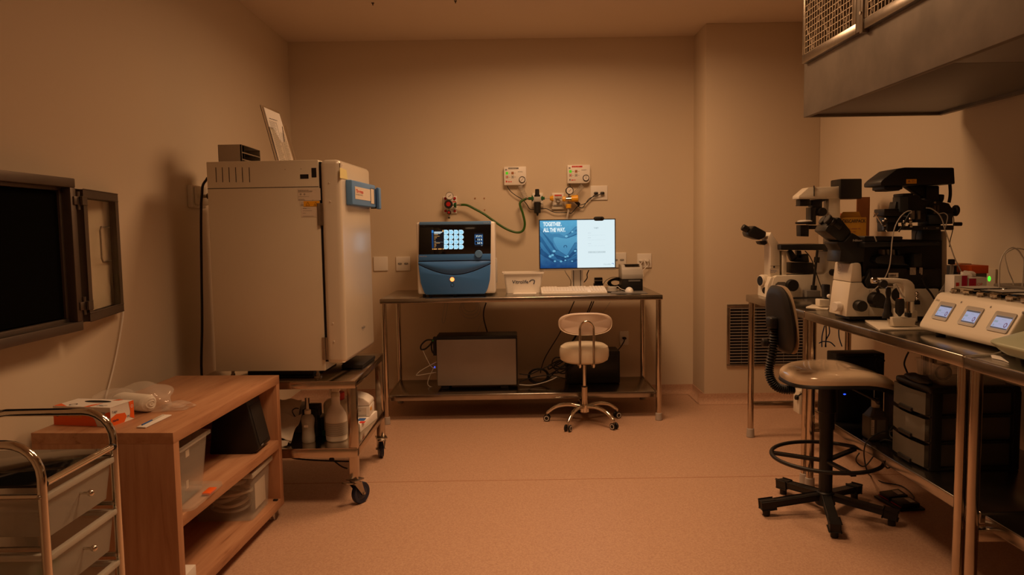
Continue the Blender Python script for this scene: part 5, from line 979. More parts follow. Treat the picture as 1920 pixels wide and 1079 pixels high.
# ================================================================== chrome drawer trolley at the near corner
X1, X0, Y0, Y1 = -1.19, -1.585, 1.835, 2.175
t = thing('drawer_trolley', 'chrome tube trolley with milky pull-out drawers at the near end of the shelf unit', 'trolley', ((X0+X1)/2, (Y0+Y1)/2, 0))
ZH, ZR = .880, .775
for y in (Y0, Y1):
    mb = MB(); r = .085; P = [(X0, y, .09), (X0, y, ZH-r-.02)] + [(X0+r-r*math.cos(PI/2*k/6), y, ZH-r+r*math.sin(PI/2*k/6)) for k in range(7)] + [(X1-r+r*math.sin(PI/2*k/6), y, ZH-r+r*math.cos(PI/2*k/6)) for k in range(7)] + [(X1, y, ZH-r-.02), (X1, y, .09)]
    mb.tube(P, .0115, 'chrome', n=16, smooth=False); mb.build('tube_hoop', t)
for x in (X0, X1):
    mb = MB(); mb.cyl((x, Y0+.01, ZR), (x, Y1-.01, ZR), .009, 'chrome', n=14); mb.ball((x, Y0+.006, ZR), .012, 'black'); mb.ball((x, Y1-.006, ZR), .012, 'black'); mb.build('side_bar', t)
    for y in (Y0, Y1): mb = MB(); mb.cyl((x-.004, y, .04), (x-.004, y, .095), .008, 'steel', n=12); mb.lathe([(0, -.010), (.020, -.010), (.024, -.006), (.024, .006), (.020, .010), (0, .010)], 'black', (x, y, .0245), (1, 0, 0), 20); mb.build('castor', t)
for y in (Y0, Y1): mb = MB(); mb.cyl((X0, y, ZR-.03), (X1, y, ZR-.03), .006, 'chrome', n=12); mb.ball((X1-.002, y-.011, ZR-.028), .006, 'steel'); mb.build('cross_bar', t)
mb = MB(); mb.box(X0+.012, X1-.012, Y0+.012, Y1-.012, ZR-.012, ZR-.004, 'black_gloss', .002); mb.build('glass_top', t, label='smoky dark top')
for k in range(4):
    zt = ZR-.030-.157*k; zb = zt-.118
    mb = MB(); b_ = bmesh.new()
    ra = [b_.verts.new(p_) for p_ in ((X0+.02, Y0+.035, zb), (X1-.012, Y0+.035, zb), (X1-.012, Y1-.035, zb), (X0+.02, Y1-.035, zb))]; rb = [b_.verts.new(p_) for p_ in ((X0+.01, Y0+.018, zt-.014), (X1-.004, Y0+.018, zt-.014), (X1-.004, Y1-.018, zt-.014), (X0+.01, Y1-.018, zt-.014))]
    for i in range(4): b_.faces.new([ra[i], ra[(i+1) % 4], rb[(i+1) % 4], rb[i]])
    b_.faces.new(ra[::-1]); bmesh.ops.solidify(b_, geom=b_.faces[:], thickness=.003); bmesh.ops.recalc_face_normals(b_, faces=b_.faces[:]); mb.merge(b_, 'frost'); 
    for xa, xb, ya, yb in ((X0+.004, X1+.004, Y0+.008, Y0+.026), (X0+.004, X1+.004, Y1-.026, Y1-.008), (X0+.004, X0+.018, Y0+.02, Y1-.02), (X1-.012, X1+.006, Y0+.010, Y1-.010)): mb.box(xa, xb, ya, yb, zt-.016, zt, 'frost', .003)
    d_ = mb.build('drawer', t)
    yk = (Y0+Y1)/2; zk = zt-.052
    mb = MB(); mb.cyl((X1-.008, yk, zk), (X1+.016, yk, zk), .004, 'chrome', n=10); mb.ball((X1+.022, yk, zk), .0095, 'chrome'); mb.build('knob', d_)
    if k in (0, 1, 2):
        mb = MB(); mb.box(X0, X1-.003, Y0+.005, Y0+.015, zb-.028, zb-.016, 'steel', .002); mb.box(X0, X1-.003, Y1-.015, Y1-.005, zb-.028, zb-.016, 'steel', .002); mb.build('drawer_runner', t)
mb = MB(); mb.box(X0+.05, X1-.08, Y0+.06, Y0+.18, ZR-.030-.157-.110, ZR-.030-.157-.08, 'green_d', .003); mb.build('green_packet', label='green packet lying inside the second milky drawer', cat='packet')
# ================================================================== right-hand steel benches
BZ, BX0, BX1 = .946, 1.535, 2.335
def bench(y0, y1, label, shelf, lx1=2.20):
    t = thing('steel_bench', label, 'table', ((BX0+BX1)/2, (y0+y1)/2, 0))
    mb = MB(); mb.box(BX0, BX1, y0, y1, BZ-.045, BZ, 'steel_top', .006, 3); mb.build('tabletop', t)
    for x in (BX0+.030, lx1):
        for y in (y0+.038, y1-.030):
            mb = MB(); mb.cyl((x, y, .03), (x, y, BZ-.044), .0195, 'polished', n=20); lg = mb.build('leg', t)
            mb = MB(); mb.cyl((x, y, 0), (x, y, .060), .026, 'sole', .0235, n=20, bev=.003); mb.build('foot', lg)
    for y in ((y1-.030,) if not shelf else (y0+.038, y1-.030)):
        zc = .215 if not shelf else .330
        mb = MB(); mb.box(BX0+.045, lx1-.015, y-.015, y+.015, zc-.022, zc+.022, 'polished', .003); mb.build('end_rail', t)
    if shelf: mb = MB(); mb.box(BX0+.085, lx1+.05, y0+.01, y1-.01, .345, .390, 'steel_top', .005, 3); mb.build('lower_shelf', t)
    else: mb = MB(); mb.box(1.875, 1.905, y0+.02, y1-.045, .193, .237, 'polished', .003); mb.build('long_rail', t)
    return t
bench(3.905, 4.885, 'far steel bench under the older white microscope with a low end rail', False)
bench(2.522, 3.900, 'middle steel bench under the black and white microscope, with lower shelf', True)
bench(1.20, 2.517, 'nearest steel bench under the pale green device, with lower shelf', True)

# ================================================================== laminar flow hood
HX0, HX1, HY0, HY1, HZ = 1.560, 2.292, 1.10, 4.020, 1.965
t = thing('flow_hood', 'large overhead steel air flow hood with wire mesh filter panels', 'hood', ((HX0+HX1)/2, 2.56, HZ))
mb = MB(); th = .028
mb.box(HX0, HX0+th, HY0, HY1, HZ, CZ, 'steel_matt', .003); mb.box(HX0+th, HX1, HY1-th, HY1, HZ, CZ, 'steel_matt', .003); mb.box(HX1-th, HX1, HY0, HY1-th, HZ, CZ, 'steel_matt'); mb.box(HX0+th, HX1-th, HY0, HY0+th, HZ, CZ, 'steel_matt'); mb.build('casing', t)
for y0, y1 in ((HY0+th, 2.780), (2.786, HY1-th)): mb = MB(); mb.box(HX0+th, HX1-th, y0, y1, HZ+.014, HZ+.034, 'grey', .003); mb.build('underside_panel', t, label='dark perforated underside panel')
FX_ = HX0-.026
def zigzag(mb, y0, y1, z0, z1):
    for k in range(int((y1-y0)/.022)): y = y0+.022*k; mb.obox((FX_+.016, y+.008, (z0+z1)/2), (.014, .010, 0), (-.001, .001, 0), (0, 0, z1-z0), 'filter')
for n_, (y0, y1) in enumerate(((3.375, 3.985), (2.420, 3.295), (1.46, 2.400))):
    z0, z1 = 2.236, 2.915; w = .045
    mb = MB(); mb.box(FX_, HX0, y0, y1, z0, z0+w, 'steel', .003); mb.box(FX_, HX0, y0, y1, z1-w, z1, 'steel', .003); mb.box(FX_, HX0, y0, y0+w*.8, z0+w, z1-w, 'steel', .003); mb.box(FX_, HX0, y1-w*.55, y1, z0+w, z1-w, 'steel', .003); mb.build('filter_frame', t)
    mb = MB(); mb.box(FX_+.024, HX0-.0005, y0+.03, y1-.02, z0+.04, z1-.04, 'black_matt'); zigzag(mb, y0+.035, y1-.025, z0+.04, z1-.04)
    s = 0; yy0, yy1 = y0+.036, y1-.026
    for a_, b_ in (((yy0, z0+w), (yy1, z1-w)),): 
        for k in range(-4, 5):
            L_ = yy1-yy0
            for sg in (1, -1):
                # diagonal support bars clipped to the frame
                P_, Q_ = None, None; pts_ = []
                for i in range(61):
                    yv = yy0+L_*i/60; zv = z0+w+(z1-z0-2*w)/2 + sg*(yv-(yy0+yy1)/2)*1.35 + k*.26
                    if z0+w < zv < z1-w: pts_.append((yv, zv))
                if len(pts_) > 1: mb.obox((FX_+.010, (pts_[0][0]+pts_[-1][0])/2, (pts_[0][1]+pts_[-1][1])/2), (0, pts_[-1][0]-pts_[0][0], pts_[-1][1]-pts_[0][1]), (0, -.012*sg*.8, .012*.6), (.002, 0, 0), 'filter')
    mb.build('pleated_filter', t)
    mb = MB(); sp_ = .030
    y = yy0
    while y < yy1: mb.box(FX_+.001, FX_+.003, y-.0013, y+.0013, z0+w, z1-w, 'mesh_wire'); y += sp_
    z = z0+w
    while z < z1-w: mb.box(FX_+.003, FX_+.005, yy0, yy1, z-.0013, z+.0013, 'mesh_wire'); z += sp_
    mb.build('wire_mesh', t)
mb = MB(); mb.box(FX_-.004, HX0, 3.302, 3.330, 2.225, 2.915, 'steel', .003); mb.box(FX_, HX0, 3.332, 3.372, 2.236, 2.915, 'steel_matt', .003); mb.build('joint_strip', t)
for z in (2.31, 2.62): mb = MB(); mb.cyl((FX_-.009, 3.317, z), (FX_, 3.317, z), .007, 'steel', n=14); mb.build('bolt', t)

def clampz(mb, z):
    for v in mb.bm.verts: v.co.z = max(v.co.z, z)
    return mb
# ================================================================== older white inverted microscope (far bench)
z9 = zoom(1360, 280, .2595); Y1_ = 4.66; p = aY(*z9(560, 1075), Y1_)
t = thing('microscope', 'older white inverted microscope with black lamp housing, nearest the column', 'microscope', (p.x, Y1_+.09, BZ))
def part(name, z, pts, y, th, m, bev=.004, parent=None, cz=BZ+.0005, **kw): mb = MB(); mb.pslab(z, pts, y, th, m, bev); clampz(mb, cz); return mb.build(name, parent or t, **kw)
part('base', z9, [(322, 1082), (330, 1000), (350, 930), (372, 915), (715, 905), (738, 885), (745, 840), (745, 738), (828, 738), (832, 1095)], Y1_, .19, 'cream', .006)
part('front_column', z9, [(325, 925), (325, 845), (325, 700), (303, 655), (330, 598), (395, 695), (396, 925)], Y1_+.04, .12, 'cream', .006)
part('front_foot', z9, [(300, 1080), (305, 985), (330, 925), (396, 925), (360, 1082)], Y1_+.005, .18, 'cream', .006)
part('column_strip', z9, [(415, 735), (443, 735), (443, 918), (415, 918)], Y1_+.03, .10, 'cream', .003)
part('stage', z9, [(400, 690), (735, 686), (740, 706), (792, 712), (792, 731), (402, 729)], Y1_-.02, .23, 'scope_black', .004)
part('rear_pillar', z9, [(750, 350), (832, 350), (832, 740), (745, 740)], Y1_+.05, .09, 'cream', .006)
part('lamp_arm', z9, [(530, 360), (530, 338), (602, 276), (800, 270), (868, 262), (868, 358), (700, 360)], Y1_+.04, .11, 'cream', .006)
part('lamp_housing', z9, [(832, 358), (832, 214), (990, 212), (990, 358)], Y1_+.02, .15, 'black', .008)
for nm, P_, m_, dy, th_ in (('lens_tube', [(540, 362), (612, 362), (612, 402), (618, 410), (535, 410), (540, 402)], 'black', .06, .07), ('condenser_rail', [(640, 262), (646, 262), (646, 340), (640, 340)], 'black', .035, .01), ('condenser_block', [(628, 366), (700, 362), (748, 362), (702, 380), (700, 480), (657, 480), (657, 418), (628, 415)], 'scope_black', .06, .07), ('condenser_plate', [(617, 420), (657, 420), (657, 545), (617, 545)], 'scope_black', .055, .08), ('condenser_arm', [(606, 550), (722, 552), (722, 580), (606, 578)], 'scope_black', .07, .05), ('condenser_tube', [(542, 548), (606, 548), (604, 632), (543, 630)], 'black', .06, .07)):
    part(nm, z9, P_, Y1_+dy, th_, m_, .003)
def disc_v(name, z, c, r, y, th, m, parent=None, **kw):      # knob facing the room, axis along Y
    q_ = aY(*z(*c), y); e_ = aY(*z(c[0]+r, c[1]), y); mb = MB(); R_ = abs(e_.x-q_.x); mb.lathe([(0, 0), (R_*.92, 0), (R_, th*.15), (R_, th), (0, th)], m, q_, (0, 1, 0), 28); return mb.build(name, parent or t, **kw)
disc_v('condenser_knob', z9, (707, 453), 31, Y1_+.03, .05, 'black')
disc_v('focus_knob', z9, (492, 986), 43, Y1_-.04, .045, 'black')
q_ = aY(*z9(250, 952), Y1_+.09); mb = MB(); mb.lathe([(0, 0), (.033, 0), (.037, .006), (.037, .012), (.040, .014), (.040, .045), (0, .045)], 'cream', q_, (.9, .25, 0), 28); mb.lathe([(0, -.001), (.030, -.001), (.034, .004), (0, .004)], 'black', q_, (.9, .25, 0), 28); mb.build('side_knob', t)
q_ = aY(*z9(285, 1022), Y1_+.05); mb = MB(); mb.lathe([(0, 0), (.020, 0), (.022, .004), (.022, .03), (0, .03)], 'black', q_, (.8, .6, 0), 20); mb.build('side_knob', t)
a_ = aY(*z9(577, 518), Y1_+.09); mb = MB(); mb.lathe([(0, .006), (.035, .004), (.047, 0), (.047, -.006), (0, -.006)], 'white_plastic', a_, n=28); mb.build('filter_disc', t)
mb = MB(); mb.lathe([(0, -.006), (.055, -.006), (.062, -.012), (.055, -.020), (0, -.020)], 'black', a_, n=28); mb.build('filter_holder', t)
for dy in (.06, .12):
    mb = MB(); mb.cyl(aY(*z9(122, 562), Y1_+dy), aY(*z9(165, 585), Y1_+dy), .021, 'black', n=20, bev=.004); mb.cyl(aY(*z9(160, 583), Y1_+dy), aY(*z9(215, 612), Y1_+dy), .0165, 'scope_black', n=20); mb.build('eyepiece', t)
part('binocular_head', z9, [(160, 598), (212, 552), (298, 598), (296, 625), (282, 642), (245, 657), (170, 632)], Y1_+.04, .12, 'scope_black', .008)
part('clamp_ring', z9, [(250, 668), (295, 662), (305, 680), (285, 694), (262, 688)], Y1_+.06, .09, 'black', .003)
for P_ in ([(455, 742), (482, 728), (525, 785), (492, 815), (478, 800)], [(520, 732), (550, 732), (556, 790), (528, 790)], [(480, 805), (530, 762), (600, 757), (608, 818), (500, 815)]): part('objective', z9, P_, Y1_+.07, .05, 'scope_black', .004)
part('turret_box', z9, [(483, 822), (640, 822), (642, 902), (483, 898)], Y1_+.03, .12, 'black', .004)
part('port_panel', z9, [(660, 757), (715, 757), (733, 790), (732, 868), (712, 900), (650, 905)], Y1_-.001, .004, 'grey', .001) if 0 else None
mb = MB(); mb.cyl(aY(*z9(665, 730), Y1_-.03), aY(*z9(635, 1000), Y1_-.03), .008, 'black', n=12); mb.cyl(aY(*z9(663, 780), Y1_-.03), aY(*z9(659, 820), Y1_-.03), .017, 'black', n=14); mb.cyl(aY(*z9(641, 985), Y1_-.03), aY(*z9(636, 1030), Y1_-.03), .018, 'black', n=14); mb.build('stage_lever', t)
mb = MB(); mb.pslab(z9, [(587, 1022), (687, 1022), (687, 1095), (587, 1095)], Y1_-.07, .065, 'grey', .003); clampz(mb, BZ+.0005); mb.build('lever_block', t)
disc_v('port_knob', z9, (787, 892), 24, Y1_-.03, .03, 'black')
q = Pl((0, Y1_+.0395, 0), (1, 0, 0), (0, 0, 1)); mb = MB(); A = q.px(*z9(322, 902)); B = q.px(*z9(390, 862)); q.rect(mb, *A, *B, 'label', .001); q.scribble(mb, A[0]+.004, A[1]+.006, B[0]-.004, B[1]-.008, 3, 'blue_ink', .0014); A = q.px(*z9(325, 846)); B = q.px(*z9(396, 844)); q.rect(mb, *A, B[0], A[1]+.002, 'ink', .0012); A = q.px(*z9(346, 858)); q.rect(mb, A[0], A[1], A[0]+.011, A[1]+.011, 'ink'); mb.build('label_sticker', t)
q = Pl((0, Y1_-.0005, 0), (1, 0, 0), (0, 0, 1)); mb = MB(); P_ = [q.px(*z9(x, y)) for x, y in ((362, 975), (380, 960), (430, 960), (438, 970), (438, 1030), (360, 1030))]; q.poly(mb, P_, 'grey', .0008); q.scribble(mb, P_[5][0]+.03, P_[5][1]+.04, P_[4][0]-.01, P_[3][1]-.008, 2, 'silver_ink', .0012); P_ = [q.px(*z9(x, y)) for x, y in ((660, 757), (715, 757), (733, 790), (732, 868), (712, 900), (655, 903))]; mb.build('name_plate', t)
cable('thin black cable sagging along the older white microscope', [aY(*z9(x, y), Y1_-.05) for x, y in ((575, 735), (610, 775), (640, 840), (662, 910), (690, 990), (715, 1065))], .003)

# sharps box and card sheets behind it
a_ = aY(*z6b_(0, 0), 4.8) if 0 else None
zy = zoom(1480, 360, .2410); y_ = 4.72; x0, x1 = aY(1578, 450, y_).x, aY(1624, 450, y_).x; zt = aY(1600, 408, y_).z; zh = aY(1600, 397, y_).z
t = thing('sharps_box', 'yellow cardboard sharps container with handle flap behind the older white microscope', 'box', ((x0+x1)/2, y_, BZ))
mb = MB(); mb.box(x0, x1, y_, y_+.13, BZ+.0005, zt, 'yellow_card', .003); mb.build('carton_body', t)
xm = (x0+x1)/2; mb = MB(); mb.slab([(x0+.01, y_+.06, zt), (x0+.035, y_+.06, zh), (x1-.02, y_+.06, zh), (x1-.005, y_+.06, zt)], (0, .012, 0), 'yellow_card', .002); mb.build('handle_flap', t)
q = Pl((x0, y_-.0003, BZ), (1, 0, 0), (0, 0, 1)); mb = MB(); A = q.px(*zy(445, 240)); q.text(mb, 'DESCARPACK', .004, A[1], .020, 'ink', w=(x1-x0)*.94, bold=.02); q.scribble(mb, .01, A[1]-.14, .13, A[1]-.03, 6, 'brown_card', fill=1); mb.build('print', t)
x2 = aY(1630, 400, 4.86).x; mb = MB(); mb.box(aY(1606, 400, 4.86).x, min(x2, 2.335), 4.855, 4.865, BZ+.0005, aY(1606, 370, 4.86).z, 'brown_card'); mb.build('card_sheet', label='tall brown card standing behind the yellow sharps box', cat='card')
mb = MB(); mb.box(aY(1576, 405, 4.876).x, aY(1603, 405, 4.876).x, 4.868, 4.880, BZ+.0005, aY(1590, 400, 4.87).z, 'red'); mb.build('card_sheet', label='lower red card beside the tall brown card', cat='card')

# ================================================================== black and white research microscope (middle bench)
Y2 = 3.46; p = aY(*zy(700, 970), Y2); z11 = zoom(1620, 300, 200/1199); z12 = zoom(1620, 440, 200/1079)
t = thing('microscope', 'large black and white inverted microscope with micromanipulators on the middle bench', 'microscope', (p.x, Y2+.09, BZ))
part('base', zy, [(440, 972), (455, 845), (474, 707), (567, 705), (575, 718), (592, 742), (618, 755), (1165, 755), (1165, 975)], Y2, .19, 'cream', .007, cz=.962)
part('front_tower', zy, [(474, 703), (492, 560), (540, 552), (556, 560), (562, 585), (567, 703)], Y2, .19, 'cream', .007)
mb = MB(); mb.pslab(zy, [(470, 975), (1150, 975), (1150, 996), (470, 996)], Y2+.015, .16, 'black', .002); clampz(mb, BZ+.0005); mb.build('underplate', t)
part('side_frame', zy, [(560, 430), (590, 385), (600, 365), (1190, 375), (1190, 720), (1180, 745), (1165, 756), (620, 756), (592, 742), (578, 715)], Y2+.045, .10, 'black', .006)
part('side_cover', zy, [(640, 600), (1185, 600), (1188, 745), (625, 752), (600, 740), (585, 700)], Y2+.006, .05, 'scope_black', .006)
part('neck', zy, [(392, 548), (402, 455), (372, 405), (372, 388), (432, 388), (492, 318), (545, 348), (585, 395), (590, 440), (588, 545), (540, 552)], Y2+.02, .15, 'scope_black', .006)
part('stage_platform', z11, [(5, 866), (20, 858), (428, 862), (440, 870), (428, 915), (5, 925)], Y2+.0, .20, 'scope_black', .005)
part('stage_plate', z11, [(10, 925), (860, 925), (860, 962), (0, 985)], Y2-.03, .25, 'scope_black', .004)
part('rear_pillar', z11, [(655, 785), (872, 785), (880, 1079), (880, 1480), (660, 1480)], Y2+.05, .10, 'dark_blue', .006)
part('pillar_cover', z11, [(878, 800), (935, 800), (938, 1300), (990, 1560), (870, 1640)], Y2+.10, .09, 'cream', .006)
part('upper_pillar', z11, [(700, 290), (850, 290), (850, 440), (870, 560), (870, 790), (700, 790)], Y2+.06, .08, 'scope_black', .006)
part('lamp_head', z11, [(188, 290), (190, 245), (225, 210), (370, 102), (460, 84), (1017, 86), (1028, 272), (860, 276), (430, 292)], Y2+.01, .17, 'black', .006)
part('head_lens', z11, [(228, 292), (436, 292), (436, 328), (408, 335), (400, 346), (262, 346), (255, 335), (230, 332)], Y2+.03, .12, 'black', .004)
part('bracket', z11, [(478, 292), (720, 288), (720, 440), (690, 436)], Y2+.07, .05, 'black', .003)
part('pillar_block', z11, [(850, 385), (908, 390), (904, 440), (890, 475), (850, 480)], Y2+.07, .05, 'black', .004)
part('manipulator_base', z11, [(443, 745), (1005, 735), (1012, 765), (1010, 790), (443, 790)], Y2-.02, .22, 'scope_black', .003)
for nm, P_, m_, dy, th_ in (('manipulator_block', [(405, 412), (502, 410), (504, 590), (402, 588)], 'dark_blue', .00, .07), ('manipulator_cap', [(436, 378), (560, 372), (560, 415), (436, 415)], 'black', .02, .09), ('manipulator_body', [(500, 402), (590, 392), (655, 446), (720, 462), (720, 640), (560, 640), (500, 600)], 'black', .02, .12), ('manipulator_motor', [(345, 545), (360, 470), (402, 470), (402, 580), (350, 580)], 'black', .02, .06), ('slide_rail', [(228, 552), (440, 545), (440, 590), (425, 640), (225, 632)], 'black', .01, .10), ('slide_block', [(240, 640), (470, 640), (560, 700), (470, 705), (440, 708), (390, 706), (245, 705)], 'scope_black', .02, .09), ('condenser', [(262, 700), (390, 700), (388, 805), (264, 808)], 'black', .03, .10), ('slide_block', [(560, 600), (700, 600), (700, 700), (580, 705)], 'black', .0, .10), ('manipulator_block', [(730, 620), (1000, 600), (1003, 720), (735, 730)], 'dark_blue', .0, .10), ('manipulator_body', [(720, 440), (870, 470), (960, 490), (1000, 560), (1000, 620), (720, 625)], 'black', .03, .10)):
    part(nm, z11, P_, Y2+dy, th_, m_, .004)
mb = MB(); mb.cyl(aY(*z11(925, 570), Y2+.05), aY(*z11(1012, 570), Y2+.05), .014, 'scope_black', n=18); mb.cyl(aY(*z11(1008, 570), Y2+.05), aY(*z11(1050, 572), Y2+.05), .026, 'black', n=24, bev=.004); mb.build('drive_knob', t)
mb = MB(); mb.cyl(aY(*z11(1012, 722), Y2+.03), aY(*z11(1095, 722), Y2+.03), .009, 'black', n=14); mb.build('handle_bar', t)
mb = MB(); mb.tube([aY(*z11(x, y), Y2+.06) for x, y in ((965, 275), (970, 340), (968, 410), (955, 480))], .0075, 'black'); mb.build('lamp_cable', t)
for c_, r_ in (((800, 480), 12), ((820, 765), 8), ((838, 765), 8), ((675, 768), 7), ((708, 768), 8)): disc_v('screw', z11, c_, r_, Y2-.022, .004, 'steel')
q = Pl((0, Y2+.0095, 0), (1, 0, 0), (0, 0, 1)); mb = MB(); a_ = q.px(*z11(473, 268)); b2 = q.px(*z11(592, 216)); q.rect(mb, *a_, *b2, 'yellow_label'); q.poly(mb, [(a_[0]+.006, a_[1]+.006), (a_[0]+.020, a_[1]+.006), (a_[0]+.013, a_[1]+.018)], 'brown_card', .0012); q.scribble(mb, a_[0]+.025, a_[1]+.004, b2[0]-.003, b2[1]-.003, 2, 'brown_card', .0012); mb.build('warning_label', t)
# needles and holders
mb = MB(); mb.cyl(aY(*z11(115, 595), Y2-.03), aY(*z11(258, 808), Y2-.01), .0028, 'chrome', n=8); mb.cyl(aY(*z11(108, 640), Y2-.03), aY(*z11(158, 600), Y2-.03), .003, 'chrome', n=8); mb.build('needle_holder', t)
mb = MB(); mb.cyl(aY(*z11(520, 595), Y2-.04), aY(*z11(390, 812), Y2-.02), .0035, 'scope_black', n=8); mb.build('needle_holder', t)
for x, y in ((240, 695), (215, 720), (228, 770), (515, 690), (445, 720), (520, 745)):
    c_ = aY(*z11(x, y), Y2-.02); mb = MB(); mb.cyl(c_-V((.006, 0, 0)), c_+V((.006, 0, 0)), .009, 'chrome' if x > 400 else 'dark_steel', n=12); mb.ball(c_+V((.002, 0, .012)), .006, 'chrome'); mb.build('clamp_screw', t)
for x in (560, 625, 800, 835): c_ = aY(*z11(x, 620 if x < 700 else 560), Y2-.015); mb = MB(); mb.box(c_.x-.006, c_.x+.006, c_.y, c_.y+.02, c_.z-.02, c_.z+.02, 'steel_matt' if x < 700 else 'dark_steel', .003); mb.build('slide_clip', t)
# under the stage
for x, r_ in ((200, 26), (245, 26), (300, 30), (350, 26)): part('objective', z12, [(x-14, 150), (x+16, 150), (x+20, 215), (x-6, 222)], Y2-.0, .045, 'grey' if x < 340 else 'scope_black', .004)
part('objective_turret', z12, [(130, 230), (200, 205), (400, 212), (420, 290), (470, 318), (135, 300), (118, 270)], Y2-.015, .10, 'scope_black', .01)
part('focus_block', z12, [(505, 195), (588, 190), (592, 330), (505, 330)], Y2-.03, .08, 'scope_black', .005)
part('filter_drawer', z12, [(75, 350), (440, 340), (440, 440), (80, 440)], Y2-.012, .02, 'black', .005)
q = Pl((0, Y2-.0125, 0), (1, 0, 0), (0, 0, 1)); mb = MB(); a_ = q.px(*z12(245, 437)); b2 = q.px(*z12(347, 388)); q.rect(mb, *a_, *b2, 'label', .001)
for k in range(16): q.rect(mb, a_[0]+.003+k*.0021, b2[1]-.018, a_[0]+.003+k*.0021+random.choice((.0007, .0013)), b2[1]-.006, 'ink', .0014)
q.scribble(mb, a_[0]+.004, a_[1]+.003, b2[0]-.004, a_[1]+.012, 1, 'grey_ink', .0014); mb.build('label_sticker', t)
mb = MB(); q = Pl((0, Y2+.0055, 0), (1, 0, 0), (0, 0, 1))
for xa, xb in ((462, 525), (558, 592)):
    a_ = q.px(*z12(xa, 408)); b2 = q.px(*z12(xb, 335)); q.rect(mb, *a_, *b2, 'label', .001); q.scribble(mb, a_[0]+.003, a_[1]+.004, b2[0]-.002, b2[1]-.004, 4, 'grey_ink', .0014)
mb.build('label_sticker', t)
q = Pl((0, Y2+.0195, 0), (1, 0, 0), (0, 0, 1)); mb = MB(); a_ = q.px(*zy(494, 386)); b2 = q.px(*zy(566, 386)); q.text(mb, 'Nikon', a_[0], a_[1], .0095, 'silver_ink', w=b2[0]-a_[0], bold=.03); mb.build('lettering', t)
q = Pl((0, Y2-.0005, 0), (1, 0, 0), (0, 0, 1)); mb = MB()
a_ = q.px(*zy(474, 706)); b2 = q.px(*zy(568, 704)); q.rect(mb, a_[0], a_[1], b2[0], a_[1]+.0015, 'ink'); a_ = q.px(*zy(617, 970)); b2 = q.px(*zy(618, 760)); q.rect(mb, a_[0], a_[1], a_[0]+.0012, b2[1], 'grey_ink'); mb.build('panel_seam', t)
# eyepieces
part('binocular_head', zy, [(385, 197), (400, 205), (478, 300), (484, 325), (462, 360), (425, 392), (385, 385), (278, 305), (300, 262), (335, 235)], Y2+.03, .13, 'scope_black', .012)
for dy, a_, b2 in ((.045, (290, 208), (352, 248)), (.125, (252, 214), (310, 255))):
    A_, B_ = aY(*zy(*a_), Y2+dy), aY(*zy(*b2), Y2+dy); mb = MB(); d_ = (B_-A_).normalized(); mb.cyl(A_, A_+d_*.022, .024, 'rubber', .020, n=24, bev=.003); mb.cyl(A_+d_*.022, A_+d_*.040, .0225, 'black', n=24, bev=.003); mb.cyl(A_+d_*.04, B_+d_*.03, .019, 'scope_black', .022, n=24); mb.build('eyepiece', t)
disc_v('focus_knob', zy, (570, 892), 44, Y2-.045, .05, 'black')
disc_v('focus_knob_hub', zy, (540, 880), 15, Y2-.05, .04, 'scope_black') if 0 else None
q_ = aY(*zy(392, 892), Y2+.06); mb = MB(); mb.lathe([(0, 0), (.020, 0), (.023, .004), (.023, .03), (0, .03)], 'white_plastic', q_+V((-.03, -.01, 0)), (.95, .3, 0), 24); mb.build('brightness_knob', t)
W_ = aY(*zy(400, 620), Y2+.07)
mb = MB(); qn_ = Pl(aY(*zy(474, 640), Y2+.0)+V((-.004, .10, 0)), (0, -1, 0), (.12, 0, 1)); qn_.ring(mb, .0, .02, .026, .0015, 'grey_ink', .004); qn_.scribble(mb, -.018, .005, .018, .03, 3, 'grey_ink', .004); mb.build('round_print', t)
disc_v('side_knob', zy, (700, 842), 56, Y2-.07, .05, 'black')
part('knob_mount', zy, [(665, 868), (750, 872), (748, 912), (670, 905)], Y2-.06, .06, 'black', .006)
part('knob_strap', zy, [(680, 752), (698, 752), (712, 790), (696, 792)], Y2-.03, .02, 'black', .003)
mb = MB(); c_ = aY(*z12(350, 610), Y2-.025); mb.lathe([(.034, 0), (.048, 0), (.050, .006), (.050, .028), (.034, .028)], 'cream', c_, (0, 1, 0), 32); mb.build('port_ring', t); mb = MB(); mb.lathe([(0, .004), (.034, .004), (.034, .026), (0, .026)], 'black', c_, (0, 1, 0), 32); mb.build('port_glass', t)
for x, y in ((535, 600), (537, 650)): mb = MB(); mb.ball(aY(*z12(x, y), Y2-.012), .010, 'chrome'); mb.cyl(aY(*z12(x, y), Y2-.012), aY(*z12(x, y), Y2+.01), .005, 'chrome'); mb.build('thumb_screw', t)
mb = MB(); mb.pslab(z12, [(500, 690), (530, 668), (570, 668), (572, 710), (505, 710)], Y2-.02, .03, 'black', .003); mb.build('connector', t)
# hoses of the manipulators
def ztube(label, z, pts, y, r, m='silicone'): return cable(label, [aY(*z(a_, b_), y+(k%2)*.004) for k, (a_, b_) in enumerate(pts)], r, m, 'tube', 'tube')
ztube('pale tube arching from the needle holder down in front of the black microscope', z11, [(520, 600), (535, 588), (525, 574), (480, 582), (420, 630), (370, 705), (338, 790), (318, 900), (308, 1000), (305, 1060), (290, 1180), (262, 1270), (215, 1360), (150, 1430), (95, 1475)], Y2-.07, .0024)
ztube('pale tube falling from the micromanipulator behind the white joystick arm, the straighter one', z11, [(700, 540), (760, 550), (840, 610), (880, 680), (905, 770), (950, 900), (1010, 1080), (1060, 1190), (1140, 1350)], Y2-.04, .0028)
ztube('pale tube looping on the right of the micromanipulator and joining the straighter tube', z11, [(840, 608), (900, 598), (938, 630), (932, 690), (912, 770)], Y2-.04, .0024)
ztube('thin dark tube behind the stage of the black microscope', z11, [(598, 795), (580, 850), (575, 920)], Y2+.02, .002, 'rubber')
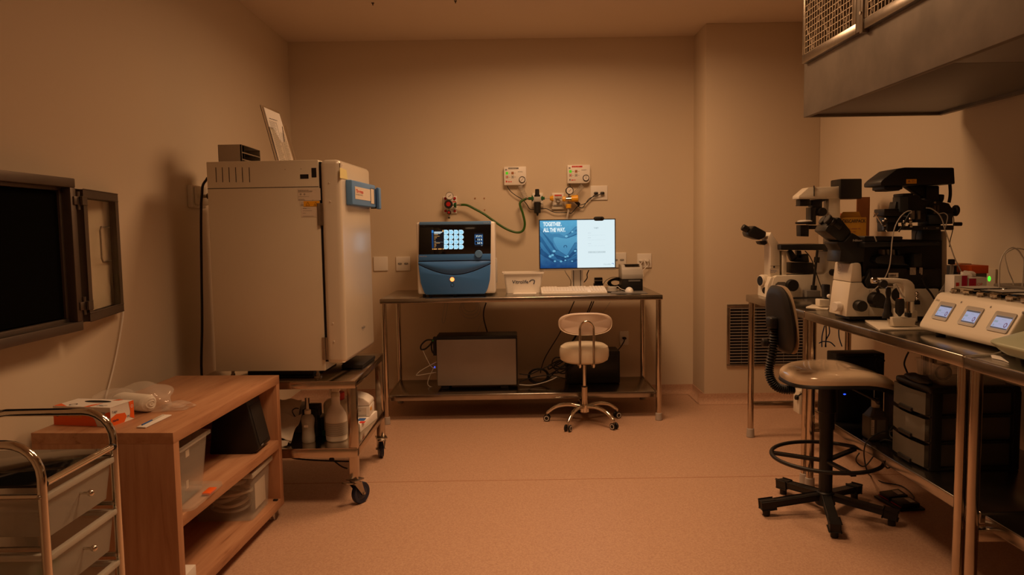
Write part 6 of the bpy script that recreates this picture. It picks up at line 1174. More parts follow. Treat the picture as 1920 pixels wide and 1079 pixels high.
ztube('thin cord from the micromanipulator corner along the black microscope', z11, [(990, 600), (1010, 680), (995, 800), (970, 900), (960, 980)], Y2+.0, .002, 'rubber')
ztube('thin pale tube through the stage of the black microscope', z11, [(120, 862), (140, 918)], Y2-.02, .003)
ztube('black cord from the focus block down behind the white joystick arm', z12, [(560, 400), (590, 450), (620, 520), (680, 600), (712, 655)], Y2-.05, .0045, 'black')
c_ = aY(*z12(898, 277), Y2-.03); mb = MB(); mb.box(c_.x-.012, c_.x+.012, c_.y, c_.y+.02, c_.z-.012, c_.z+.012, 'black', .002); jb = mb.build('cable_clip', label='small black clip joining three thin pale tubes', cat='clip')
for k in range(3):
    mb = MB(); mb.tube([aY(*z12(878+12*k, 300), Y2-.02), aY(*z12(875+14*k, 360), Y2-.02), aY(*z12(865+14*k, 420), Y2-.02), aY(*z12(820+16*k, 500), Y2-.0), aY(*z12(765+12*k, 580), Y2-.01)], .0022, 'silicone'); mb.build('thin_tube', jb)

# ---- joystick stands
def aZ2(z, x, y, zz=BZ+.001): return aZ(*z(x, y), zz)
t = thing('joystick_stand', 'cream bent-arm joystick stand with black joystick in front of the black microscope', 'joystick', (1.68, 3.18, BZ))
mb = MB(); mb.slab([(1.548, 3.125, BZ+.001), (1.745, 3.125, BZ+.001), (1.775, 3.40, BZ+.001), (1.63, 3.43, BZ+.001)], (0, 0, .008), 'cream', .002); mb.build('base_plate', t)
mb = MB(); mb.pslab(z12, [(283, 838), (535, 848), (512, 935), (300, 932)], 3.16, .05, 'cream', .004); clampz(mb, BZ+.010); mb.build('control_box', t)
mb = MB(); mb.pslab(z12, [(410, 768), (543, 772), (545, 885), (412, 880)], 3.26, .10, 'cream', .004); clampz(mb, BZ+.010); mb.build('rear_box', t)
mb = MB(); mb.pslab(z12, [(443, 795), (486, 795), (486, 838), (443, 838)], 3.17, .03, 'black', .003); mb.build('box_knob', t)
mb = MB(); mb.pslab(z12, [(162, 444), (400, 450), (450, 456), (490, 478), (515, 510), (522, 550), (520, 680), (413, 680), (413, 560), (405, 528), (385, 508), (350, 500), (165, 492)], 3.20, .05, 'cream', .010, ); mb.build('bent_arm', t)
mb = MB(); mb.cyl(aY(*z12(467, 678), 3.225), aY(*z12(467, 790), 3.225), .016, 'chrome', n=20); mb.build('post', t)
mb = MB(); q_ = aY(*z12(190, 500), 3.19); mb.lathe([(0, 0), (.016, 0), (.018, .003), (.018, .02), (0, .02)], 'black', q_-V((0, .012, 0)), (0, 1, 0), 24); mb.cyl(aY(*z12(75, 466), 3.21), aY(*z12(130, 466), 3.21), .013, 'chrome', n=14, bev=.002); mb.cyl(aY(*z12(125, 466), 3.21), aY(*z12(190, 466), 3.21), .005, 'chrome'); mb.build('arm_knob', t)
mb = MB(); A_, B_ = aY(*z12(248, 545), 3.20), aY(*z12(236, 848), 3.20); d_ = A_-B_; L_ = d_.length; mb.lathe([(0, 0), (.020, 0), (.020, .018), (.015, .03), (.015, .05), (.012, L_*.55), (.008, L_*.7), (.012, L_*.85), (.010, L_), (0, L_)], 'black', B_, d_, 24); mb.cyl(aY(*z12(225, 522), 3.20), aY(*z12(285, 525), 3.20), .010, 'steel', n=16); mb.build('joystick', t)
mb = MB(); A_, B_ = aY(*z12(364, 650), 3.17), aY(*z12(360, 830), 3.17); d_ = A_-B_; L_ = d_.length; mb.lathe([(0, 0), (.004, 0), (.017, L_*.22), (.018, L_*.3), (.018, L_*.85), (.015, L_), (0, L_)], 'black', B_, d_, 24); mb.ball(A_, .006, 'orange', 1.2, 1, .5); mb.build('control_grip', t)
mb = MB(); mb.tube([aY(*z12(x, y), 3.19) for x, y in ((315, 500), (345, 550), (380, 610), (408, 640))], .004, 'silicone'); mb.build('hose', t)
zy2 = zy; t = thing('joystick_stand', 'small cream base with black joystick knob beside the stool backrest', 'joystick', (1.70, 3.90, BZ))
P_ = [aZ(*zy(x, y), BZ+.0005) for x, y in ((128, 905), (300, 920), (325, 895), (175, 886))]; mb = MB(); mb.slab(P_, (0, 0, .007), 'cream', .002); mb.build('base_plate', t)
Yq = 3.98; mb = MB(); mb.pslab(zy, [(236, 838), (316, 840), (314, 893), (236, 888)], Yq, .06, 'cream', .004); clampz(mb, BZ+.008); mb.build('control_box', t)
mb = MB(); mb.pslab(zy, [(268, 722), (322, 722), (318, 800), (310, 840), (275, 835)], Yq+.02, .04, 'black', .006); mb.build('joystick', t); mb = MB(); mb.ball(aY(*zy(308, 812), Yq-.005), .011, 'white_plastic'); mb.build('ball_knob', t)
cable('thin black rod lying between the two microscopes', [aY(*zy(x, y), 4.10) for x, y in ((30, 828), (120, 826), (260, 824))], .006, name='rod', cat='rod')

# ---- benchtop incubator with three small screens
MY0, MY1 = 2.505, 3.035
t = thing('screen_incubator', 'long cream benchtop incubator with three tilted touch screens', 'incubator', (1.88, (MY0+MY1)/2, BZ))
prof = [(1.690, .963), (1.672, .966), (1.664, .978), (1.668, .992), (1.734, 1.106), (1.748, 1.116), (2.11, 1.116), (2.11, .963)]
mb = MB(); mb.slab([(x, MY0, z) for x, z in prof], (0, MY1-MY0, 0), 'cream', .006, 3); mb.build('housing', t)
for x in (1.72, 2.06):
    for y in (MY0+.06, MY1-.06): mb = MB(); mb.cyl((x, y, BZ+.0005), (x, y, .965), .018, 'rubber', n=18); mb.build('foot', t)
vv = V((1.734-1.668, 0, 1.106-.992)).normalized(); q = Pl((1.668, MY1, .992), (0, -1, 0), vv)
z13 = zoom(1640, 480, 280/1259)
for k, (P_) in enumerate(([(570, 390), (700, 405), (600, 555), (470, 525)], [(795, 425), (942, 450), (830, 605), (688, 572)], [(1035, 470), (1222, 495), (1105, 660), (935, 625)])):
    pp = [q.px(*z13(*c_)) for c_ in P_]; a0 = (pp[0][0]+pp[3][0])/2; a1 = (pp[1][0]+pp[2][0])/2; b0 = (pp[2][1]+pp[3][1])/2; b1 = (pp[0][1]+pp[1][1])/2
    mb = MB(); b_ = bmesh.new()
    def rr(a0, a1, b0, b1, l, r=.008):
        o_ = []
        for ca, cb, t0 in ((a1-r, b1-r, 0), (a0+r, b1-r, 90), (a0+r, b0+r, 180), (a1-r, b0+r, 270)):
            for j in range(5): th_ = math.radians(t0+22.5*j); o_.append(b_.verts.new(q.P(ca+r*math.cos(th_), cb+r*math.sin(th_), l)))
        return o_
    R0, R1, R2 = rr(a0, a1, b0, b1, .0005), rr(a0, a1, b0, b1, .004), rr(a0+.011, a1-.011, b0+.011, b1-.013, .001, .003)
    for A_, B_ in ((R0, R1), (R1, R2)):
        for j in range(20): b_.faces.new([A_[j], A_[(j+1) % 20], B_[(j+1) % 20], B_[j]])
    b_.faces.new(R2); mb.merge(b_, 'lgrey'); fr = mb.build('screen_frame', t)
    mb = MB(); sa0, sa1, sb0, sb1 = a0+.013, a1-.012, b0+.013, b1-.015; w_, h_ = sa1-sa0, sb1-sb0
    q.rect(mb, sa0, sb0, sa1, sb1, 'scr_lav', .0016); q.rect(mb, sa0, sb1-h_*.13, sa1, sb1, 'scr_dk', .0020); q.rect(mb, sa0, sb0, sa1, sb0+h_*.09, 'scr_dk', .0020)
    q.rect(mb, sa0+w_*.05, sb0+h_*.45, sa0+w_*.28, sb0+h_*.60, 'scr_text', .0020); q.scribble(mb, sa0+w_*.45, sb0+h_*.68, sa0+w_*.75, sb0+h_*.78, 1, 'scr_text', .0020); q.scribble(mb, sa0+w_*.38, sb0+h_*.32, sa0+w_*.70, sb0+h_*.42, 1, 'scr_text', .0020)
    q.disc(mb, sa0+w_*.82, sb0+h_*.34, w_*.10, 'scr_mauve', .0020, 16, ry=h_*.20); q.disc(mb, sa0+w_*.82, sb0+h_*.34, w_*.05, 'scr_lav', .0024, 16, ry=h_*.12); q.rect(mb, sa0+w_*.08, sb0+h_*.14, sa0+w_*.16, sb0+h_*.30, 'scr_text', .0020); q.scribble(mb, sa0+w_*.80, sb0+h_*.75, sa0+w_*.95, sb0+h_*.84, 1, 'scr_text', .0020)
    mb.build('screen', fr)
mb = MB()
for (x, y), s_ in (((732, 392), '0'), ((980, 433), '0'), ((1250, 478), '0')): A = q.px(*z13(x, y)); q.disc(mb, *A, .0042, 'grey_ink', .001, 14); q.line(mb, [(A[0]-.001, A[1]-.002), (A[0]+.001, A[1]+.002)], .0008, 'label', .0014)
A = q.px(*z13(520, 372)); q.text(mb, 'Esco', A[0], A[1]-.004, .010, 'grey_ink', .001); A = q.px(*z13(1095, 712)); q.text(mb, 'MIRI', A[0], A[1], .010, 'grey_ink', .001); mb.build('lettering', t)
for k in range(3):
    y1 = MY1-.035-k*.166; y0 = y1-.150
    mb = MB(); mb.box(1.765, 1.93, y0, y1, 1.1165, 1.122, 'steel', .001); mb.box(1.775, 1.92, y0+.01, y1-.01, 1.122, 1.142, 'acrylic', .003); ld = mb.build('chamber_lid', t)
    mb = MB(); mb.box(1.785, 1.91, y0+.02, y1-.02, 1.1425, 1.1435, 'lgrey'); mb.build('lid_plate', ld)
    for yy in (y0+.035, y1-.035): mb = MB(); mb.cyl((1.768, yy-.020, 1.128), (1.768, yy+.020, 1.128), .008, 'chrome', n=14); mb.cyl((1.762, yy, 1.112), (1.762, yy, 1.124), .009, 'steel', n=14); mb.build('hinge', ld)
mb = MB(); mb.box(1.95, 2.09, MY0+.02, MY1-.02, 1.1165, 1.150, 'steel_matt', .004); mb.build('rear_lid', t)
za = zoom(1760, 440, 160/959)
ztube('clear tube arching up from the screen incubator, the taller arch', za, [(680, 600), (682, 450), (688, 340), (720, 240), (770, 175), (830, 148), (890, 175), (935, 240), (958, 300), (950, 450), (940, 620)], 2.86, .0028)
ztube('clear tube arching off from the screen incubator, the lower one', za, [(850, 610), (830, 520), (780, 400), (745, 250), (770, 200), (850, 160), (920, 160), (1000, 180)], 2.92, .0024)
cable('white plastic sheet cable lying along the bench in front of the screen incubator', [aZ(*z13(x, y), BZ+.004) for x, y in ((760, 850), (850, 842), (980, 835), (1060, 815))], .0035, 'frost', 'cable')
P_ = [aZ(*z13(x, y), BZ+.001) for x, y in ((975, 835), (1060, 855), (1130, 905), (1080, 885), (990, 865))]
mb = MB(); mb.slab(P_, (0, 0, .003), 'paper', .0005); mb.build('paper_sheet', label='small white torn paper on the bench before the pale green device', cat='paper')
# ---- pale green device at the frame's edge
t = thing('green_device', 'pale green wedge-shaped laboratory device on the nearest bench', 'device', (1.88, 2.25, BZ))
mb = MB(); b_ = bmesh.new()
low = [(1.68, 2.470), (1.612, 2.430), (1.592, 2.37), (1.575, 1.85), (2.00, 1.85), (2.00, 2.47)]; mid_ = [(1.65, 2.495), (1.578, 2.460), (1.558, 2.39), (1.55, 1.83), (2.03, 1.83), (2.03, 2.49)]; topp = [(1.76, 2.43), (1.71, 2.37), (1.695, 2.31), (1.69, 1.88), (2.00, 1.88), (2.00, 2.44)]
lv = [[b_.verts.new((x, y, z)) for x, y in o_] for o_, z in ((low, BZ+.022), (mid_, BZ+.060), (topp, BZ+.120))]
for A_, B_ in zip(lv, lv[1:]):
    for j in range(6): b_.faces.new([A_[j], A_[(j+1) % 6], B_[(j+1) % 6], B_[j]])
b_.faces.new(lv[0]); b_.faces.new(lv[-1]); bmesh.ops.recalc_face_normals(b_, faces=b_.faces[:]); bmesh.ops.bevel(b_, geom=b_.edges[:], offset=.010, segments=3, profile=.5, affect='EDGES', clamp_overlap=True); mb.merge(b_, 'green_grey'); mb.build('housing', t)
mb = MB(); a_, b2, c2, d2 = V((1.640, 2.375, BZ+.0985)), V((1.640, 2.18, BZ+.0985)), V((1.672, 2.18, BZ+.1125)), V((1.672, 2.36, BZ+.1125)); mb.face([a_+V((-.001, 0, .004)), b2+V((-.001, 0, .004)), c2+V((-.001, 0, .004)), d2+V((-.001, 0, .004))], 'black'); mb.build('display', t)
for x in (1.66, 1.95):
    for y in (1.93, 2.39): mb = MB(); mb.cyl((x, y, BZ+.0005), (x, y, BZ+.026), .015, 'rubber', n=14); mb.build('foot', t)

# ---- boxes behind the screen incubator
yb = 3.32
def px_box(name, label, cat, px0, px1, pyt, y, d, m, z=None, zb=BZ+.0005, build=True):
    a_ = aY(px0, pyt, y); b2 = aY(px1, pyt, y); mb = MB(); mb.box(a_.x, b2.x, y, y+d, zb, a_.z, m, .002); return mb.build(name, label=label, cat=cat), a_, b2
t, a_, b2 = px_box('carton', 'white carton with red stripe standing upright behind the screen incubator', 'box', 1789.5, 1815, 517, 3.24, .07, 'paper')
q = Pl((a_.x, 3.2397, BZ), (1, 0, 0), (0, 0, 1)); w_ = b2.x-a_.x; h_ = a_.z-BZ; mb = MB(); q.rect(mb, w_*.54, 0, w_*.95, h_*.995, 'magenta'); q.rect(mb, w_*.12, h_*.35, w_*.36, h_*.86, 'red_print'); q.text(mb, 'COLOP', w_*.30, h_*.42, .010, 'paper', .0014, ang=PI/2); mb.build('print', t)
t, a_, b2 = px_box('tissue_box', 'opened white tissue carton with black and red print behind the screen incubator', 'box', 1816, 1850, 521, 3.24, .10, 'paper')
q = Pl((a_.x, 3.2397, BZ), (1, 0, 0), (0, 0, 1)); w_ = b2.x-a_.x; h_ = a_.z-BZ; mb = MB(); q.rect(mb, w_*.05, h_*.52, w_*.88, h_*.76, 'ink'); q.rect(mb, w_*.02, h_*.80, w_*.42, h_*.98, 'magenta', .0012); q.text(mb, 'COLOP', w_*.05, h_*.83, .012, 'red_print', .0016); q.scribble(mb, w_*.22, h_*.60, w_*.60, h_*.68, 1, 'grey_ink', .0014); mb.build('print', t)
mb = MB(); b_ = bmesh.new(); bmesh.ops.create_uvsphere(b_, u_segments=20, v_segments=12, radius=1)
for v in b_.verts: d_ = 1+.25*math.sin(5*v.co.x+3*v.co.z)*math.sin(4*v.co.y+v.co.x*3); v.co = V(((a_.x+b2.x)/2-.012+v.co.x*.032*d_, 3.29+v.co.y*.028*d_, a_.z+.006+v.co.z*.020*d_))
mb.merge(b_, 'paper'); mb.build('tissue', t)
t, a_, b2 = px_box('carton', 'orange and grey carton behind the opened tissue carton', 'box', 1822, 1851, 501, 3.42, .10, 'grey', )
mb = MB(); mb.box(a_.x-.004, b2.x+.004, 3.415, 3.53, a_.z-.03, a_.z+.006, 'orange', .002); mb.build('lid', t)
t, a_, b2 = px_box('carton', 'black and red carton behind the striped carton', 'box', 1781, 1812, 499, 3.68, .10, 'black')
q = Pl((a_.x, 3.6797, BZ), (1, 0, 0), (0, 0, 1)); mb = MB(); w_ = b2.x-a_.x; h_ = a_.z-BZ; q.rect(mb, w_*.5, h_*.5, w_*.9, h_*.9, 'red'); mb.build('print', t)
px_box('carton', 'tall brown card carton behind the orange lidded carton', 'box', 1800, 1822, 495, 3.80, .08, 'brown_card')
p = aX(1855, 523, RX-.01); t = thing('wall_light_switch', 'small wall plate with a glowing green light by the tissue carton', 'switch', (RX, p.y, p.z-.05))
mb = MB(); mb.box(RX-.010, RX, p.y-.045, p.y+.045, p.z-.05, p.z+.05, 'wall', .003); mb.build('plate', t); mb = MB(); mb.ball((RX-.010, p.y, p.z), .011, 'led_green', .4, 1, 1.2); mb.build('green_light', t)

# ================================================================== under the benches
SH = .3905
t = thing('computer_tower', 'black computer tower with a tiny blue light standing behind the drafting stool', 'computer', (1.73, 3.74, SH))
mb = MB(); mb.box(1.640, 1.888, 3.750, 3.865, SH, .742, 'black', .006); mb.build('case', t); mb = MB(); mb.box(1.648, 1.880, 3.747, 3.751, SH+.01, .725, 'scope_black', .001); mb.build('side_panel', t)
mb = MB(); c_ = aY(1584, 740, 3.742); mb.ball((c_.x, 3.744, c_.z), .0035, 'led_blue', 2); mb.build('blue_light', t)
t = thing('power_adapter', 'black equipment block with pale label behind the square bottle', 'adapter', (1.93, 3.50, SH))
mb = MB(); mb.box(1.80, 1.90, 3.43, 3.58, SH, .585, 'black', .008); mb.box(1.84, 1.96, 3.40, 3.50, .585, .650, 'black', .012); mb.cyl((1.955, 3.45, .55), (1.99, 3.45, .55), .04, 'black', n=20); mb.build('body', t)
q = Pl((1.87, 3.399, .56), (1, 0, 0), (0, 0, 1)); mb = MB(); q.rect(mb, .0, .035, .035, .055, 'label'); mb.build('label_sticker', t)
a_ = aZ(1600, 806, SH+.001); x0 = 1.652; t = thing('square_bottle', 'square clear bottle with open neck on the bench lower shelf', 'bottle', (x0+.045, 3.44, SH))
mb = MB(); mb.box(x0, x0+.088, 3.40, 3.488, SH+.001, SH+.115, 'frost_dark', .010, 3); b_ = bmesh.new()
r0 = rrect(b_, x0+.004, x0+.084, 3.404, 3.484, SH+.112, .01); r1 = rrect(b_, x0+.024, x0+.064, 3.424, 3.464, SH+.150, .01)
for j in range(len(r0)): b_.faces.new([r0[j], r0[(j+1) % len(r0)], r1[(j+1) % len(r0)], r1[j]])
b_.faces.new(r1); bmesh.ops.recalc_face_normals(b_, faces=b_.faces[:]); mb.merge(b_, 'frost_dark'); mb.cyl((x0+.044, 3.444, SH+.148), (x0+.044, 3.444, SH+.19), .019, 'frost', n=20); mb.build('glass_body', t)
q = Pl((x0, 3.3995, SH), (1, 0, 0), (0, 0, 1)); mb = MB(); q.rect(mb, .030, .035, .070, .10, 'grey', .0006); q.rect(mb, .004, .03, .018, .10, 'label', .0006); q.scribble(mb, .005, .035, .017, .095, 7, 'grey_ink', .001); mb.build('label_sticker', t)
t = thing('drawer_tower', 'three-drawer translucent tower with black frame on the bench lower shelf', 'drawers', (1.87, 3.10, SH))
DX0, DX1, DY0, DY1, DZT = 1.682, 2.05, 2.965, 3.24, .735
mb = MB(); mb.box(DX0-.004, DX1, DY0, DY1, DZT-.028, DZT, 'black', .010, 3)
for y in (DY0, DY1-.022): mb.box(DX0+.006, DX0+.05, y, y+.022, SH, DZT-.02, 'black', .004); mb.box(DX1-.03, DX1, y, y+.022, SH, DZT-.02, 'black', .004)
for k in range(3): z = SH+.001+k*.108; mb.box(DX0, DX1, DY0+.002, DY1-.002, z, z+.012, 'black', .004)
mb.build('frame', t)
for k in range(3):
    z = SH+.014+k*.108
    mb = MB(); b_ = bmesh.new(); N = 10; F_ = []
    for zz in (z, z+.090):
        row = [b_.verts.new((DX0-.014-.012*math.sin(PI*j/N), DY0+.012+(DY1-DY0-.024)*j/N, zz)) for j in range(N+1)]; F_.append(row + [b_.verts.new((DX1-.01, DY1-.026, zz)), b_.verts.new((DX1-.01, DY0+.026, zz))])
    n_ = len(F_[0])
    for j in range(n_): b_.faces.new([F_[0][j], F_[0][(j+1) % n_], F_[1][(j+1) % n_], F_[1][j]])
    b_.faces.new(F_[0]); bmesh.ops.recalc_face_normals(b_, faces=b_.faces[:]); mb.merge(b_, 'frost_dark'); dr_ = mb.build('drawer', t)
    mb = MB(); mb.box(DX0-.034, DX0-.018, (DY0+DY1)/2-.05, (DY0+DY1)/2+.05, z-.006, z+.012, 'black', .005); mb.build('pull', dr_)
    mb = MB(); mb.box(DX0+.02, DX1-.06, DY0+.04, DY1-.04, z+.002, z+.055, 'lgrey' if k == 1 else 'grey', .01); mb.build('contents', dr_)
mb = MB(); tub(mb, (1.735, 2.02, 2.985, 3.20), DZT+.001, DZT+.085, .003, 'clear_bin', .008, .001); ac = mb.build('acrylic_box', label='low clear acrylic box on top of the three-drawer tower', cat='box')
mb = MB(); mb.tube([(1.78+.03*math.cos(a_), 3.05, DZT+.045+.028*math.sin(a_)) for a_ in [2*PI*j/10 for j in range(10)]], .005, 'rubber', closed=True); mb.build('cable_ring', label='dark ring of cable inside the clear acrylic box', cat='cable')
mb = MB(); mb.box(1.76, 1.83, 3.09, 3.10, DZT+.005, DZT+.075, 'label', .002); mb.build('card', label='pale card standing inside the clear acrylic box', cat='card')
mb = MB(); b_ = bmesh.new(); bmesh.ops.create_uvsphere(b_, u_segments=20, v_segments=12, radius=1)
for v in b_.verts: d_ = 1+.22*math.sin(6*v.co.x+2)*math.sin(5*v.co.y); v.co = V((1.705+v.co.x*.030*d_, 3.10+v.co.y*.10, max(DZT+.001, DZT+.010+v.co.z*.018*d_)))
mb.merge(b_, 'black'); mb.build('plastic_bag', label='crumpled black plastic bag along the top edge of the three-drawer tower', cat='bag')
random.seed(21); mb = MB()
for k in range(7):
    cc = V((1.76+random.uniform(-.04, .06), 3.36+random.uniform(-.05, .03), SH+.012+.012*k)); R_ = random.uniform(.035, .06)
    mb.tube([cc+V((R_*math.cos(a_), R_*.7*math.sin(a_), max(-.008, .012*math.sin(2*a_+k)))) for a_ in [2*PI*j/10 for j in range(10)]], .0035, 'rubber', closed=True)
mb.build('cable_bundle', label='tangle of black cables on the lower shelf beside the three-drawer tower', cat='cable')
zb2 = zoom(1520, 640, 300/1245)
cable('black cable hanging from the bench to the three-drawer tower', [aY(*zb2(x, y), 3.26) for x, y in ((762, 85), (740, 130), (728, 180), (745, 230), (765, 280), (768, 330))], .004)
cable('thin white thread hanging from the stool seat edge', [aY(*zb2(x, y), 3.45) for x, y in ((495, 360), (493, 420), (492, 490), (500, 525))], .0012, 'white_plastic', 'thread', 'thread')
cable('black cable leaving the tower behind the drafting stool', [aY(*zb2(x, y), 3.68) for x, y in ((500, 110), (540, 125), (575, 155), (530, 130), (505, 170), (520, 240), (525, 300))], .004)
zz4 = zoom(1380, 480, 340/1310)
for k, (pts, m_) in enumerate((([(640, 505), (622, 580), (620, 660)], 'blue_ink'), ([(672, 505), (675, 560), (650, 610), (650, 660)], 'blue_ink'), ([(742, 530), (745, 590), (765, 655)], 'blue_ink'), ([(650, 505), (652, 580), (645, 660)], 'rubber'))):
    cable(['blue cable hanging behind the bench leg, nearest the leg', 'blue cable with a slack bend in the middle of the three blue ones', 'blue cable farthest from the bench leg', 'black cable hanging among the blue cables behind the bench leg'][k], [aY(*zz4(x, y), 3.98) for x, y in pts], .0032, m_)
ztube('blue cable curving level above the black computer tower', zz4, [(600, 632), (630, 620), (680, 625), (715, 655)], 3.95, .003, 'blue_ink')
t = thing('power_strip', 'cream power socket block with a black plug low behind the bench leg', 'socket', (1.84, 4.55, .24)); c_ = aY(*zz4(470, 1035), 4.55)
mb = MB(); mb.box(c_.x-.03, c_.x+.04, 4.50, 4.60, .2375, c_.z+.06, 'cream', .005); mb.build('block', t); mb = MB(); mb.cyl(aY(*zz4(428, 1022), 4.52), aY(*zz4(450, 1026), 4.52), .016, 'black', n=14, bev=.003); mb.box(c_.x-.005, c_.x+.015, 4.495, 4.50, c_.z-.03, c_.z+.0, 'black'); mb.build('plug', t)
mb = MB(); mb.tube([aY(*zz4(x, y), 4.50) for x, y in ((445, 1020), (465, 1000), (490, 992))], .004, 'black'); mb.build('cord', t)
# dark things on the nearest bench's shelf
mb = MB(); mb.box(1.72, 2.12, 1.6, 2.42, SH, .72, 'black_matt', .01); mb.build('equipment_case', label='large black equipment case on the lower shelf of the nearest bench', cat='case')
cable('pale cable hanging behind the nearest bench', [aX(x, y, 2.20) for x, y in ((1889, 718), (1885, 770), (1880, 810), (1874, 850))], .003, 'lgrey')
cable('black cable hanging behind the nearest bench', [aX(x, y, 2.20) for x, y in ((1882, 715), (1878, 760), (1882, 780), (1873, 830))], .004)
# foot pedal
A, B, Cc, D_ = aZ(1638, 933, .002), aZ(1686, 960, .002), aZ(1735, 958, .002), aZ(1690, 925, .002)
t = thing('foot_pedal', 'flat black double foot pedal with two label stickers on the floor', 'pedal', (A+B+Cc+D_)/4)
mb = MB(); mb.slab([A, B, Cc, D_], (0, 0, .010), 'black', .003); mb.build('base_plate', t)
def bil(u, v, z=0): return A.lerp(B, u).lerp(D_.lerp(Cc, u), v)+V((0, 0, z))
for u0, u1 in ((.05, .46), (.54, .95)):
    mb = MB(); mb.slab([bil(u0, .15, .010), bil(u1, .15, .010), bil(u1, .85, .010), bil(u0, .85, .010)], (0, 0, .022), 'black', .004); pd = mb.build('pedal_plate', t)
    mb = MB(); mb.slab([bil(u0+.08, .55, .0325), bil(u1-.08, .55, .0325), bil(u1-.08, .75, .0325), bil(u0+.08, .75, .0325)], (0, 0, .0006), 'label'); mb.slab([bil(u0, .13, .012), bil(u1, .13, .012), bil(u1, .125, .012), bil(u0, .125, .012)], (0, 0, .005), 'red'); mb.build('label_sticker', pd)
cable('black cable running over the floor to the foot pedal', [aY(*zb2(x, y), 3.35) for x, y in ((600, 700), (520, 720), (440, 780), (415, 860), (425, 960), (440, 1010))] + [aZ(x, y, .006) for x, y in ((1632, 893), (1655, 905), (1690, 912), (1712, 930), (1712, 942))], .0032)
cable('black cable loop drooping below the shelf beside the foot ring', [aY(*zb2(x, y), 3.30) for x, y in ((500, 880), (440, 960), (400, 975), (360, 945), (355, 910), (380, 870))], .003)
cable('short black cable bend hanging under the bench shelf edge', [aY(*zb2(x, y), 3.20) for x, y in ((565, 930), (580, 970), (600, 990), (640, 970))], .003)

# ================================================================== drafting stool
cx, cy = 1.502, 3.525
t = thing('drafting_stool', 'tall black drafting stool with cream film-covered seat and ribbed back stem', 'stool', (cx, cy, 0))
def superpad(mb, c, hx, hy, zt, zb, m, e=.72, scale_b=.93, n=48):
    b_ = bmesh.new(); rings = []
    def ring(s, z, bot=False):
        R = []
        for k in range(n):
            a_ = 2*PI*k/n; x = abs(math.cos(a_))**e*(1 if math.cos(a_) > 0 else -1)*hx*s; y = abs(math.sin(a_))**e*(1 if math.sin(a_) > 0 else -1)*hy*s
            R.append(b_.verts.new((c[0]+x, c[1]+y, z(x))))
        return R
    drop = lambda x: -.075*max(0, (x-.02)/hx)**2 - .018*max(0, (-x-.05)/hx)**2
    for s, dz in ((0, 0), (.3, 0), (.6, .004), (.82, .002), (.93, -.008), (.985, -.020), (1.0, -.034)):
        f = (lambda x, dz=dz: zt+dz+drop(x)); rings.append([b_.verts.new((c[0], c[1], f(0)))] if s == 0 else ring(s, f))
    for s, dz in ((.99, 0), (.92, -.006), (0, -.006)):
        f = (lambda x, dz=dz: zb+dz+drop(x)); rings.append([b_.verts.new((c[0], c[1], f(0)))] if s == 0 else ring(s, f))
    for A_, B_ in zip(rings, rings[1:]):
        for k in range(n):
            vs = [A_[k % len(A_)], A_[(k+1) % len(A_)], B_[(k+1) % len(B_)], B_[k % len(B_)]]; u_ = []
            for v in vs:
                if v not in u_: u_.append(v)
            b_.faces.new(u_)
    bmesh.ops.recalc_face_normals(b_, faces=b_.faces[:]); return mb.merge(b_, m)
mb = MB(); superpad(mb, (1.545, 3.525), .250, .215, .722, .672, 'cream_gloss'); mb.build('seat', t)
mb = MB(); superpad(mb, (1.542, 3.525), .250, .216, .690, .658, 'black'); mb.build('seat_pan', t)
# backrest: rounded pad facing the bench
def ypad(mb, c, hy, hz, x0, x1, m, e=.62, tilt=.10, n=44, inset=.9):
    b_ = bmesh.new(); rings = []
    for s, x in ((0, x0), (inset*.8, x0), (inset, x0+(x1-x0)*.12), (1, x0+(x1-x0)*.45), (1, x0+(x1-x0)*.6), (inset, x1-(x1-x0)*.08), (inset*.8, x1), (0, x1)):
        if s == 0: rings.append([b_.verts.new((c[0]+x, c[1], c[2]))]); continue
        R = []
        for k in range(n):
            a_ = 2*PI*k/n; y = abs(math.cos(a_))**e*(1 if math.cos(a_) > 0 else -1)*hy*s; z = abs(math.sin(a_))**e*(1 if math.sin(a_) > 0 else -1)*hz*s; y *= 1-.18*max(0, z/hz)
            R.append(b_.verts.new((c[0]+x-z*tilt-.25*y*y/hy*.0, c[1]+y, c[2]+z)))
        rings.append(R)
    for A_, B_ in zip(rings, rings[1:]):
        for k in range(n):
            vs = [A_[k % len(A_)], A_[(k+1) % len(A_)], B_[(k+1) % len(B_)], B_[k % len(B_)]]; u_ = []
            for v in vs:
                if v not in u_: u_.append(v)
            b_.faces.new(u_)
    bmesh.ops.recalc_face_normals(b_, faces=b_.faces[:]); return mb.merge(b_, m)
BC = (1.262, 3.495, .957)
mb = MB(); ypad(mb, BC, .170, .158, -.022, .016, 'black'); bs = mb.build('backrest', t)
mb = MB(); ypad(mb, BC, .171, .159, .012, .024, 'tan'); mb.build('back_cushion', t, label='tan vinyl back cushion edge')
mb = MB(); c_ = aY(*zz4(275, 480), 3.50); mb.box(1.205, 1.245, 3.465, 3.535, c_.z-.028, c_.z+.026, 'black', .010, 3); mb.build('bracket', t)
c_ = aY(*zz4(215, 628), 3.50); mb = MB(); mb.cyl((c_.x-.018, 3.50, c_.z), (c_.x+.008, 3.50, c_.z), .020, 'black', n=18, bev=.004); mb.cyl((c_.x, 3.50, c_.z), (c_.x+.03, 3.50, c_.z), .008, 'black'); mb.build('adjusting_knob', t)
path = [aY(*zz4(x, y), 3.50) for x, y in ((275, 515), (272, 600), (265, 680), (248, 770), (240, 840), (258, 905), (300, 950), (360, 968), (420, 965))]
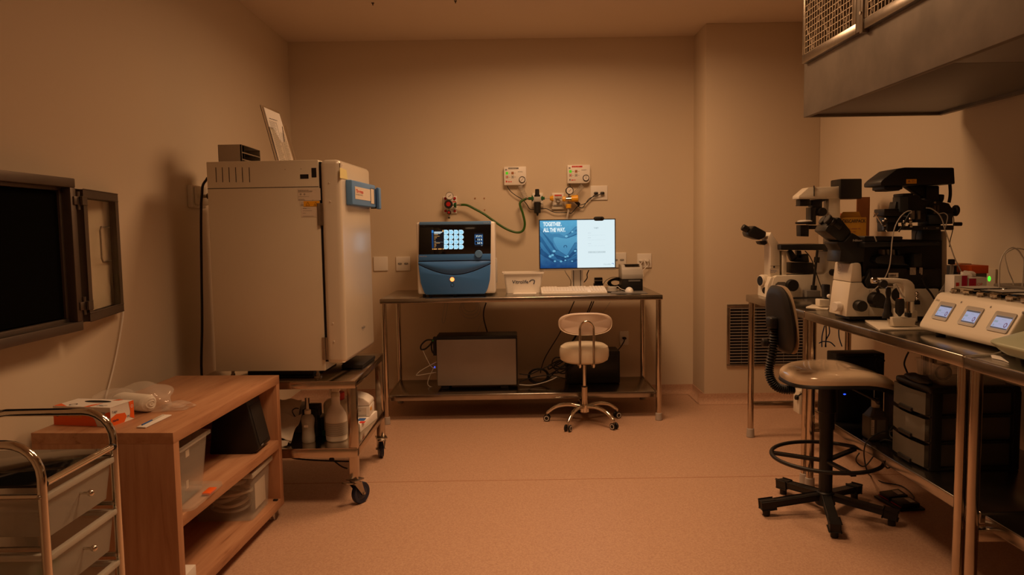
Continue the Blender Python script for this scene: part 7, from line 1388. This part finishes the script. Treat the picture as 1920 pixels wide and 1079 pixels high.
mb = MB(); mb.tube(path, lambda s_: .0185+.0040*math.sin(s_*2*PI*34), 'black', n=16, res=34); mb.build('ribbed_stem', t)
mb = MB(); mb.bar((path[-1].x-.01, 3.50, .655), (1.50, 3.52, .650), .05, .014, 'black'); mb.box(1.43, 1.62, 3.44, 3.60, .632, .660, 'black', .004); mb.build('seat_bracket', t)
mb = MB(); mb.cyl((1.56, 3.46, .645), (1.66, 3.36, .590), .007, 'black', n=10); mb.ball((1.665, 3.355, .588), .014, 'black'); mb.build('height_lever', t)
mb = MB(); mb.cyl((cx, cy, .50), (cx, cy, .640), .042, 'black', .038, n=28, bev=.004); mb.cyl((cx, cy, .42), (cx, cy, .505), .036, 'black', n=28); mb.cyl((cx, cy, .06), (cx, cy, .43), .031, 'black', n=28); mb.build('column', t)
mb = MB(); mb.cyl((cx, cy, .045), (cx, cy, .112), .046, 'black', .040, n=28, bev=.006); mb.build('hub', t)
mb = MB(); mb.tube([(cx+.250*math.cos(a_), cy+.250*math.sin(a_), .282) for a_ in [2*PI*k/48 for k in range(48)]], .0095, 'black', n=12, closed=True, smooth=False); mb.build('foot_ring', t)
for a_ in (35, 155, 275):
    a2 = math.radians(a_); d_ = V((math.cos(a2), math.sin(a2), 0)); mb = MB(); mb.bar(V((cx, cy, .262))+d_*.03, V((cx, cy, .272))+d_*.245, .022, .012, 'black', bev=.002); mb.build('ring_spoke', t)
for k in range(5):
    a2 = math.radians(183+72*k); d_ = V((math.cos(a2), math.sin(a2), 0)); c0 = V((cx, cy, 0)); mb = MB()
    mb.bar(c0+d_*.035+V((0, 0, .088)), c0+d_*.262+V((0, 0, .060)), .036, .028, 'black', bev=.004); lg = mb.build('leg', t)
    mb = MB(); mb.bar(c0+d_*.255+V((0, 0, .058)), c0+d_*.315+V((0, 0, .052)), .046, .040, 'black', bev=.006); mb.cyl(c0+d_*.29+V((0, 0, 0)), c0+d_*.29+V((0, 0, .04)), .017, 'rubber', n=18, bev=.003); mb.build('foot', lg)
